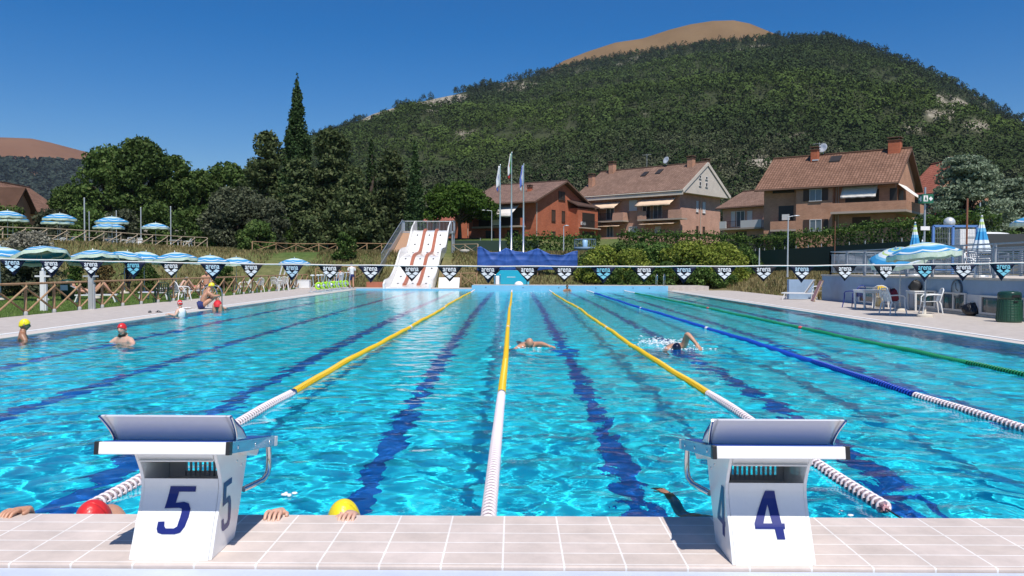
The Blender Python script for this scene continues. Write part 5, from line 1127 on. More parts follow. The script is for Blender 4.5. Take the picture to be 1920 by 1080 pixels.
chair('dark blue plastic chair left of the free standing white table', (*RD(1601,577)[:2], .03), R(30), CHB, group='white chairs by the terrace wall')
chair('white plastic chair next to the striped deckchair', RD(1533,561), R(70), group='white chairs by the terrace wall')
t = lounger('white folded sun lounger with raised back at the terrace corner', RD(1506,562), R(60), 1.0, sling=M_pla, group='loungers by the terrace wall')
# striped deckchair folded against the wall
M_rs = bpy.data.materials.new('red_stripe_canvas'); M_rs.use_nodes = True; nt = M_rs.node_tree; bs = nt.nodes['Principled BSDF']; bs.inputs['Roughness'].default_value = .9; tc = nt.nodes.new('ShaderNodeTexCoord'); sp = nt.nodes.new('ShaderNodeSeparateXYZ'); ml = nt.nodes.new('ShaderNodeMath'); ml.operation = 'MULTIPLY'; ml.inputs[1].default_value = 7.2; fr_ = nt.nodes.new('ShaderNodeMath'); fr_.operation = 'FRACT'; rp = nt.nodes.new('ShaderNodeValToRGB'); rp.color_ramp.interpolation = 'CONSTANT'; rp.color_ramp.elements[0].color = (.42,.03,.05,1); rp.color_ramp.elements[1].position = .62; rp.color_ramp.elements[1].color = (.72,.66,.6,1)
nt.links.new(tc.outputs['Object'], sp.inputs[0]); nt.links.new(sp.outputs['Y'], ml.inputs[0]); nt.links.new(ml.outputs[0], fr_.inputs[0]); nt.links.new(fr_.outputs[0], rp.inputs[0]); nt.links.new(rp.outputs[0], bs.inputs['Base Color'])
t = thing('deckchair', 'red and white striped deckchair leaning folded against the wall', 'deckchair', (13.85, 37.2, .03), R(-12))
b = MB(); b.M = Matrix.Rotation(R(22), 4, 'Y'); b.add([(0,-.42,.03),(0,.42,.03),(0,.42,1.02),(0,-.42,1.02)], [(0,1,2,3)]); solid(b.build('canvas', M_rs, t), .025)
b = MB(); b.M = Matrix.Rotation(R(22), 4, 'Y')
for s in (-.44,.44): b.beam((.02,s,0),(.02,s,1.06), .035, .05)
b.beam((.02,-.44,1.04),(.02,.44,1.04), .04); b.beam((.02,-.44,.03),(.02,.44,.03), .04); b.build('frame', M_wood, t)
# bags and towels
def bag(name, label, loc, r, m, seed, cat='bag', strap=None):
    t = thing(name, label, cat, loc); rr = np.random.default_rng(seed); b = MB(); n, k = 18, 12; vs = []
    rows = []
    for i in range(k+1):
        a = math.pi*i/k; row = []
        for j in range(n+1):
            q = 2*math.pi*j/n; f = (1.12-.42*i/k)*(1+.13*math.sin(2*q+seed+i*.35)+.09*math.sin(3*q-i*.6+seed*2)+.05*math.sin(7*q+i*1.1+seed))
            row.append((r[0]*math.sin(a)**.45*math.cos(q)*f, r[1]*math.sin(a)**.45*math.sin(q)*f, r[2]*(1-math.cos(a))*(1+.06*math.sin(2*q+seed))))
        rows.append(row)
    b.grid(rows); b.build('body', m, t)
    if strap: s = MB(); s.tube([(-r[0]*.5,-r[1]*.3,r[2]*1.75),(-r[0]*.2,-r[1]*.2,r[2]*2.12),(r[0]*.25,0,r[2]*2.14),(r[0]*.5,r[1]*.2,r[2]*1.75)], .012, 6); s.build('strap', strap, t)
    return t
M_bblk = mat('black_bag', (.012,.012,.014), .5, bump=.3, bscale=8); M_bbr = mat('brown_bag', (.10,.055,.03), .7, bump=.3, bscale=8); M_byel = mat('yellow_towel', (.70,.45,.02), .9, bump=.6, bscale=9); M_brd = mat('maroon_bag', (.22,.015,.03), .7, bump=.3, bscale=8); M_trash = mat('bin_liner', (.008,.008,.010), .22, bump=.8, bscale=9)
bag('backpack', 'black backpack standing on the bag table', (p2[0]-.22, p2[1]+.1, .75), (.23,.15,.19), M_bblk, 1, strap=M_bblk)
bag('bag', 'brown bag with a pale top lying on the bag table', (p2[0]+.22, p2[1], .75), (.24,.17,.14), M_bbr, 2, strap=M_bbr)
bag('bag', 'maroon bag on the chair that faces the bag table', (RD(1674,590)[0], RD(1674,590)[1], .47), (.18,.16,.20), M_brd, 3, strap=M_bblk)
q = RD(1651,578); bag('towel', 'bright yellow towel heaped over a chair between the two tables', (q[0]+.25, q[1]+.5, .45), (.24,.22,.22), M_byel, 4, cat='towel')
chair('white plastic chair under the yellow towel between the two tables', (q[0]+.25, q[1]+.5, .03), R(-30), group='white chairs by the terrace wall')
bag('towel', 'yellow and white towel hanging low behind the yellow heap', (q[0]+.35, q[1]+.9, .05), (.18,.18,.20), mat('towel_yellow_white', (.7,.5,.1), .9, col2=(.75,.72,.65), nscale=6), 9, cat='towel')
q = RD(1818,592); bag('rubbish_bag', 'full black rubbish bag slumped on the deck by the basement windows', (q[0]+.2, q[1], .03), (.46,.34,.22), M_trash, 5, cat='rubbish bag')
# green waste bin
M_bin = mat('bin_green', (.018,.075,.045), .45); M_lid = mat('bin_lid', (.012,.045,.03), .25)
q = RD(1892,604); t = thing('waste_bin', 'dark green perforated waste bin with a domed lid', 'bin', (q[0], q[1], .03))
b = MB(); b.lathe([(.30,0),(.325,.02),(.33,.06),(.285,.66),(.28,.68)], 26)
for k in range(22):
    a = 2*math.pi*k/22
    b.tube([(.332*math.cos(a),.332*math.sin(a),.06),(.288*math.cos(a),.288*math.sin(a),.66)], .010, 4)
for z in np.arange(.10,.66,.075): rr = lerp(.330,.287,(z-.06)/.6); b.lathe([(rr,z-.008),(rr+.010,z),(rr,z+.008)], 26)
b.build('basket', M_bin, t)
b = MB(); b.lathe([(.295,.66),(.305,.69),(.305,.80),(.285,.86),(.20,.89),(0,.90)], 26); bevel(b.build('lid', M_lid, t), .01)
b = MB(); b.box(-.11,.11,-.315,-.30,.72,.79); b.build('slot', M_cap, t); b = MB(); b.box(-.06,.06,-.318,-.295,.58,.62); b.build('lock', M_cap, t)
# umbrellas on the terrace side
GR = 'striped beach umbrellas'
q = RD(1734,594); u = umbrella('open striped umbrella on a round stone base by the bag table', q, .3, GR, h=2.36, r=1.08, tilt=-.10, taz=R(30))
q = RD(1690,576); u = umbrella('open striped umbrella leaning left over the bag table', (W(1688,500,28.8).x, 28.8, .03), .9, GR, h=2.3, r=1.0, tilt=-.36, taz=R(80))
def closed_umbrella(label, loc, h, rb):
    t = thing('closed_umbrella', label, 'umbrella', loc, 0, 'closed striped umbrellas on the terrace')
    b = MB(); rows = []
    for i in range(13):
        q = i/12; rows.append([((.03+rb*q**1.1)*(1+.22*math.cos(8*a))*math.cos(a), (.03+rb*q**1.1)*(1+.22*math.cos(8*a))*math.sin(a), h-q*1.15) for a in np.linspace(0,2*math.pi,49)])
    b.grid(rows); b.build('folded_canopy', M_umbc, t)
    p = MB(); p.tube([(0,0,0),(0,0,h+.03)], .02, 8); p.ball((0,0,h+.05), .04, 8, 6); p.lathe([(.24,0),(.24,.06),(.05,.09)], 14); p.build('pole', M_pole, t); return t
M_umbc = bpy.data.materials.new('closed_canopy_cloth'); M_umbc.use_nodes = True; nt = M_umbc.node_tree; bs = nt.nodes['Principled BSDF']; bs.inputs['Roughness'].default_value = .8; tc = nt.nodes.new('ShaderNodeTexCoord'); sp = nt.nodes.new('ShaderNodeSeparateXYZ'); mr = nt.nodes.new('ShaderNodeMapRange'); mr.inputs[1].default_value = 1.2; mr.inputs[2].default_value = 2.4; rp = nt.nodes.new('ShaderNodeValToRGB'); rp.color_ramp.interpolation = 'CONSTANT'; e = rp.color_ramp.elements; e[0].color = (*WHI,1); e[1].position = .06; e[1].color = (*BLU,1)
for pz, cz in ((.30,LBL),(.40,WHI),(.50,LIM),(.58,WHI),(.66,LIM),(.74,BLU)): n = e.new(pz); n.color = (*cz,1)
nt.links.new(tc.outputs['Object'], sp.inputs[0]); nt.links.new(sp.outputs['Z'], mr.inputs[0]); nt.links.new(mr.outputs[0], rp.inputs[0]); nt.links.new(rp.outputs[0], bs.inputs['Base Color'])
p = W(1716,420,33); closed_umbrella('closed striped umbrella behind the open ones on the terrace', (p.x, p.y, 1.27), p.z-1.27, .19)
p = W(1841,408,27.5); closed_umbrella('closed striped umbrella standing by the white chair on the terrace', (p.x, p.y, 1.27), p.z-1.27, .23)
p = W(1925,402,36); umbrella('open striped umbrella at the picture edge on the upper terrace', (p.x+.5, p.y, 1.3), 0, GR, h=p.z-1.3, r=1.1)
p = W(1832,512,26.5); chair('white plastic chair on the terrace, seen through the railing', (p.x, p.y, 1.27), R(185), group='white chairs on the terrace')
# blue goal-like frame and white cabinet
M_bfr = mat('blue_frame', (.10,.22,.50), .5); x0 = W(1750,430,38).x; x1 = W(1832,430,38).x; t = thing('blue_gate', 'blue metal gate frame with mesh panels at the back of the terrace', 'gate', (x0, 38, 1.3)); w = x1-x0; h = W(1790,424,38).z-1.3
b = MB(); b.beam((0,0,0),(0,0,h), .1); b.beam((w,0,0),(w,0,h), .1); b.beam((0,0,h),(w,0,h), .1); b.beam((w*.45,0,0),(w*.45,0,h), .1); b.beam((0,0,h*.1),(w,0,h*.1), .08); b.build('frame', M_bfr, t)
b = MB()
for k in range(26): x = w*(k+.5)/26; b.beam((x,0,h*.1),(x,0,h), .008)
for k in range(9): z = lerp(h*.12,h*.96,k/8); b.beam((0,0,z),(w,0,z), .008)
b.build('mesh_panel', M_gal, t)
p = W(1810,430,40); b = MB(); b.box(-.42,.42,-.3,.3,0,p.z-1.3); b.box(-.05,.36,-.32,-.301,p.z-1.75,p.z-1.65,1); b.box(-.05,.36,-.32,-.301,p.z-2.1,p.z-1.98,1); o = b.build('white_cabinet', [M_pla, M_pole], loc=(p.x, 40, 1.3)); bevel(o, .02); tag(o, 'white cabinet standing behind the blue gate', 'cabinet')
p = W(1780,421,41); b = MB(); b.tube([(0,0,-2.4),(0,0,0)], .03, 6); b.ball((0,0,.1), .28, 16, 10); o = b.build('globe_lamp', M_lamp, loc=p); tag(o, 'grey globe lamp rising above the blue gate', 'lamp')
# emergency sign
M_sgn = mat('sign_green', (.015,.13,.07), .5); p = W(1752,372,37); h = p.z-1.3; K = .52; t = thing('sign_post', 'post with a green cube sign showing white emblems', 'sign', (p.x, p.y, 1.3))
b = MB(); b.tube([(-.25,.35,0),(-.25,.35,h+.55)], .045, 8); b.build('pole', M_gal, t)
S = Matrix.Translation((-.25,.35,h)) @ Matrix.Scale(K, 4) @ Matrix.Translation((-.05,-.35,-h))
b = MB(); b.M = S; b.box(-.38,.60,-.04,.72,h-.40,h+.40); sg = b.build('sign_box', M_sgn, t); bevel(sg, .008)
b = MB(); b.M = S; b.box(-.28,.10,-.056,-.042,h-.24,h+.28); b.prism([(.18,h),(.36,h+.20),(.54,h),(.36,h-.20)], -.056, -.042, 'y'); b.build('emblem', M_wsh, sg)
b = MB(); b.M = S; b.ball((-.09,-.058,h+.16), (.05,.010,.05), 10, 6); b.prism([(-.2,h-.18),(-.13,h-.18),(-.09,h-.05),(-.03,h-.18),(.04,h-.18),(-.03,h+.10),(-.15,h+.10)], -.066, -.057, 'y'); b.build('figure', M_sgn, sg)
b = MB(); b.M = S; b.box(-.392,-.382,.12,.34,h-.22,h+.22); b.box(-.392,-.382,.44,.56,h-.1,h+.1); b.build('side_emblem', M_wsh, sg)
b = MB(); b.box(-.46,-.04,.28,.30,h-1.45,h-1.27); b.build('small_plate', M_wsh, t)
b = MB(); b.tube([(0,0,0),(0,0,5.5)], .04, 6); p = W(1814,372,33); o = b.build('rusty_pole', bpy.data.materials['rust'], loc=(p.x,p.y,p.z-5.5)); tag(o, 'tall rusty pole rising in front of the white cabinet', 'pole')
b = MB(); b.tube([(0,0,0),(0,0,5.5)], .04, 6); p = W(1838,380,50); o = b.build('lamp_pole', M_pole, loc=(p.x,p.y,p.z-5.5)); tag(o, 'thin grey pole before the big cedar', 'pole')
b = MB(); b.box(-2,2.5,-.1,.1,0,.95); p = W(1880,452,45); o = b.build('dark_wall', mat('dark_board', (.05,.055,.06), .7), loc=(p.x,45,p.z-.55)); tag(o, 'low dark boarded wall behind the terrace at the right', 'wall'); b = MB(); b.ball((0,0,0),(1.2,.5,.12),14,6); o = b.build('boat_cover', M_pla, loc=(p.x-.3,45.8,p.z+.42)); tag(o, 'white rounded cover lying behind the dark boarded wall', 'cover')
# ================================================================ HOUSES
def brick(name, c1, c2, mortar, sc_=1.):
    m = bpy.data.materials.new(name); m.use_nodes = True; nt = m.node_tree; b = nt.nodes['Principled BSDF']; b.inputs['Roughness'].default_value = .9; b.inputs['Specular IOR Level'].default_value = .15
    tc = nt.nodes.new('ShaderNodeTexCoord'); sp = nt.nodes.new('ShaderNodeSeparateXYZ'); ad = nt.nodes.new('ShaderNodeMath'); cb = nt.nodes.new('ShaderNodeCombineXYZ'); nt.links.new(tc.outputs['Object'], sp.inputs[0]); nt.links.new(sp.outputs['X'], ad.inputs[0]); nt.links.new(sp.outputs['Y'], ad.inputs[1]); nt.links.new(ad.outputs[0], cb.inputs[0]); nt.links.new(sp.outputs['Z'], cb.inputs[1])
    br = nt.nodes.new('ShaderNodeTexBrick'); br.inputs['Scale'].default_value = 1; br.inputs['Brick Width'].default_value = .26; br.inputs['Row Height'].default_value = .075; br.inputs['Mortar Size'].default_value = .006; br.inputs['Color1'].default_value = (*c1,1); br.inputs['Color2'].default_value = (*c2,1); br.inputs['Mortar'].default_value = (*mortar,1); nt.links.new(cb.outputs[0], br.inputs['Vector'])
    n = nt.nodes.new('ShaderNodeTexNoise'); n.inputs['Scale'].default_value = .7; n.inputs['Detail'].default_value = 8; n.inputs['Roughness'].default_value = .7; nt.links.new(tc.outputs['Object'], n.inputs['Vector'])
    mr = nt.nodes.new('ShaderNodeMapRange'); mr.inputs[1].default_value = .3; mr.inputs[2].default_value = .7; mr.inputs[3].default_value = .8; mr.inputs[4].default_value = 1.15; nt.links.new(n.outputs['Fac'], mr.inputs[0])
    mul = nt.nodes.new('ShaderNodeMix'); mul.data_type = 'RGBA'; mul.blend_type = 'MULTIPLY'; mul.inputs[0].default_value = 1; nt.links.new(br.outputs['Color'], mul.inputs[6]); nt.links.new(mr.outputs[0], mul.inputs[7]); nt.links.new(mul.outputs[2], b.inputs['Base Color']); return m
def rooftile(name, c1, c2):
    m = bpy.data.materials.new(name); m.use_nodes = True; nt = m.node_tree; b = nt.nodes['Principled BSDF']; b.inputs['Roughness'].default_value = .9; b.inputs['Specular IOR Level'].default_value = .15
    tc = nt.nodes.new('ShaderNodeTexCoord'); br = nt.nodes.new('ShaderNodeTexBrick'); br.offset = 0; br.inputs['Scale'].default_value = 1; br.inputs['Brick Width'].default_value = .30; br.inputs['Row Height'].default_value = .40; br.inputs['Mortar Size'].default_value = .035; br.inputs['Mortar Smooth'].default_value = .6
    br.inputs['Color1'].default_value = (*c1,1); br.inputs['Color2'].default_value = (*c2,1); br.inputs['Mortar'].default_value = (*[q*.42 for q in c1],1); nt.links.new(tc.outputs['UV'], br.inputs['Vector'])
    n = nt.nodes.new('ShaderNodeTexNoise'); n.inputs['Scale'].default_value = .5; n.inputs['Detail'].default_value = 8; n.inputs['Roughness'].default_value = .75; nt.links.new(tc.outputs['Object'], n.inputs['Vector'])
    mr = nt.nodes.new('ShaderNodeMapRange'); mr.inputs[1].default_value = .3; mr.inputs[2].default_value = .7; mr.inputs[3].default_value = .75; mr.inputs[4].default_value = 1.2; nt.links.new(n.outputs['Fac'], mr.inputs[0])
    mul = nt.nodes.new('ShaderNodeMix'); mul.data_type = 'RGBA'; mul.blend_type = 'MULTIPLY'; mul.inputs[0].default_value = 1; nt.links.new(br.outputs['Color'], mul.inputs[6]); nt.links.new(mr.outputs[0], mul.inputs[7]); nt.links.new(mul.outputs[2], b.inputs['Base Color'])
    bp = nt.nodes.new('ShaderNodeBump'); bp.inputs['Strength'].default_value = .8; bp.inputs['Distance'].default_value = .05; bp.invert = True; nt.links.new(br.outputs['Fac'], bp.inputs['Height']); nt.links.new(bp.outputs[0], b.inputs['Normal']); return m
M_red = brick('red_brick', (.42,.115,.06), (.50,.155,.08), (.36,.16,.10)); M_pink = brick('pink_brick', (.53,.29,.21), (.60,.345,.255), (.44,.30,.23)); M_bru = brick('brown_brick', (.47,.245,.155), (.54,.295,.19), (.40,.25,.18))
M_tile1 = rooftile('brown_tiles', (.20,.125,.10), (.27,.17,.135)); M_tile2 = rooftile('sandy_tiles', (.215,.132,.098), (.28,.178,.135)); M_tile3 = rooftile('rust_tiles', (.205,.112,.076), (.275,.155,.108)); M_tile4 = rooftile('red_tiles', (.36,.12,.08), (.42,.15,.10))
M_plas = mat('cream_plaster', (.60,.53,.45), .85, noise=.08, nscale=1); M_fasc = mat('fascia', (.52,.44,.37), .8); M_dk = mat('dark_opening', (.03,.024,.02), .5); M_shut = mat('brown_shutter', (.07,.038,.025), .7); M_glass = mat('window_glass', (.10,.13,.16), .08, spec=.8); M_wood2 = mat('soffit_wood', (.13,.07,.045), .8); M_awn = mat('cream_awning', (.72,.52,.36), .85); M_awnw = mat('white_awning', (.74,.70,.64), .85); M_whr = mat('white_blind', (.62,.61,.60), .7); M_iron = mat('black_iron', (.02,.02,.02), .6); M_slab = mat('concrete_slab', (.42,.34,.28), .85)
M_awns = mat('striped_awning', (.66,.62,.58), .85)
class House:
    def __init__(s, name, label, A, B, z0, ze, Wd, rise, wall, tile, over=.9, gover=.6, gable=None, fascia=None, thick=.22):
        # A: (px, D) far end of the front eave, B: (px, D) near corner; front runs from A (x=0) to B (x=L); y goes back
        a = W(A[0], 500, A[1]); b = W(B[0], 500, B[1]); s.o = Vector((a.x, a.y, z0)); d = Vector((b.x-a.x, b.y-a.y, 0)); s.L = d.length; s.rz = math.atan2(d.y, d.x); s.W = Wd; s.h = ze-z0; s.rise = rise; s.z0 = z0
        s.t = thing('house', label, 'house', s.o, s.rz, 'houses behind the hedge'); s.M = Matrix.Translation(s.o) @ Matrix.Rotation(s.rz, 4, 'Z'); s.Mi = s.M.inverted(); L, h = s.L, s.h
        wb = MB(); ridge = h+rise-.02; wb.prism([(0,-1.5),(0,h),(Wd/2,ridge),(Wd,h),(Wd,-1.5)], 0, L, 'x'); s.wall = wb.build('wall', wall, s.t)
        s.over, s.gover = over, gover; sl = rise/(Wd/2); r = MB(); th = thick
        for sg in (0, 1):
            y0, y1 = -over, Wd/2; z0_, z1_ = h-over*sl, h+rise
            P = [(-gover, y0, z0_+.05), (L+gover, y0, z0_+.05), (L+gover, y1, z1_+.05), (-gover, y1, z1_+.05)]
            if sg: P = [(x, Wd-y, z) for x, y, z in P][::-1]
            top = [(x, y, z+th) for x, y, z in P]; r.add(P+top, [(3,2,1,0),(4,5,6,7),(0,1,5,4),(1,2,6,5),(2,3,7,6),(3,0,4,7)])
        me = r.mesh('roof', [tile, M_wood2]); uv = me.uv_layers.new(name='UVMap')
        for p in me.polygons:
            up = p.normal.z > .5; p.material_index = 0 if up else 1
            for li in p.loop_indices: v = me.vertices[me.loops[li].vertex_index].co; uv.data[li].uv = (v.x, (v.y if v.y < Wd/2 else Wd-v.y)*math.sqrt(1+sl*sl))
        s.roof = link('roof', me, s.t); s.sl = sl
        rb = MB(); rb.tube([(-gover, Wd/2, h+rise+.05+th), (L+gover, Wd/2, h+rise+.05+th)], .13, 8); rb.build('ridge', tile, s.roof)
        g = MB(); g.tube([(-gover,-over-.06,h-over*sl+.12),(L+gover,-over-.06,h-over*sl+.12)], .07, 6); g.build('gutter', M_wood2 if not fascia else fascia, s.t)
        if fascia:
            f = MB(); f.box(-gover, L+gover, -over-.02, -over+.06, h-over*sl-.42, h-over*sl+.02); f.build('fascia', fascia, s.t)
            f = MB()
            for y0, z0_, y1, z1_ in ((-over, h-over*sl, Wd/2, h+rise), (Wd+over, h-over*sl, Wd/2, h+rise)): f.beam((L+gover+.03,y0,z0_+.02),(L+gover+.03,y1,z1_+.02), .06, .42)
            f.build('fascia', fascia, s.t)
        if gable:
            f = MB(); f.prism([(-over*.7, h-.2),(Wd/2, h+rise-.12),(Wd+over*.7, h-.2),(Wd+over*.7, h-.75),(-over*.7, h-.75)], L+.002, L+gover-.08, 'x'); f.build('gable', gable, s.t)
    def fp(s, px, py, y=0.):       # the point of the facade plane (local y) seen there -> local x, z
        d = ray(px, py); o = s.Mi @ Vector((0,0,CAMZ)); v = s.Mi.to_3x3() @ d; k = (y-o.y)/v.y; p = o+v*k; return p.x, p.z
    def sp(s, px, py, x=None):     # on the near gable wall -> local y, z
        x = s.L if x is None else x; d = ray(px, py); o = s.Mi @ Vector((0,0,CAMZ)); v = s.Mi.to_3x3() @ d; k = (x-o.x)/v.x; p = o+v*k; return p.y, p.z
    def win(s, x0, x1, z0, z1, y=0., pane=None, frame=None, shut=0, mull=True, side=False, name='window'):
        x0, x1 = sorted((x0, x1)); z0, z1 = sorted((z0, z1)); frame = frame or M_whr; w = MB(); q = MB(); sh = MB(); e = .06
        F = (lambda b, a0, a1, d0, d1, c0, c1: b.box(a0, a1, y-d1, y-d0, c0, c1)) if not side else (lambda b, a0, a1, d0, d1, c0, c1: b.box(s.L+y+d0, s.L+y+d1, a0, a1, c0, c1))
        F(w, x0, x0+e, .005, .07, z0, z1); F(w, x1-e, x1, .005, .07, z0, z1); F(w, x0+e, x1-e, .005, .07, z1-e, z1); F(w, x0-.05, x1+.05, .005, .12, z0-.06, z0)
        if mull: F(w, (x0+x1)/2-.035, (x0+x1)/2+.035, .005, .06, z0, z1-e)
        f = w.build(name, frame, s.t); F(q, x0+e, x1-e, .004, .02, z0, z1-e); q.build('pane', pane or M_glass, f)
        for k in range(shut):
            b = MB(); sw = (x1-x0)*.52
            if k == 0: F(b, x0-sw, x0-.02, .01, .06, z0, z1)
            else: F(b, x1+.02, x1+sw, .01, .06, z0, z1)
            b.build('shutter', M_shut, f)
        return f
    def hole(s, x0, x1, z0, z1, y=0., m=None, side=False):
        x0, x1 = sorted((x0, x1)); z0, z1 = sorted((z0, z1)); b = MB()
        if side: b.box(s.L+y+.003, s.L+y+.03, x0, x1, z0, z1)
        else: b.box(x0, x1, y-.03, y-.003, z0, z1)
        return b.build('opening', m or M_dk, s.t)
    def balcony(s, x0, x1, z, dep, ph, solid_=((0,1),), m=None, y=0.):
        b = MB(); b.box(x0, x1, y-dep, y-.002, z-.2, z); o = b.build('balcony', M_slab, s.t); w = MB(); rl = MB()
        for a, c in solid_: q = MB(); q.box(lerp(x0,x1,a), lerp(x0,x1,c), y-dep, y-dep+.14, z, z+ph); q.build('parapet', m or M_pink, o)
        for a in (x0, x1-.14): q = MB(); q.box(a, a+.14, y-dep+.141, y-.003, z, z+ph); q.build('parapet', m or M_pink, o)
        if solid_ != ((0,1),):
            ss = sorted(solid_); last = 0
            for a, c in ss+[(1,1)]:
                if a-last > .02:
                    X0, X1 = lerp(x0,x1,last), lerp(x0,x1,a); rl.box(X0, X1, y-dep+.04, y-dep+.08, z+ph-.05, z+ph-.01)
                    for k in range(int((X1-X0)/.14)): xx = X0+.07+.14*k; rl.box(xx, xx+.025, y-dep+.05, y-dep+.07, z, z+ph-.05)
                last = c
            if rl.v: rl.build('railing', M_iron, o)
        return o
    def awning(s, x0, x1, zt, zb, out, m, y=0., val=.22):
        b = MB(); n = 12; rows = []
        for q in np.linspace(0,1,6): rows.append([(lerp(x0,x1,k/n), y-.05-out*q, lerp(zt,zb,q)-.03*math.sin(math.pi*q)+.012*math.sin(k*2.1)) for k in range(n+1)])
        b.grid(rows); o = b.build('awning', m, s.t); solid(o, .02)
        v = MB(); v.grid([rows[-1], [(x, yy-.01+.02*math.sin(k*2.6), z-val-.03*math.sin(k*1.9)) for k, (x, yy, z) in enumerate(rows[-1])]]); solid(v.build('valance', m, o), .015); return o
    def chimney(s, x, y, h, w=.55, m=None, d=None):
        z = s.h+min(y, s.W-y)*s.sl; d = d or w; b = MB(); b.box(x-w/2, x+w/2, y-d/2, y+d/2, z-.3, z+h); c = b.build('chimney', m or M_bru, s.roof); k = MB(); k.box(x-w/2-.08, x+w/2+.08, y-d/2-.08, y+d/2+.08, z+h+.001, z+h+.07); k.box(x-w/2-.1, x+w/2+.1, y-d/2-.1, y+d/2+.1, z+h+.28, z+h+.36)
        for sx in (-1,1):
            for sy in (-1,1): k.box(x+sx*w*.4-.06, x+sx*w*.4+.06, y+sy*d*.4-.06, y+sy*d*.4+.06, z+h+.07, z+h+.28)
        k.build('chimney_cap', M_wood2, c)
    def skylight(s, x, y, w=.8, l=1.0):
        z = s.h+y*s.sl+.28; b = MB(); dz = l*s.sl; b.add([(x,y,z+.0),(x+w,y,z+.0),(x+w,y+l,z+dz),(x,y+l,z+dz),(x,y,z+.14),(x+w,y,z+.14),(x+w,y+l,z+dz+.14),(x,y+l,z+dz+.14)], [(3,2,1,0),(4,5,6,7),(0,1,5,4),(1,2,6,5),(2,3,7,6),(3,0,4,7)]); b.build('skylight', M_dk, s.roof)
    def dish(s, x, y):
        z = s.h+min(y, s.W-y)*s.sl+.3; b = MB(); b.M = Matrix.Translation((x,y,z+.75)) @ Matrix.Rotation(R(72), 4, 'X') @ Matrix.Rotation(R(-12), 4, 'Y'); b.lathe([(0,.0),(.28,.05),(.52,.16),(.50,.17),(.27,.07),(0,.03)], 18); b.M = Matrix.Translation((x,y,z)); b.tube([(0,.05,-.3),(0,.05,.75)], .035, 6); b.build('satellite_dish', M_lamp, s.roof)
    def aerial(s, x, y, h=1.8):
        z = s.h+min(y, s.W-y)*s.sl+.2; b = MB(); b.tube([(x,y,z),(x,y,z+h)], .025, 5); b.tube([(x-.7,y,z+h-.1),(x+.7,y,z+h-.1)], .02, 4)
        for k in range(6): xx = x-.6+.24*k; b.tube([(xx,y-.25,z+h-.1),(xx,y+.25,z+h-.1)], .012, 4)
        b.build('aerial', M_pole, s.roof)
    def pipe(s, x, y, z0, z1): b = MB(); b.tube([(x,y,z0),(x,y,z1)], .05, 6); b.build('downpipe', M_fasc, s.t)
# ---- house 1: red brick with striped awning
H1 = House('house', 'red brick house with a white striped awning and brown roof, next to the flagpoles', (879,105.9), (1003,100), 5.2, 9.95, 13.4, 2.75, M_red, M_tile1, over=1.1, gover=.7, fascia=None)
z_ = lambda py: H1.fp(940, py)[1]
x0, _ = H1.fp(897, 440); x1, _ = H1.fp(975, 440)
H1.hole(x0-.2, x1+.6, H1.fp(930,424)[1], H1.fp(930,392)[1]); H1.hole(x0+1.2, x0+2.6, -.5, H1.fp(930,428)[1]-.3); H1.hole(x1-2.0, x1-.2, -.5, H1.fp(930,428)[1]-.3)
H1.balcony(x0-.1, x1+.9, H1.fp(930,425)[1], 1.3, .95, ((0,.02),), M_red)
H1.awning(x0, x1, H1.fp(930,385)[1], H1.fp(930,398)[1]-.5, 2.0, M_awns, val=.3)
b = MB(); b.box(x0+3.2, x0+4.4, -1.36, -1.31, H1.fp(930,425)[1]+.1, H1.fp(930,425)[1]+.8) ; b.build('sheet', M_whr, H1.t)
def swin(H, px0, px1, py0, py1, **k): a = H.sp(px0, py1); c = H.sp(px1, py0); return H.win(a[0], c[0], a[1], c[1], side=True, **k)
swin(H1, 1034, 1041, 394, 414, pane=M_shut, frame=M_shut, mull=False); swin(H1, 1053, 1059, 396, 415, pane=M_shut, frame=M_shut, mull=False); swin(H1, 1034, 1041, 434, 449, pane=M_shut, frame=M_shut, mull=False); swin(H1, 1047, 1059, 360, 374, pane=M_dk, frame=M_shut)
H1.pipe(H1.L+.08, .25, -.5, H1.h-.3); H1.pipe(-.1, -.1, -.5, H1.h-.4)
H1.chimney(H1.L*.72, 3.2, .7, .5, M_red)
# side annexe with its own small roof and balcony
a = H1.sp(1066, 420); yb = a[0]
b = MB(); b.box(H1.L+.003, H1.L+1.4, yb, H1.W+.3, -1, H1.sp(1075,392)[1]); b.build('annexe', M_red, H1.t)
zt = H1.sp(1075,388)[1]; b = MB(); b.add([(H1.L-.0,yb-.4,zt+.7),(H1.L+1.6,yb-.4,zt-.05),(H1.L+1.6,H1.W+.6,zt-.05),(H1.L,H1.W+.6,zt+.7),(H1.L-.0,yb-.4,zt+.85),(H1.L+1.6,yb-.4,zt+.1),(H1.L+1.6,H1.W+.6,zt+.1),(H1.L,H1.W+.6,zt+.85)], [(3,2,1,0),(4,5,6,7),(0,1,5,4),(1,2,6,5),(2,3,7,6),(3,0,4,7)]); b.build('annexe_roof', M_tile1, H1.t)
zb = H1.sp(1075,427)[1]; b = MB(); b.box(H1.L+1.402, H1.L+1.95, yb+.3, H1.W+.2, zb-.15, zb); o = b.build('side_balcony', M_slab, H1.t)
b = MB(); b.box(H1.L+1.403, H1.L+1.42, yb+1.2, H1.W-.6, zb, zb+2.0); b.build('opening', M_dk, H1.t); b = MB(); b.box(H1.L+1.403, H1.L+1.42, yb+1.2, H1.W-.6, -.6, zb-.5); b.build('opening', M_dk, H1.t)
b = MB(); b.box(H1.L+1.91,H1.L+1.95,yb+.3,H1.W+.2,zb+.85,zb+.9)
for k in range(30): yy = yb+.35+k*(H1.W-yb-.2)/30; b.box(H1.L+1.92,H1.L+1.94,yy,yy+.025,zb,zb+.85)
b.build('railing', M_iron, o)
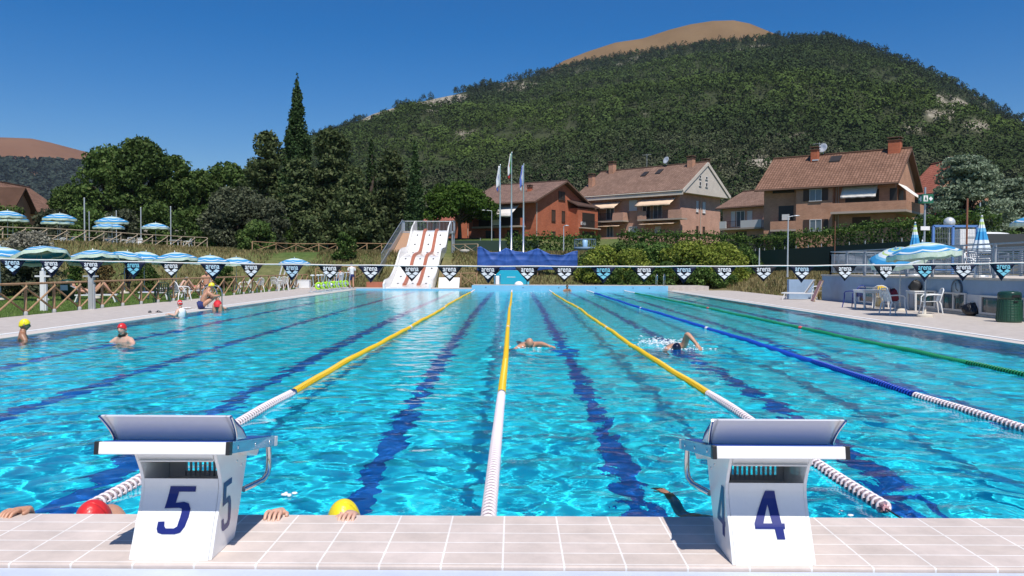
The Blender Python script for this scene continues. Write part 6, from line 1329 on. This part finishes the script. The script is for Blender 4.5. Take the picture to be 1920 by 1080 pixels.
b = MB(); b.box(H1.L+1.5,H1.L+1.85,yb+.6,yb+1.4,zb+.3,zb+.75); b.build('drying_rack', M_whr, o)
# ---- house 2: pink brick with cream gable
H2 = House('house', 'tall pink brick house with a cream gable and two peach awnings', (1094,115.7), (1274,105), 5.4, 12.15, 10.8, 3.5, M_pink, M_tile2, over=1.0, gover=1.0, gable=M_plas, fascia=M_plas)
zb = H2.fp(1235, 411)[1]
xa0, xa1 = H2.fp(1098,410,-1.4)[0], H2.fp(1168,410,-1.4)[0]; xb0, xb1 = H2.fp(1195,410,-1.4)[0], H2.fp(1278,410,-1.4)[0]
H2.balcony(xa0, xa1, H2.fp(1135,414,-1.4)[1], 1.4, 1.05, ((0,.16),(.72,1)), M_pink); H2.balcony(xb0, xb1, H2.fp(1235,410,-1.4)[1], 1.4, 1.1, ((0,.2),(.7,1)), M_pink)
za = H2.fp(1135,414,-1.4)[1]
H2.awning(H2.fp(1098,380,-1.0)[0], H2.fp(1158,380,-1.0)[0], za+2.75, za+1.85, 1.7, M_awn); H2.awning(H2.fp(1196,375,-1.0)[0], H2.fp(1262,375,-1.0)[0], H2.fp(1230,410,-1.4)[1]+2.85, H2.fp(1230,410,-1.4)[1]+1.9, 1.7, M_awn)
H2.awning(H2.fp(1103,420,-1.0)[0], H2.fp(1164,420,-1.0)[0], za-.45, za-.72, 1.3, M_awn, val=.1); H2.awning(H2.fp(1200,416,-1.0)[0], H2.fp(1266,416,-1.0)[0], za-.4, za-.66, 1.3, M_awn, val=.1)
def fwin(H, px0, px1, py0, py1, y=0., **k): a = H.fp(px0, py1, y); c = H.fp(px1, py0, y); return H.win(a[0], c[0], a[1], c[1], y=y, **k)
fwin(H2, 1180, 1195, 375, 395, pane=M_whr, mull=False); fwin(H2, 1179, 1195, 424, 445, pane=M_whr, mull=False); fwin(H2, 1225, 1242, 383, 410, pane=M_glass); fwin(H2, 1228, 1239, 424, 448, pane=M_whr); fwin(H2, 1137, 1152, 386, 412, pane=M_glass); fwin(H2, 1138, 1150, 424, 444, pane=M_glass); fwin(H2, 1108, 1124, 388, 412, pane=M_dk); fwin(H2, 1205, 1220, 384, 410, pane=M_dk)
for a in ((1305,1309,377,397),(1317,1322,379,399)): swin(H2, *a, pane=M_whr, mull=False)
for a in ((1305,1309,424,444),(1317,1321,425,444)): swin(H2, *a, pane=M_shut, frame=M_shut, mull=False)
def gwin(px0, px1, py0, py1): a = H2.sp(px0, py1, H2.L+.92); c = H2.sp(px1, py0, H2.L+.92); H2.win(a[0], c[0], a[1], c[1], y=.92, side=True, pane=M_dk, mull=False)
for a in ((1310.5,1314.5,329,334),(1310.5,1314.5,341,348),(1322.5,1326.5,331.5,336),(1322.5,1326.5,343,350)): gwin(*a)
x0, _ = H2.fp(1094,440,-1.6); x1, _ = H2.fp(1300,440,-1.6); b = MB(); b.box(.3, H2.L+.3, -2.0, -1.8, -1.2, H2.fp(1180,444,-1.9)[1]+.0); b.build('garden_parapet', M_pink, H2.t)
H2.pipe(H2.L+.08, 5.2, -.5, H2.h-.8)
H2.chimney(.2, 1.6, 1.7, .7, M_bru); H2.chimney(1.4, 5.0, 1.5, .8, M_bru); H2.chimney(H2.L-1.2, 4.8, 1.2, .8, M_bru); H2.chimney(H2.L-.2, 7.0, 1.6, .8, M_bru)
H2.skylight(7.6, 3.0); H2.skylight(9.8, 3.3); H2.dish(H2.L*.66, 5.3); H2.aerial(H2.L*.45, 5.4, 2.0)
# ---- house 4: brown brick with loggias
H4 = House('house', 'large brown brick house with a cream awning and wraparound balcony on the right', (1431,86), (1677,78), 3.9, 10.55, 8.4, 2.95, M_bru, M_tile3, over=1.3, gover=.55)
L4 = H4.L; xl = H4.fp(1448,440)[0]; 
# projecting bay with shuttered windows
xb0 = H4.fp(1492,440,-.9)[0]; xb1 = H4.fp(1560,440,-.9)[0]; ztop = H4.h-.45
b = MB(); b.box(xb0, xb1, -.9, -.002, -1.2, ztop); b.build('bay', M_bru, H4.t)
for py0, py1 in ((354,377),(411,433)): fwin(H4, 1518, 1541, py0, py1, y=-.9, pane=M_glass, shut=2)
b = MB(); b.box(xb0-.9, xb0-.0, -.9, -.002, -1.2, -.9); 
# left loggia column
xa0 = H4.fp(1446,440,-.9)[0]
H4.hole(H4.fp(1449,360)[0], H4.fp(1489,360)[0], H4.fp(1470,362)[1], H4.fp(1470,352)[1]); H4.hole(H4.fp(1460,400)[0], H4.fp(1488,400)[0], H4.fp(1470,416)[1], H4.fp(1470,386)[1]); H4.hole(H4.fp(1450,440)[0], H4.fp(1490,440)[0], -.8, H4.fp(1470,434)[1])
H4.balcony(H4.fp(1444,420,-.9)[0], xb0-.01, H4.fp(1470,430,-.9)[1], .9, .85, ((0,1),), M_bru)
b = MB(); q = H4.fp(1466,411,-.6); b.box(q[0], q[0]+.75, -.6, -.3, q[1]-.1, q[1]+.5); b.build('air_conditioner', M_whr, H4.t)
# right part: balcony wrapping the corner
xr0 = xb1+.01; zb4 = H4.fp(1620, 395, -1.6)[1]
o = MB(); o.box(xr0, L4+1.3, -1.6, -.003, zb4-.22, zb4); o.box(L4+.003, L4+1.3, -.0029, 7.0, zb4-.22, zb4); ob = o.build('balcony', M_slab, H4.t)
o = MB(); o.box(xr0, L4+1.3, -1.6, -1.46, zb4, zb4+.85); o.box(L4+1.16, L4+1.3, -1.459, 7.0, zb4, zb4+.85); o.build('parapet', M_bru, ob)
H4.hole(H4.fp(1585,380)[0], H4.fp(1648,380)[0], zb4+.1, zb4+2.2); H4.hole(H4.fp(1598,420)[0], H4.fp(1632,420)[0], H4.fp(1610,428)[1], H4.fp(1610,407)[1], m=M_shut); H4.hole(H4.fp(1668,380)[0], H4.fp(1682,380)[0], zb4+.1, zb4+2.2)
H4.awning(H4.fp(1580,360,-.4)[0], H4.fp(1646,360,-.4)[0], zb4+2.95, zb4+1.55, 1.15, M_awnw)
b = MB(); b.box(H4.fp(1578,350)[0], H4.fp(1650,350)[0], -.25, -.005, zb4+2.75, zb4+3.1); b.build('awning_box', M_whr, H4.t)
# side awning pulled out over the corner balcony
b = MB(); b.grid([[(L4+.05+1.9*q, lerp(.4,4.2,k/8), zb4+2.7-1.55*q-.05*math.sin(math.pi*q)) for k in range(9)] for q in np.linspace(0,1,6)]); o = b.build('awning', M_awnw, H4.t); solid(o, .03)
H4.hole(1.2, 3.2, zb4+.1, zb4+2.2, side=True); H4.hole(1.0, 2.0, .4, 1.9, side=True, m=M_shut)
H4.pipe(xb1+.12, -.1, -1, H4.h-.5); H4.pipe(xb1+.35, -.1, -1, H4.h-.5)
H4.chimney(H4.L*.325, 3.4, 1.3, .7, M_red); H4.chimney(H4.L-1.0, 4.0, 1.2, 1.1, M_red)
H4.skylight(H4.L*.45, 2.7, 1.1, .9); H4.dish(H4.L*.37, 4.3); H4.aerial(H4.L*.335, 4.4, 1.6)
b = MB(); b.box(L4*.335-.3, L4*.335+.3, 3.0, 3.3, H4.h+3.2*H4.sl+.28, H4.h+3.3*H4.sl+.34); b.build('flashing', M_lamp, H4.roof)
# ---- house 3: low link between 2 and 4 with a white balcony
H3 = House('house', 'low pinkish house with a white balcony between the two bigger houses', (1354,99), (1433,94), 4.8, 9.05, 9., 2.0, M_pink, M_tile2, over=.7, gover=.5, fascia=None)
zb3 = H3.fp(1385,427,-1.0)[1]; xw0, xw1 = H3.fp(1349,420,-1.0)[0], H3.fp(1427,420,-1.0)[0]
H3.balcony(xw0, xw1, zb3, 1.0, .85, ((0,.16),(.52,1)), M_whr); fwin(H3, 1371, 1379, 396, 425, pane=M_whr, mull=False); fwin(H3, 1381, 1397, 395, 425, pane=M_glass); fwin(H3, 1401, 1411, 395, 425, pane=M_whr, mull=False); H3.hole(H3.fp(1380,440)[0], H3.fp(1400,440)[0], -.5, H3.fp(1390,434)[1]); H3.pipe(H3.L+.1, -.05, -1, H3.h-.3); H3.chimney(H3.L*.8, 3.0, .8, .7, M_bru)
swin(H3, 1439, 1443, 405, 420, pane=M_shut, frame=M_shut, mull=False)
# ---- house 5: red tiled roof behind
H5 = House('house', 'house with a bright red tiled roof and grey balcony, partly behind the brown house', (1700,100), (1752,95), 4.5, 11.05, 7., 3.4, M_bru, M_tile4, over=.8, gover=.4)
o = MB(); zz = H5.fp(1720,407,-1.5)[1]; xx0, xx1 = H5.fp(1706,400,-1.5)[0], H5.fp(1738,400,-1.5)[0]; o.box(xx0, xx1, -1.5, -.003, zz-.2, zz); ob = o.build('balcony', M_slab, H5.t); o = MB(); o.box(xx0, xx1, -1.5, -1.36, zz, zz+1.15); o.build('parapet', M_slab, ob); o = MB(); o.box(xx1-.14, xx1, -1.359, -.01, zz, zz+1.15); o.build('side_panel', mat('red_panel', (.40,.05,.04), .7), ob)
H5.hole(.6, H5.L-.8, zz+.1, zz+2.3); H5.chimney(H5.L*.7, 3.0, .8, .6, M_bru)
# ---- left house above the umbrellas
H6 = House('house', 'house with a weathered brown roof beyond the upper umbrellas at the left', (4,101), (113,116), 5.2, 9.4, 9., 3.2, M_bru, M_tile3, over=1.2, gover=.5)
H6.hole(.8, 3.2, H6.h-2.2, H6.h-.7); H6.skylight(H6.L*.62, 2.0, 1.4, .9)
r = MB(); a = H6.fp(-14,380,-2.0); r.prism([(-3.4,1.0),(-3.4,H6.h-.6),(-1.2,H6.h+1.6),(1.0,H6.h-.6),(1.0,1.0)], -3.0, -.0, 'y'); r.build('front_gable', M_bru, H6.t)
r = MB(); r.add([(-4.0,-3.6,H6.h-1.2),(-1.2,-3.6,H6.h+1.8),(-1.2,3.4,H6.h+1.8),(-4.0,3.4,H6.h-1.2),(1.6,-3.6,H6.h-1.2),(1.6,3.4,H6.h-1.2)], [(0,1,2,3),(1,4,5,2)]); o = r.build('gable_roof', M_tile3, H6.t); solid(o, .2)
# ---- orange house seen between the trees behind the slide
H7 = House('house', 'orange house glimpsed between the tree trunks above the slide', (792,125), (858,120), 6.0, 8.6, 9., 2.2, M_red, M_tile4, over=.6, gover=.4)
fwin(H7, 812, 820, 418, 432, pane=M_dk)
# ================================================================ TREES, HEDGES, BUSHES
L_dark = leafmat('dark_oak_leaves', (.048,.088,.022), (.105,.165,.045), (.17,.22,.065)); L_pine = leafmat('pine_needles', (.042,.062,.025), (.088,.115,.045), (.14,.155,.065)); L_cyp = leafmat('cypress_leaves', (.024,.048,.018), (.052,.09,.03), (.08,.12,.042), .1)
L_olive = leafmat('olive_leaves', (.05,.06,.034), (.098,.112,.066), (.17,.18,.12)); L_brt = leafmat('stone_pine_needles', (.035,.075,.012), (.085,.15,.025), (.13,.20,.04)); L_yel = leafmat('yellow_green_leaves', (.10,.14,.02), (.22,.26,.045), (.33,.35,.08)); L_hedge = leafmat('laurel_leaves', (.036,.072,.018), (.095,.165,.038), (.21,.28,.08)); L_silv = leafmat('silver_leaves', (.15,.145,.11), (.30,.29,.23), (.42,.40,.33)); L_ced = leafmat('cedar_needles', (.13,.18,.115), (.25,.31,.21), (.33,.38,.28)); L_brn = leafmat('dry_leaves', (.10,.07,.03), (.24,.17,.07), (.3,.22,.1)); L_amb = leafmat('amber_leaves', (.07,.06,.012), (.16,.13,.025), (.2,.17,.04))
M_bark = mat('bark', (.075,.055,.04), .95, noise=.3, nscale=5, bump=.6, bscale=12)
def clumps_to_leaves(cl, dens, size, jit=.75, asp=.55, fill=.55, seed=0):
    r = np.random.default_rng(seed); PP = []; NN = []; dens = dens/(size*size*asp*.5)
    for c, rad in cl:
        rad = np.asarray(rad); area = 4*math.pi*(rad.prod()**(2/3)); n = max(6, int(area*dens)); d = r.normal(size=(n,3)); d /= np.linalg.norm(d, axis=1, keepdims=True); q = fill+(1-fill)*r.random(n)**.5*1.12
        PP.append(np.asarray(c)+d*rad*q[:,None]); nn = d/rad; NN.append(nn/np.linalg.norm(nn, axis=1, keepdims=True))
    P = np.concatenate(PP); N = np.concatenate(NN); return leafquads(P, N, np.full(len(P), size), jit, asp, r)
def tree(name, label, px, D, ytop, wpx, m, kind='broad', leaf=.42, dens=.55, seed=0, group='trees behind the pool', zb=None, cat='tree', depth=.8, low=.12, trunk=True):
    top = W(px, ytop, D); g = tz(top.x, top.y); H = max(.8, top.z-g); Rr = wpx*D/1500/2; t = thing(name, label, cat, (top.x, top.y, g), 0, group); r = np.random.default_rng(seed+100); cl = []; limbs = []
    if kind == 'broad':
        n = int(95+Rr*18)
        for k in range(n):
            a = r.random()*2*math.pi; v = r.random()**.8; zz = H*(low+.04+(.93-low-.04)*v); pr = math.sin(math.pi*min(1, (.16+.80*v)))**.65*Rr*(.5+.5*r.random()**.5); c = (math.cos(a)*pr*.86, math.sin(a)*pr*depth*.86, zz); s = Rr*(.12+.15*r.random()); cl.append((c, (s*1.1, s*1.1, s*.85))); limbs.append(c)
        for k in range(26): a = r.random()*6.28; q = Rr*.75*r.random()**.7; s = Rr*.06*(1+r.random()); cl.append(((math.cos(a)*q, math.sin(a)*q, H*(.99-.20*(q/Rr)**1.5-.03*r.random())-s), (s, s, s*2.0)))
    elif kind == 'pine':
        for k in range(int(60+H*4)):
            v = r.random()**.9; zz = H*(low+(1-low)*v); pr = Rr*(1-v)**.55*(.30+.75*r.random()); a = r.random()*6.28; s = Rr*(.22+.18*r.random())*(1-.45*v); c = (math.cos(a)*pr*.8, math.sin(a)*pr*.8*depth, zz); cl.append((c, (s*1.25, s*1.25, s*.62))); limbs.append(c)
        cl.append(((0,0,H*.97), (Rr*.09, Rr*.09, H*.04)))
    elif kind == 'cypress':
        for k in range(int(110+H*7)):
            v = r.random(); zz = H*(.02+.93*v); prof = Rr*min(1, (1-v)**.60*1.12)*(.75+.25*min(1, v*5)); a = r.random()*6.28; q = prof*(.2+.62*r.random()); s = prof*.36+.08; cl.append(((math.cos(a)*q, math.sin(a)*q, zz), (s*.75, s*.75, s*1.9)))
        cl.append(((0,0,H*.975), (.14,.14,H*.03)))
        for k in range(3): cl.append(((r.normal()*.12, r.normal()*.12, H*(.955-.02*k)), (.14,.14,H*.03)))
    elif kind == 'umbrella_pine':
        for k in range(110):
            a = r.random()*6.28; q = r.random()**.5; zz = H*(.50+.44*math.sqrt(max(0, 1-q*q))*(.5+.5*r.random())-.24*r.random()); c = (math.cos(a)*q*Rr*.9, math.sin(a)*q*Rr*.8, zz); s = Rr*(.15+.10*r.random()); cl.append((c, (s*1.2, s*1.2, s*.75))); limbs.append(c)
    elif kind == 'cedar':
        for k in range(210):
            v = r.random()**1.1; zz = H*(.06+.9*v); pr = Rr*(1-v*.86)**.8*(.35+.7*r.random()); a = r.random()*6.28; s = Rr*.16*(.7+.6*r.random()); c = (math.cos(a)*pr*.9, math.sin(a)*pr*.8, zz+.06*H*pr/Rr); cl.append((c, (s*1.6, s*1.6, s*.42))); limbs.append(c)
    elif kind == 'bush':
        for k in range(int(18+Rr*10)):
            a = r.random()*6.28; v = r.random(); q = Rr*math.sqrt(max(0,1-(v*.92)**2))*(.45+.5*r.random()); s = min(Rr, H)*(.20+.14*r.random()); cl.append(((math.cos(a)*q*.85, math.sin(a)*q*depth*.85, max(s*.5, H*v*.88)), (s, s, s*.85)))
    co = clumps_to_leaves(cl, dens, leaf, seed=seed); co[:,2] = np.maximum(co[:,2], .02)
    link('crown', npmesh('crown', co, qidx(len(co)//4), m), t)
    if trunk:
        b = MB(); tr = .10+.018*H if kind != 'bush' else .06; ht = H*(.9 if kind in ('pine','cypress','cedar') else .62 if kind != 'bush' else .5); w = [(0,0,-.3)]+[(r.normal()*.04*H*.25*q, r.normal()*.04*H*.25*q, ht*q) for q in (.2,.45,.7,1)]
        b.tube(w, [tr*1.35, tr, tr*.8, tr*.6, tr*.25], 9)
        for c in limbs[::5]:
            zz = min(c[2]*.75, ht*.95); b.tube([(0,0,zz*.8), (c[0]*.5, c[1]*.5, lerp(zz, c[2], .55)), c], [tr*.4, tr*.25, tr*.08], 5)
        b.build('trunk', M_bark, t)
    return t
T = tree
T('oak_tree', 'tall dark broadleaf tree with a ragged top, leftmost of the big trees', 200, 96, 272, 120, L_dark, seed=1)
T('oak_tree', 'tallest broadleaf tree of the left clump, behind the upper umbrellas', 262, 92, 254, 125, L_dark, seed=2)
T('oak_tree', 'dark broadleaf tree on the right shoulder of the left clump', 322, 94, 288, 100, L_dark, seed=3)
T('oak_tree', 'lower dark broadleaf tree in the dip of the skyline', 372, 98, 318, 90, L_dark, seed=4)
T('oak_tree', 'mid green broadleaf tree left of the dark pine', 425, 100, 302, 100, L_dark, seed=5)
T('oak_tree', 'small broadleaf tree beside the brown roofed left house', 135, 104, 345, 85, L_dark, seed=6, leaf=.4)
T('pine_tree', 'dark pine with an open top just left of the tall cypress', 500, 92, 250, 120, L_pine, 'pine', seed=7)
T('cypress_tree', 'very tall slender cypress rising above the skyline', 557, 88, 138, 76, L_cyp, 'cypress', leaf=.30, dens=.8, seed=8)
T('pine_tree', 'broad dark pine right of the tall cypress', 622, 86, 246, 150, L_pine, 'pine', seed=9, dens=.6)
T('cypress_tree', 'narrow dark cypress between two pines left of the slide', 696, 86, 262, 32, L_cyp, 'cypress', leaf=.28, dens=.8, seed=10)
T('pine_tree', 'dark pine behind the left side of the slide stair', 732, 84, 284, 112, L_pine, 'pine', seed=11, dens=.6)
T('cypress_tree', 'dark pointed cypress next to the bright umbrella pine', 778, 82, 264, 46, L_cyp, 'cypress', leaf=.28, dens=.8, seed=12)
T('pine_tree', 'low dark pine filling the gap below the tall cypress', 560, 82, 300, 110, L_pine, 'pine', seed=13, dens=.6)
T('pine_tree', 'dark pine above the round bush and bank fence', 660, 80, 330, 130, L_pine, 'pine', seed=14, dens=.6)
T('umbrella_pine', 'bright green umbrella pine beside the red brick house', 862, 100, 333, 132, L_brt, 'umbrella_pine', leaf=.36, dens=.7, seed=15)
T('olive_tree', 'grey green olive tree in front of the dark pines', 445, 78, 352, 130, L_olive, 'broad', leaf=.30, dens=.55, seed=16, low=.02)
T('olive_tree', 'lower grey green olive tree right of the upper terrace', 505, 76, 372, 80, L_olive, 'broad', leaf=.30, dens=.55, seed=17, low=.0)
T('leafy_shrub', 'tall yellowish shrub at the foot of the olive trees', 482, 72, 412, 80, L_dark, 'bush', leaf=.26, dens=.8, seed=18, cat='shrub', group='shrubs on the bank')
T('round_bush', 'round dark green bush standing alone on the dry bank', 648, 64, 434, 54, L_hedge, 'bush', leaf=.20, dens=.8, seed=19, cat='bush', group='shrubs on the bank')
T('cedar_tree', 'large grey green cedar behind the emergency sign', 1815, 72, 294, 190, L_ced, 'cedar', leaf=.30, dens=.6, seed=20, group='trees on the right')
T('cedar_tree', 'second grey green cedar at the right edge of the photo', 1900, 84, 335, 130, L_ced, 'cedar', leaf=.32, dens=.55, seed=21, group='trees on the right')
T('amber_shrub', 'rounded amber green shrub in front of the cedar', 1806, 52, 390, 66, L_amb, 'bush', leaf=.18, dens=.7, seed=22, cat='shrub', group='shrubs on the right')
T('leafy_shrub', 'green shrub behind the dark boarded wall', 1892, 55, 425, 80, L_hedge, 'bush', leaf=.2, dens=.7, seed=23, cat='shrub', group='shrubs on the right')
T('leafy_shrub', 'dark shrub between the gate and the cedar', 1745, 58, 420, 60, L_hedge, 'bush', leaf=.2, dens=.7, seed=43, cat='shrub', group='shrubs on the right')
# undergrowth line behind the upper terrace
for k, (px, D, yt, w, m, lab) in enumerate(((20,80,385,110,L_dark,'dark shrub below the brown roofed left house'),(95,78,392,90,L_olive,'grey green shrub behind the first pair of upper umbrellas'),(165,80,385,90,L_dark,'dark shrub behind the tallest grey pole'),(230,79,392,90,L_olive,'grey green shrub behind the second pair of upper umbrellas'),(292,80,378,90,L_dark,'dark shrub behind the single upper umbrella'),(352,79,385,80,L_dark,'dark shrub at the end of the upper fence'),(398,78,400,70,L_dark,'dark shrub left of the olive tree'),(585,78,400,90,L_pine,'dark shrub under the tall cypress'),(700,80,400,80,L_pine,'dark shrub left of the slide stair'),(-20,76,372,90,L_dark,'dark shrub at the left picture edge'),(770,84,395,70,L_pine,'dark shrub behind the slide platform'),(530,80,395,70,L_dark,'dark shrub between olive and cypress'))):
    T('dark_shrub', lab, px, D, yt, w, m, 'bush', leaf=.34, dens=.55, seed=30+k, cat='shrub', group='undergrowth behind the terrace')
T('silver_bush', 'silvery grey bush at the edge of the upper terrace', 52, 46, 436, 120, L_silv, 'bush', leaf=.16, dens=.7, seed=50, cat='bush', group='silvery bushes', depth=.6)
T('silver_bush', 'big silvery green bush behind the first pennants', 55, 40, 468, 140, L_olive, 'bush', leaf=.16, dens=.7, seed=51, cat='bush', group='silvery bushes', depth=.5)
T('dark_bush', 'dark leafy bush behind the litter bin', 142, 41, 492, 56, L_hedge, 'bush', leaf=.14, dens=.75, seed=52, cat='bush', group='shrubs on the bank')
T('dry_bush', 'dry brownish bush behind the sunbather', 190, 42, 486, 60, L_brn, 'bush', leaf=.12, dens=.75, seed=53, cat='bush', group='shrubs on the bank')
T('dark_bush', 'green bush on the bank behind the lower umbrellas', 275, 48, 492, 55, L_hedge, 'bush', leaf=.14, dens=.75, seed=54, cat='bush', group='shrubs on the bank')
T('dark_bush', 'small green bush beyond the tanned man', 420, 56, 497, 50, L_hedge, 'bush', leaf=.14, dens=.75, seed=55, cat='bush', group='shrubs on the bank')
# hedges
def hedge(label, p0, p1, w, zt, m, leaf, dens, seed, z0=None, lump=.25):
    r = np.random.default_rng(seed); p0 = np.array(p0, float); p1 = np.array(p1, float); Ln = np.linalg.norm(p1-p0); u = (p1-p0)/Ln; v = np.array([-u[1], u[0]])
    t = thing('hedge', label, 'hedge', (*p0, tz(*p0)), 0, 'clipped laurel hedges'); n = int(Ln*2.0*(w*2+3)*dens); s = r.random(n)*Ln; f = r.integers(0, 3, n)
    zg = terr(p0[0]+u[0]*s, p0[1]+u[1]*s)-tz(*p0); hh = (zt-tz(*p0))-zg+lump*(fbm(s*.8+seed, 0*s, 3)-.5)*2
    q = r.random(n); lat = np.where(f == 0, -w/2, np.where(f == 1, w/2, (r.random(n)-.5)*w)); z = np.where(f == 2, hh, hh*q**.8)
    lat = lat+(fbm(s*1.1, z*1.3+seed, 3)-.5)*.8; z = z+(fbm(s*1.7+9, lat*2, 3)-.5)*.5*np.where(f == 2, 1, .2)
    P = np.stack([u[0]*s+v[0]*lat, u[1]*s+v[1]*lat, zg+np.maximum(z, .05)], -1); N = np.where((f == 2)[:,None], np.array([0,0,1.]), np.sign(lat)[:,None]*np.array([v[0],v[1],.25]))
    ex = int(n*.10); se = r.random(ex)*Ln; up = np.stack([u[0]*se, u[1]*se, np.interp(se, np.sort(s), (zg+hh)[np.argsort(s)])+r.random(ex)**2*.5], -1); P = np.concatenate([P, up+v.tolist()[0]*0]); N = np.concatenate([N, r.normal(size=(ex,3))])
    co = leafquads(P, N, np.full(len(P), leaf), .8, .55, r); link('foliage', npmesh('foliage', co, qidx(len(P)), m), t)
    b = MB()
    for k in range(int(Ln/1.2)): c = p0+u*(k*1.2+.5)-p0; z = float(tz(*(p0+c))-tz(*p0)); b.tube([(c[0],c[1],z-.1),(c[0]+.1,c[1],z+(zt-tz(*p0))*.6)], .04, 5)
    b.build('stem', M_bark, t); return t
hedge('laurel hedge between the tarpaulin and the red brick house', (W(948,445,74.3).x, 74.3), (W(1125,445,74.3).x, 74.3), 1.4, 4.45, L_hedge, .24, 26, 1)
hedge('laurel hedge below the pink brick house', (W(1165,445,78).x, 78), (W(1400,445,86).x, 86), 1.6, 5.0, L_hedge, .24, 40, 2)
hedge('long laurel hedge below the brown brick house running towards the terrace', (26.3, 90), (27.2, 46), 1.6, 4.75, L_hedge, .21, 34, 3)
# screens of dark green mesh
M_mesh = mat('dark_green_mesh', (.022,.05,.036), .9)
def screen(label, pts, z0, z1):
    t = thing('mesh_fence', label, 'fence', (*pts[0], 0)); o = Vector((*pts[0], 0)); b = MB(); p_ = MB()
    for a, c in zip(pts, pts[1:]):
        a = Vector((*a,0))-o; c = Vector((*c,0))-o; n = max(1, int((c-a).length/2.5)); nrm = (c-a).normalized().cross(Vector((0,0,1)))*.02
        for k in range(n): p, q = a.lerp(c, k/n), a.lerp(c, (k+1)/n); P = [p+Vector((0,0,z0)), q+Vector((0,0,z0)), q+Vector((0,0,z1)), p+Vector((0,0,z1))]; b.add([v-nrm for v in P]+[v+nrm for v in P], [(3,2,1,0),(4,5,6,7),(0,1,5,4),(1,2,6,5),(2,3,7,6),(3,0,4,7)])
        for k in range(n+1): p = a.lerp(c, k/n)-nrm*4; q = MB(); q.tube([p+Vector((0,0,z0-.3)), p+Vector((0,0,z1+.25))], .03, 6); q.build('post', M_pole, t)
    b.build('mesh', M_mesh, t)
screen('dark green mesh fence behind the slide and tarpaulin', [(W(846,450,76).x, 76), (W(1010,450,75.6).x, 75.6)], 2.5, 4.1)
screen('dark green mesh fence in front of the long hedge', [(24.6, 88), (25.2, 66), (25.4, 50)], .9, 3.35)
# yellow green bushes on the far right bank
for k, (px, D, yt, w, m, lab) in enumerate(((1130,60,464,105,L_yel,'low yellow green bush right of the tarpaulin'),(1185,59.6,474,125,L_yel,'spreading yellow green bush behind the end wall ladder'),(1225,62,456,140,L_hedge,'mid green bush behind the yellow ones'),(1285,60.6,458,150,L_yel,'largest yellow green bush on the right bank'),(1345,60,462,130,L_yel,'yellow green bush nearest the dry grass'),(1265,58.6,494,150,L_hedge,'dark bush at the foot of the bank by the deck'),(1170,58.4,502,110,L_hedge,'dark low bush beside the end wall'),(1390,62,466,90,L_hedge,'dark green bush next to the mesh fence'),(1340,58.6,498,120,L_hedge,'dark bush spilling over the deck corner'),(1112,62,470,70,L_hedge,'dark green bush below the raised basket'),(1160,63,458,90,L_hedge,'dark green bush behind the raised basket'))):
    T('bank_bush', lab, px, D, yt, w, m, 'bush', leaf=.20, dens=.7, seed=70+k, cat='bush', group='bushes on the far bank')
# dry grass tufts on the banks and blades on the lawn
def tufts(name, n, xr, yr, cond, m, h):
    r = np.random.default_rng(len(name)); x = r.uniform(*xr, n); y = r.uniform(*yr, n); k = cond(x, y); x, y = x[k], y[k]; z = terr(x, y); n = len(x); a = r.random(n)*6.28; hh = h*(.5+r.random(n)); w = (.2+.25*h)*h*(.4+r.random(n)) if h < .1 else .02+.03*r.random(n); lx = r.normal(size=n)*hh*.4; ly = r.normal(size=n)*hh*.4
    c, s = np.cos(a)*w, np.sin(a)*w; co = np.stack([np.stack([x-c,y-s,z-.02],-1), np.stack([x+c,y+s,z-.02],-1), np.stack([x+lx+c*.3,y+ly+s*.3,z+hh],-1), np.stack([x+lx-c*.3,y+ly-s*.3,z+hh],-1)], 1).reshape(-1,3)
    tag(link(name, npmesh(name, co, qidx(n), m)), kind='stuff')
L_dry = leafmat('dry_grass', (.12,.11,.045), (.32,.25,.12), (.10,.15,.04)); L_grs = leafmat('lawn_grass', (.10,.18,.035), (.20,.30,.08), (.28,.30,.12))
tufts('dry_grass', 34000, (-16,16), (57.6,74), lambda x, y: (np.abs(x+7.2) > 2.2), L_dry, .22)
tufts('bank_grass', 26000, (-34,-17), (40,76), lambda x, y: ((-21*(x+24.5)+5*(y-45))/21.6 > -.5), L_dry, .2)
tufts('meadow_grass', 9000, (14.9,25), (40.5,66), lambda x, y: x > 15-.22*np.maximum(0, y-50), L_dry, .2)
tufts('lawn_grass', 120000, (-27,-15), (20,58), lambda x, y: ((-21*(x+24.5)+5*(y-45))/21.6 < 0), L_grs, .045)
# ================================================================ heads joined to the grown bodies
bpy.context.view_layer.update(); _dg = bpy.context.evaluated_depsgraph_get()
for o, c, fwd, up, s_ in BODIES:
    me = bpy.data.meshes.new_from_object(o.evaluated_get(_dg)); me.name = 'body'; bm = bmesh.new(); bm.from_mesh(me)
    hm_ = head_mesh(c, fwd, up, s_).mesh('head', me.materials[0]); bm.from_mesh(hm_); bpy.data.meshes.remove(hm_)
    for f in bm.faces: f.smooth = True
    bm.to_mesh(me); bm.free(); o.modifiers.clear(); o.data = me
# ================================================================ AIR
hm = bpy.data.materials.new('haze_air'); hm.use_nodes = True; nt = hm.node_tree
for n in list(nt.nodes):
    if n.type == 'BSDF_PRINCIPLED': nt.nodes.remove(n)
pv = nt.nodes.new('ShaderNodeVolumePrincipled'); pv.inputs['Color'].default_value = (.75,.86,1,1); pv.inputs['Density'].default_value = .00006; pv.inputs['Anisotropy'].default_value = .2
nt.links.new(pv.outputs[0], [q for q in nt.nodes if q.type == 'OUTPUT_MATERIAL'][0].inputs['Volume'])
b = MB(); b.box(-4200, 4200, -3100, 6200, -130, 640); tag(b.build('haze', hm), kind='stuff')
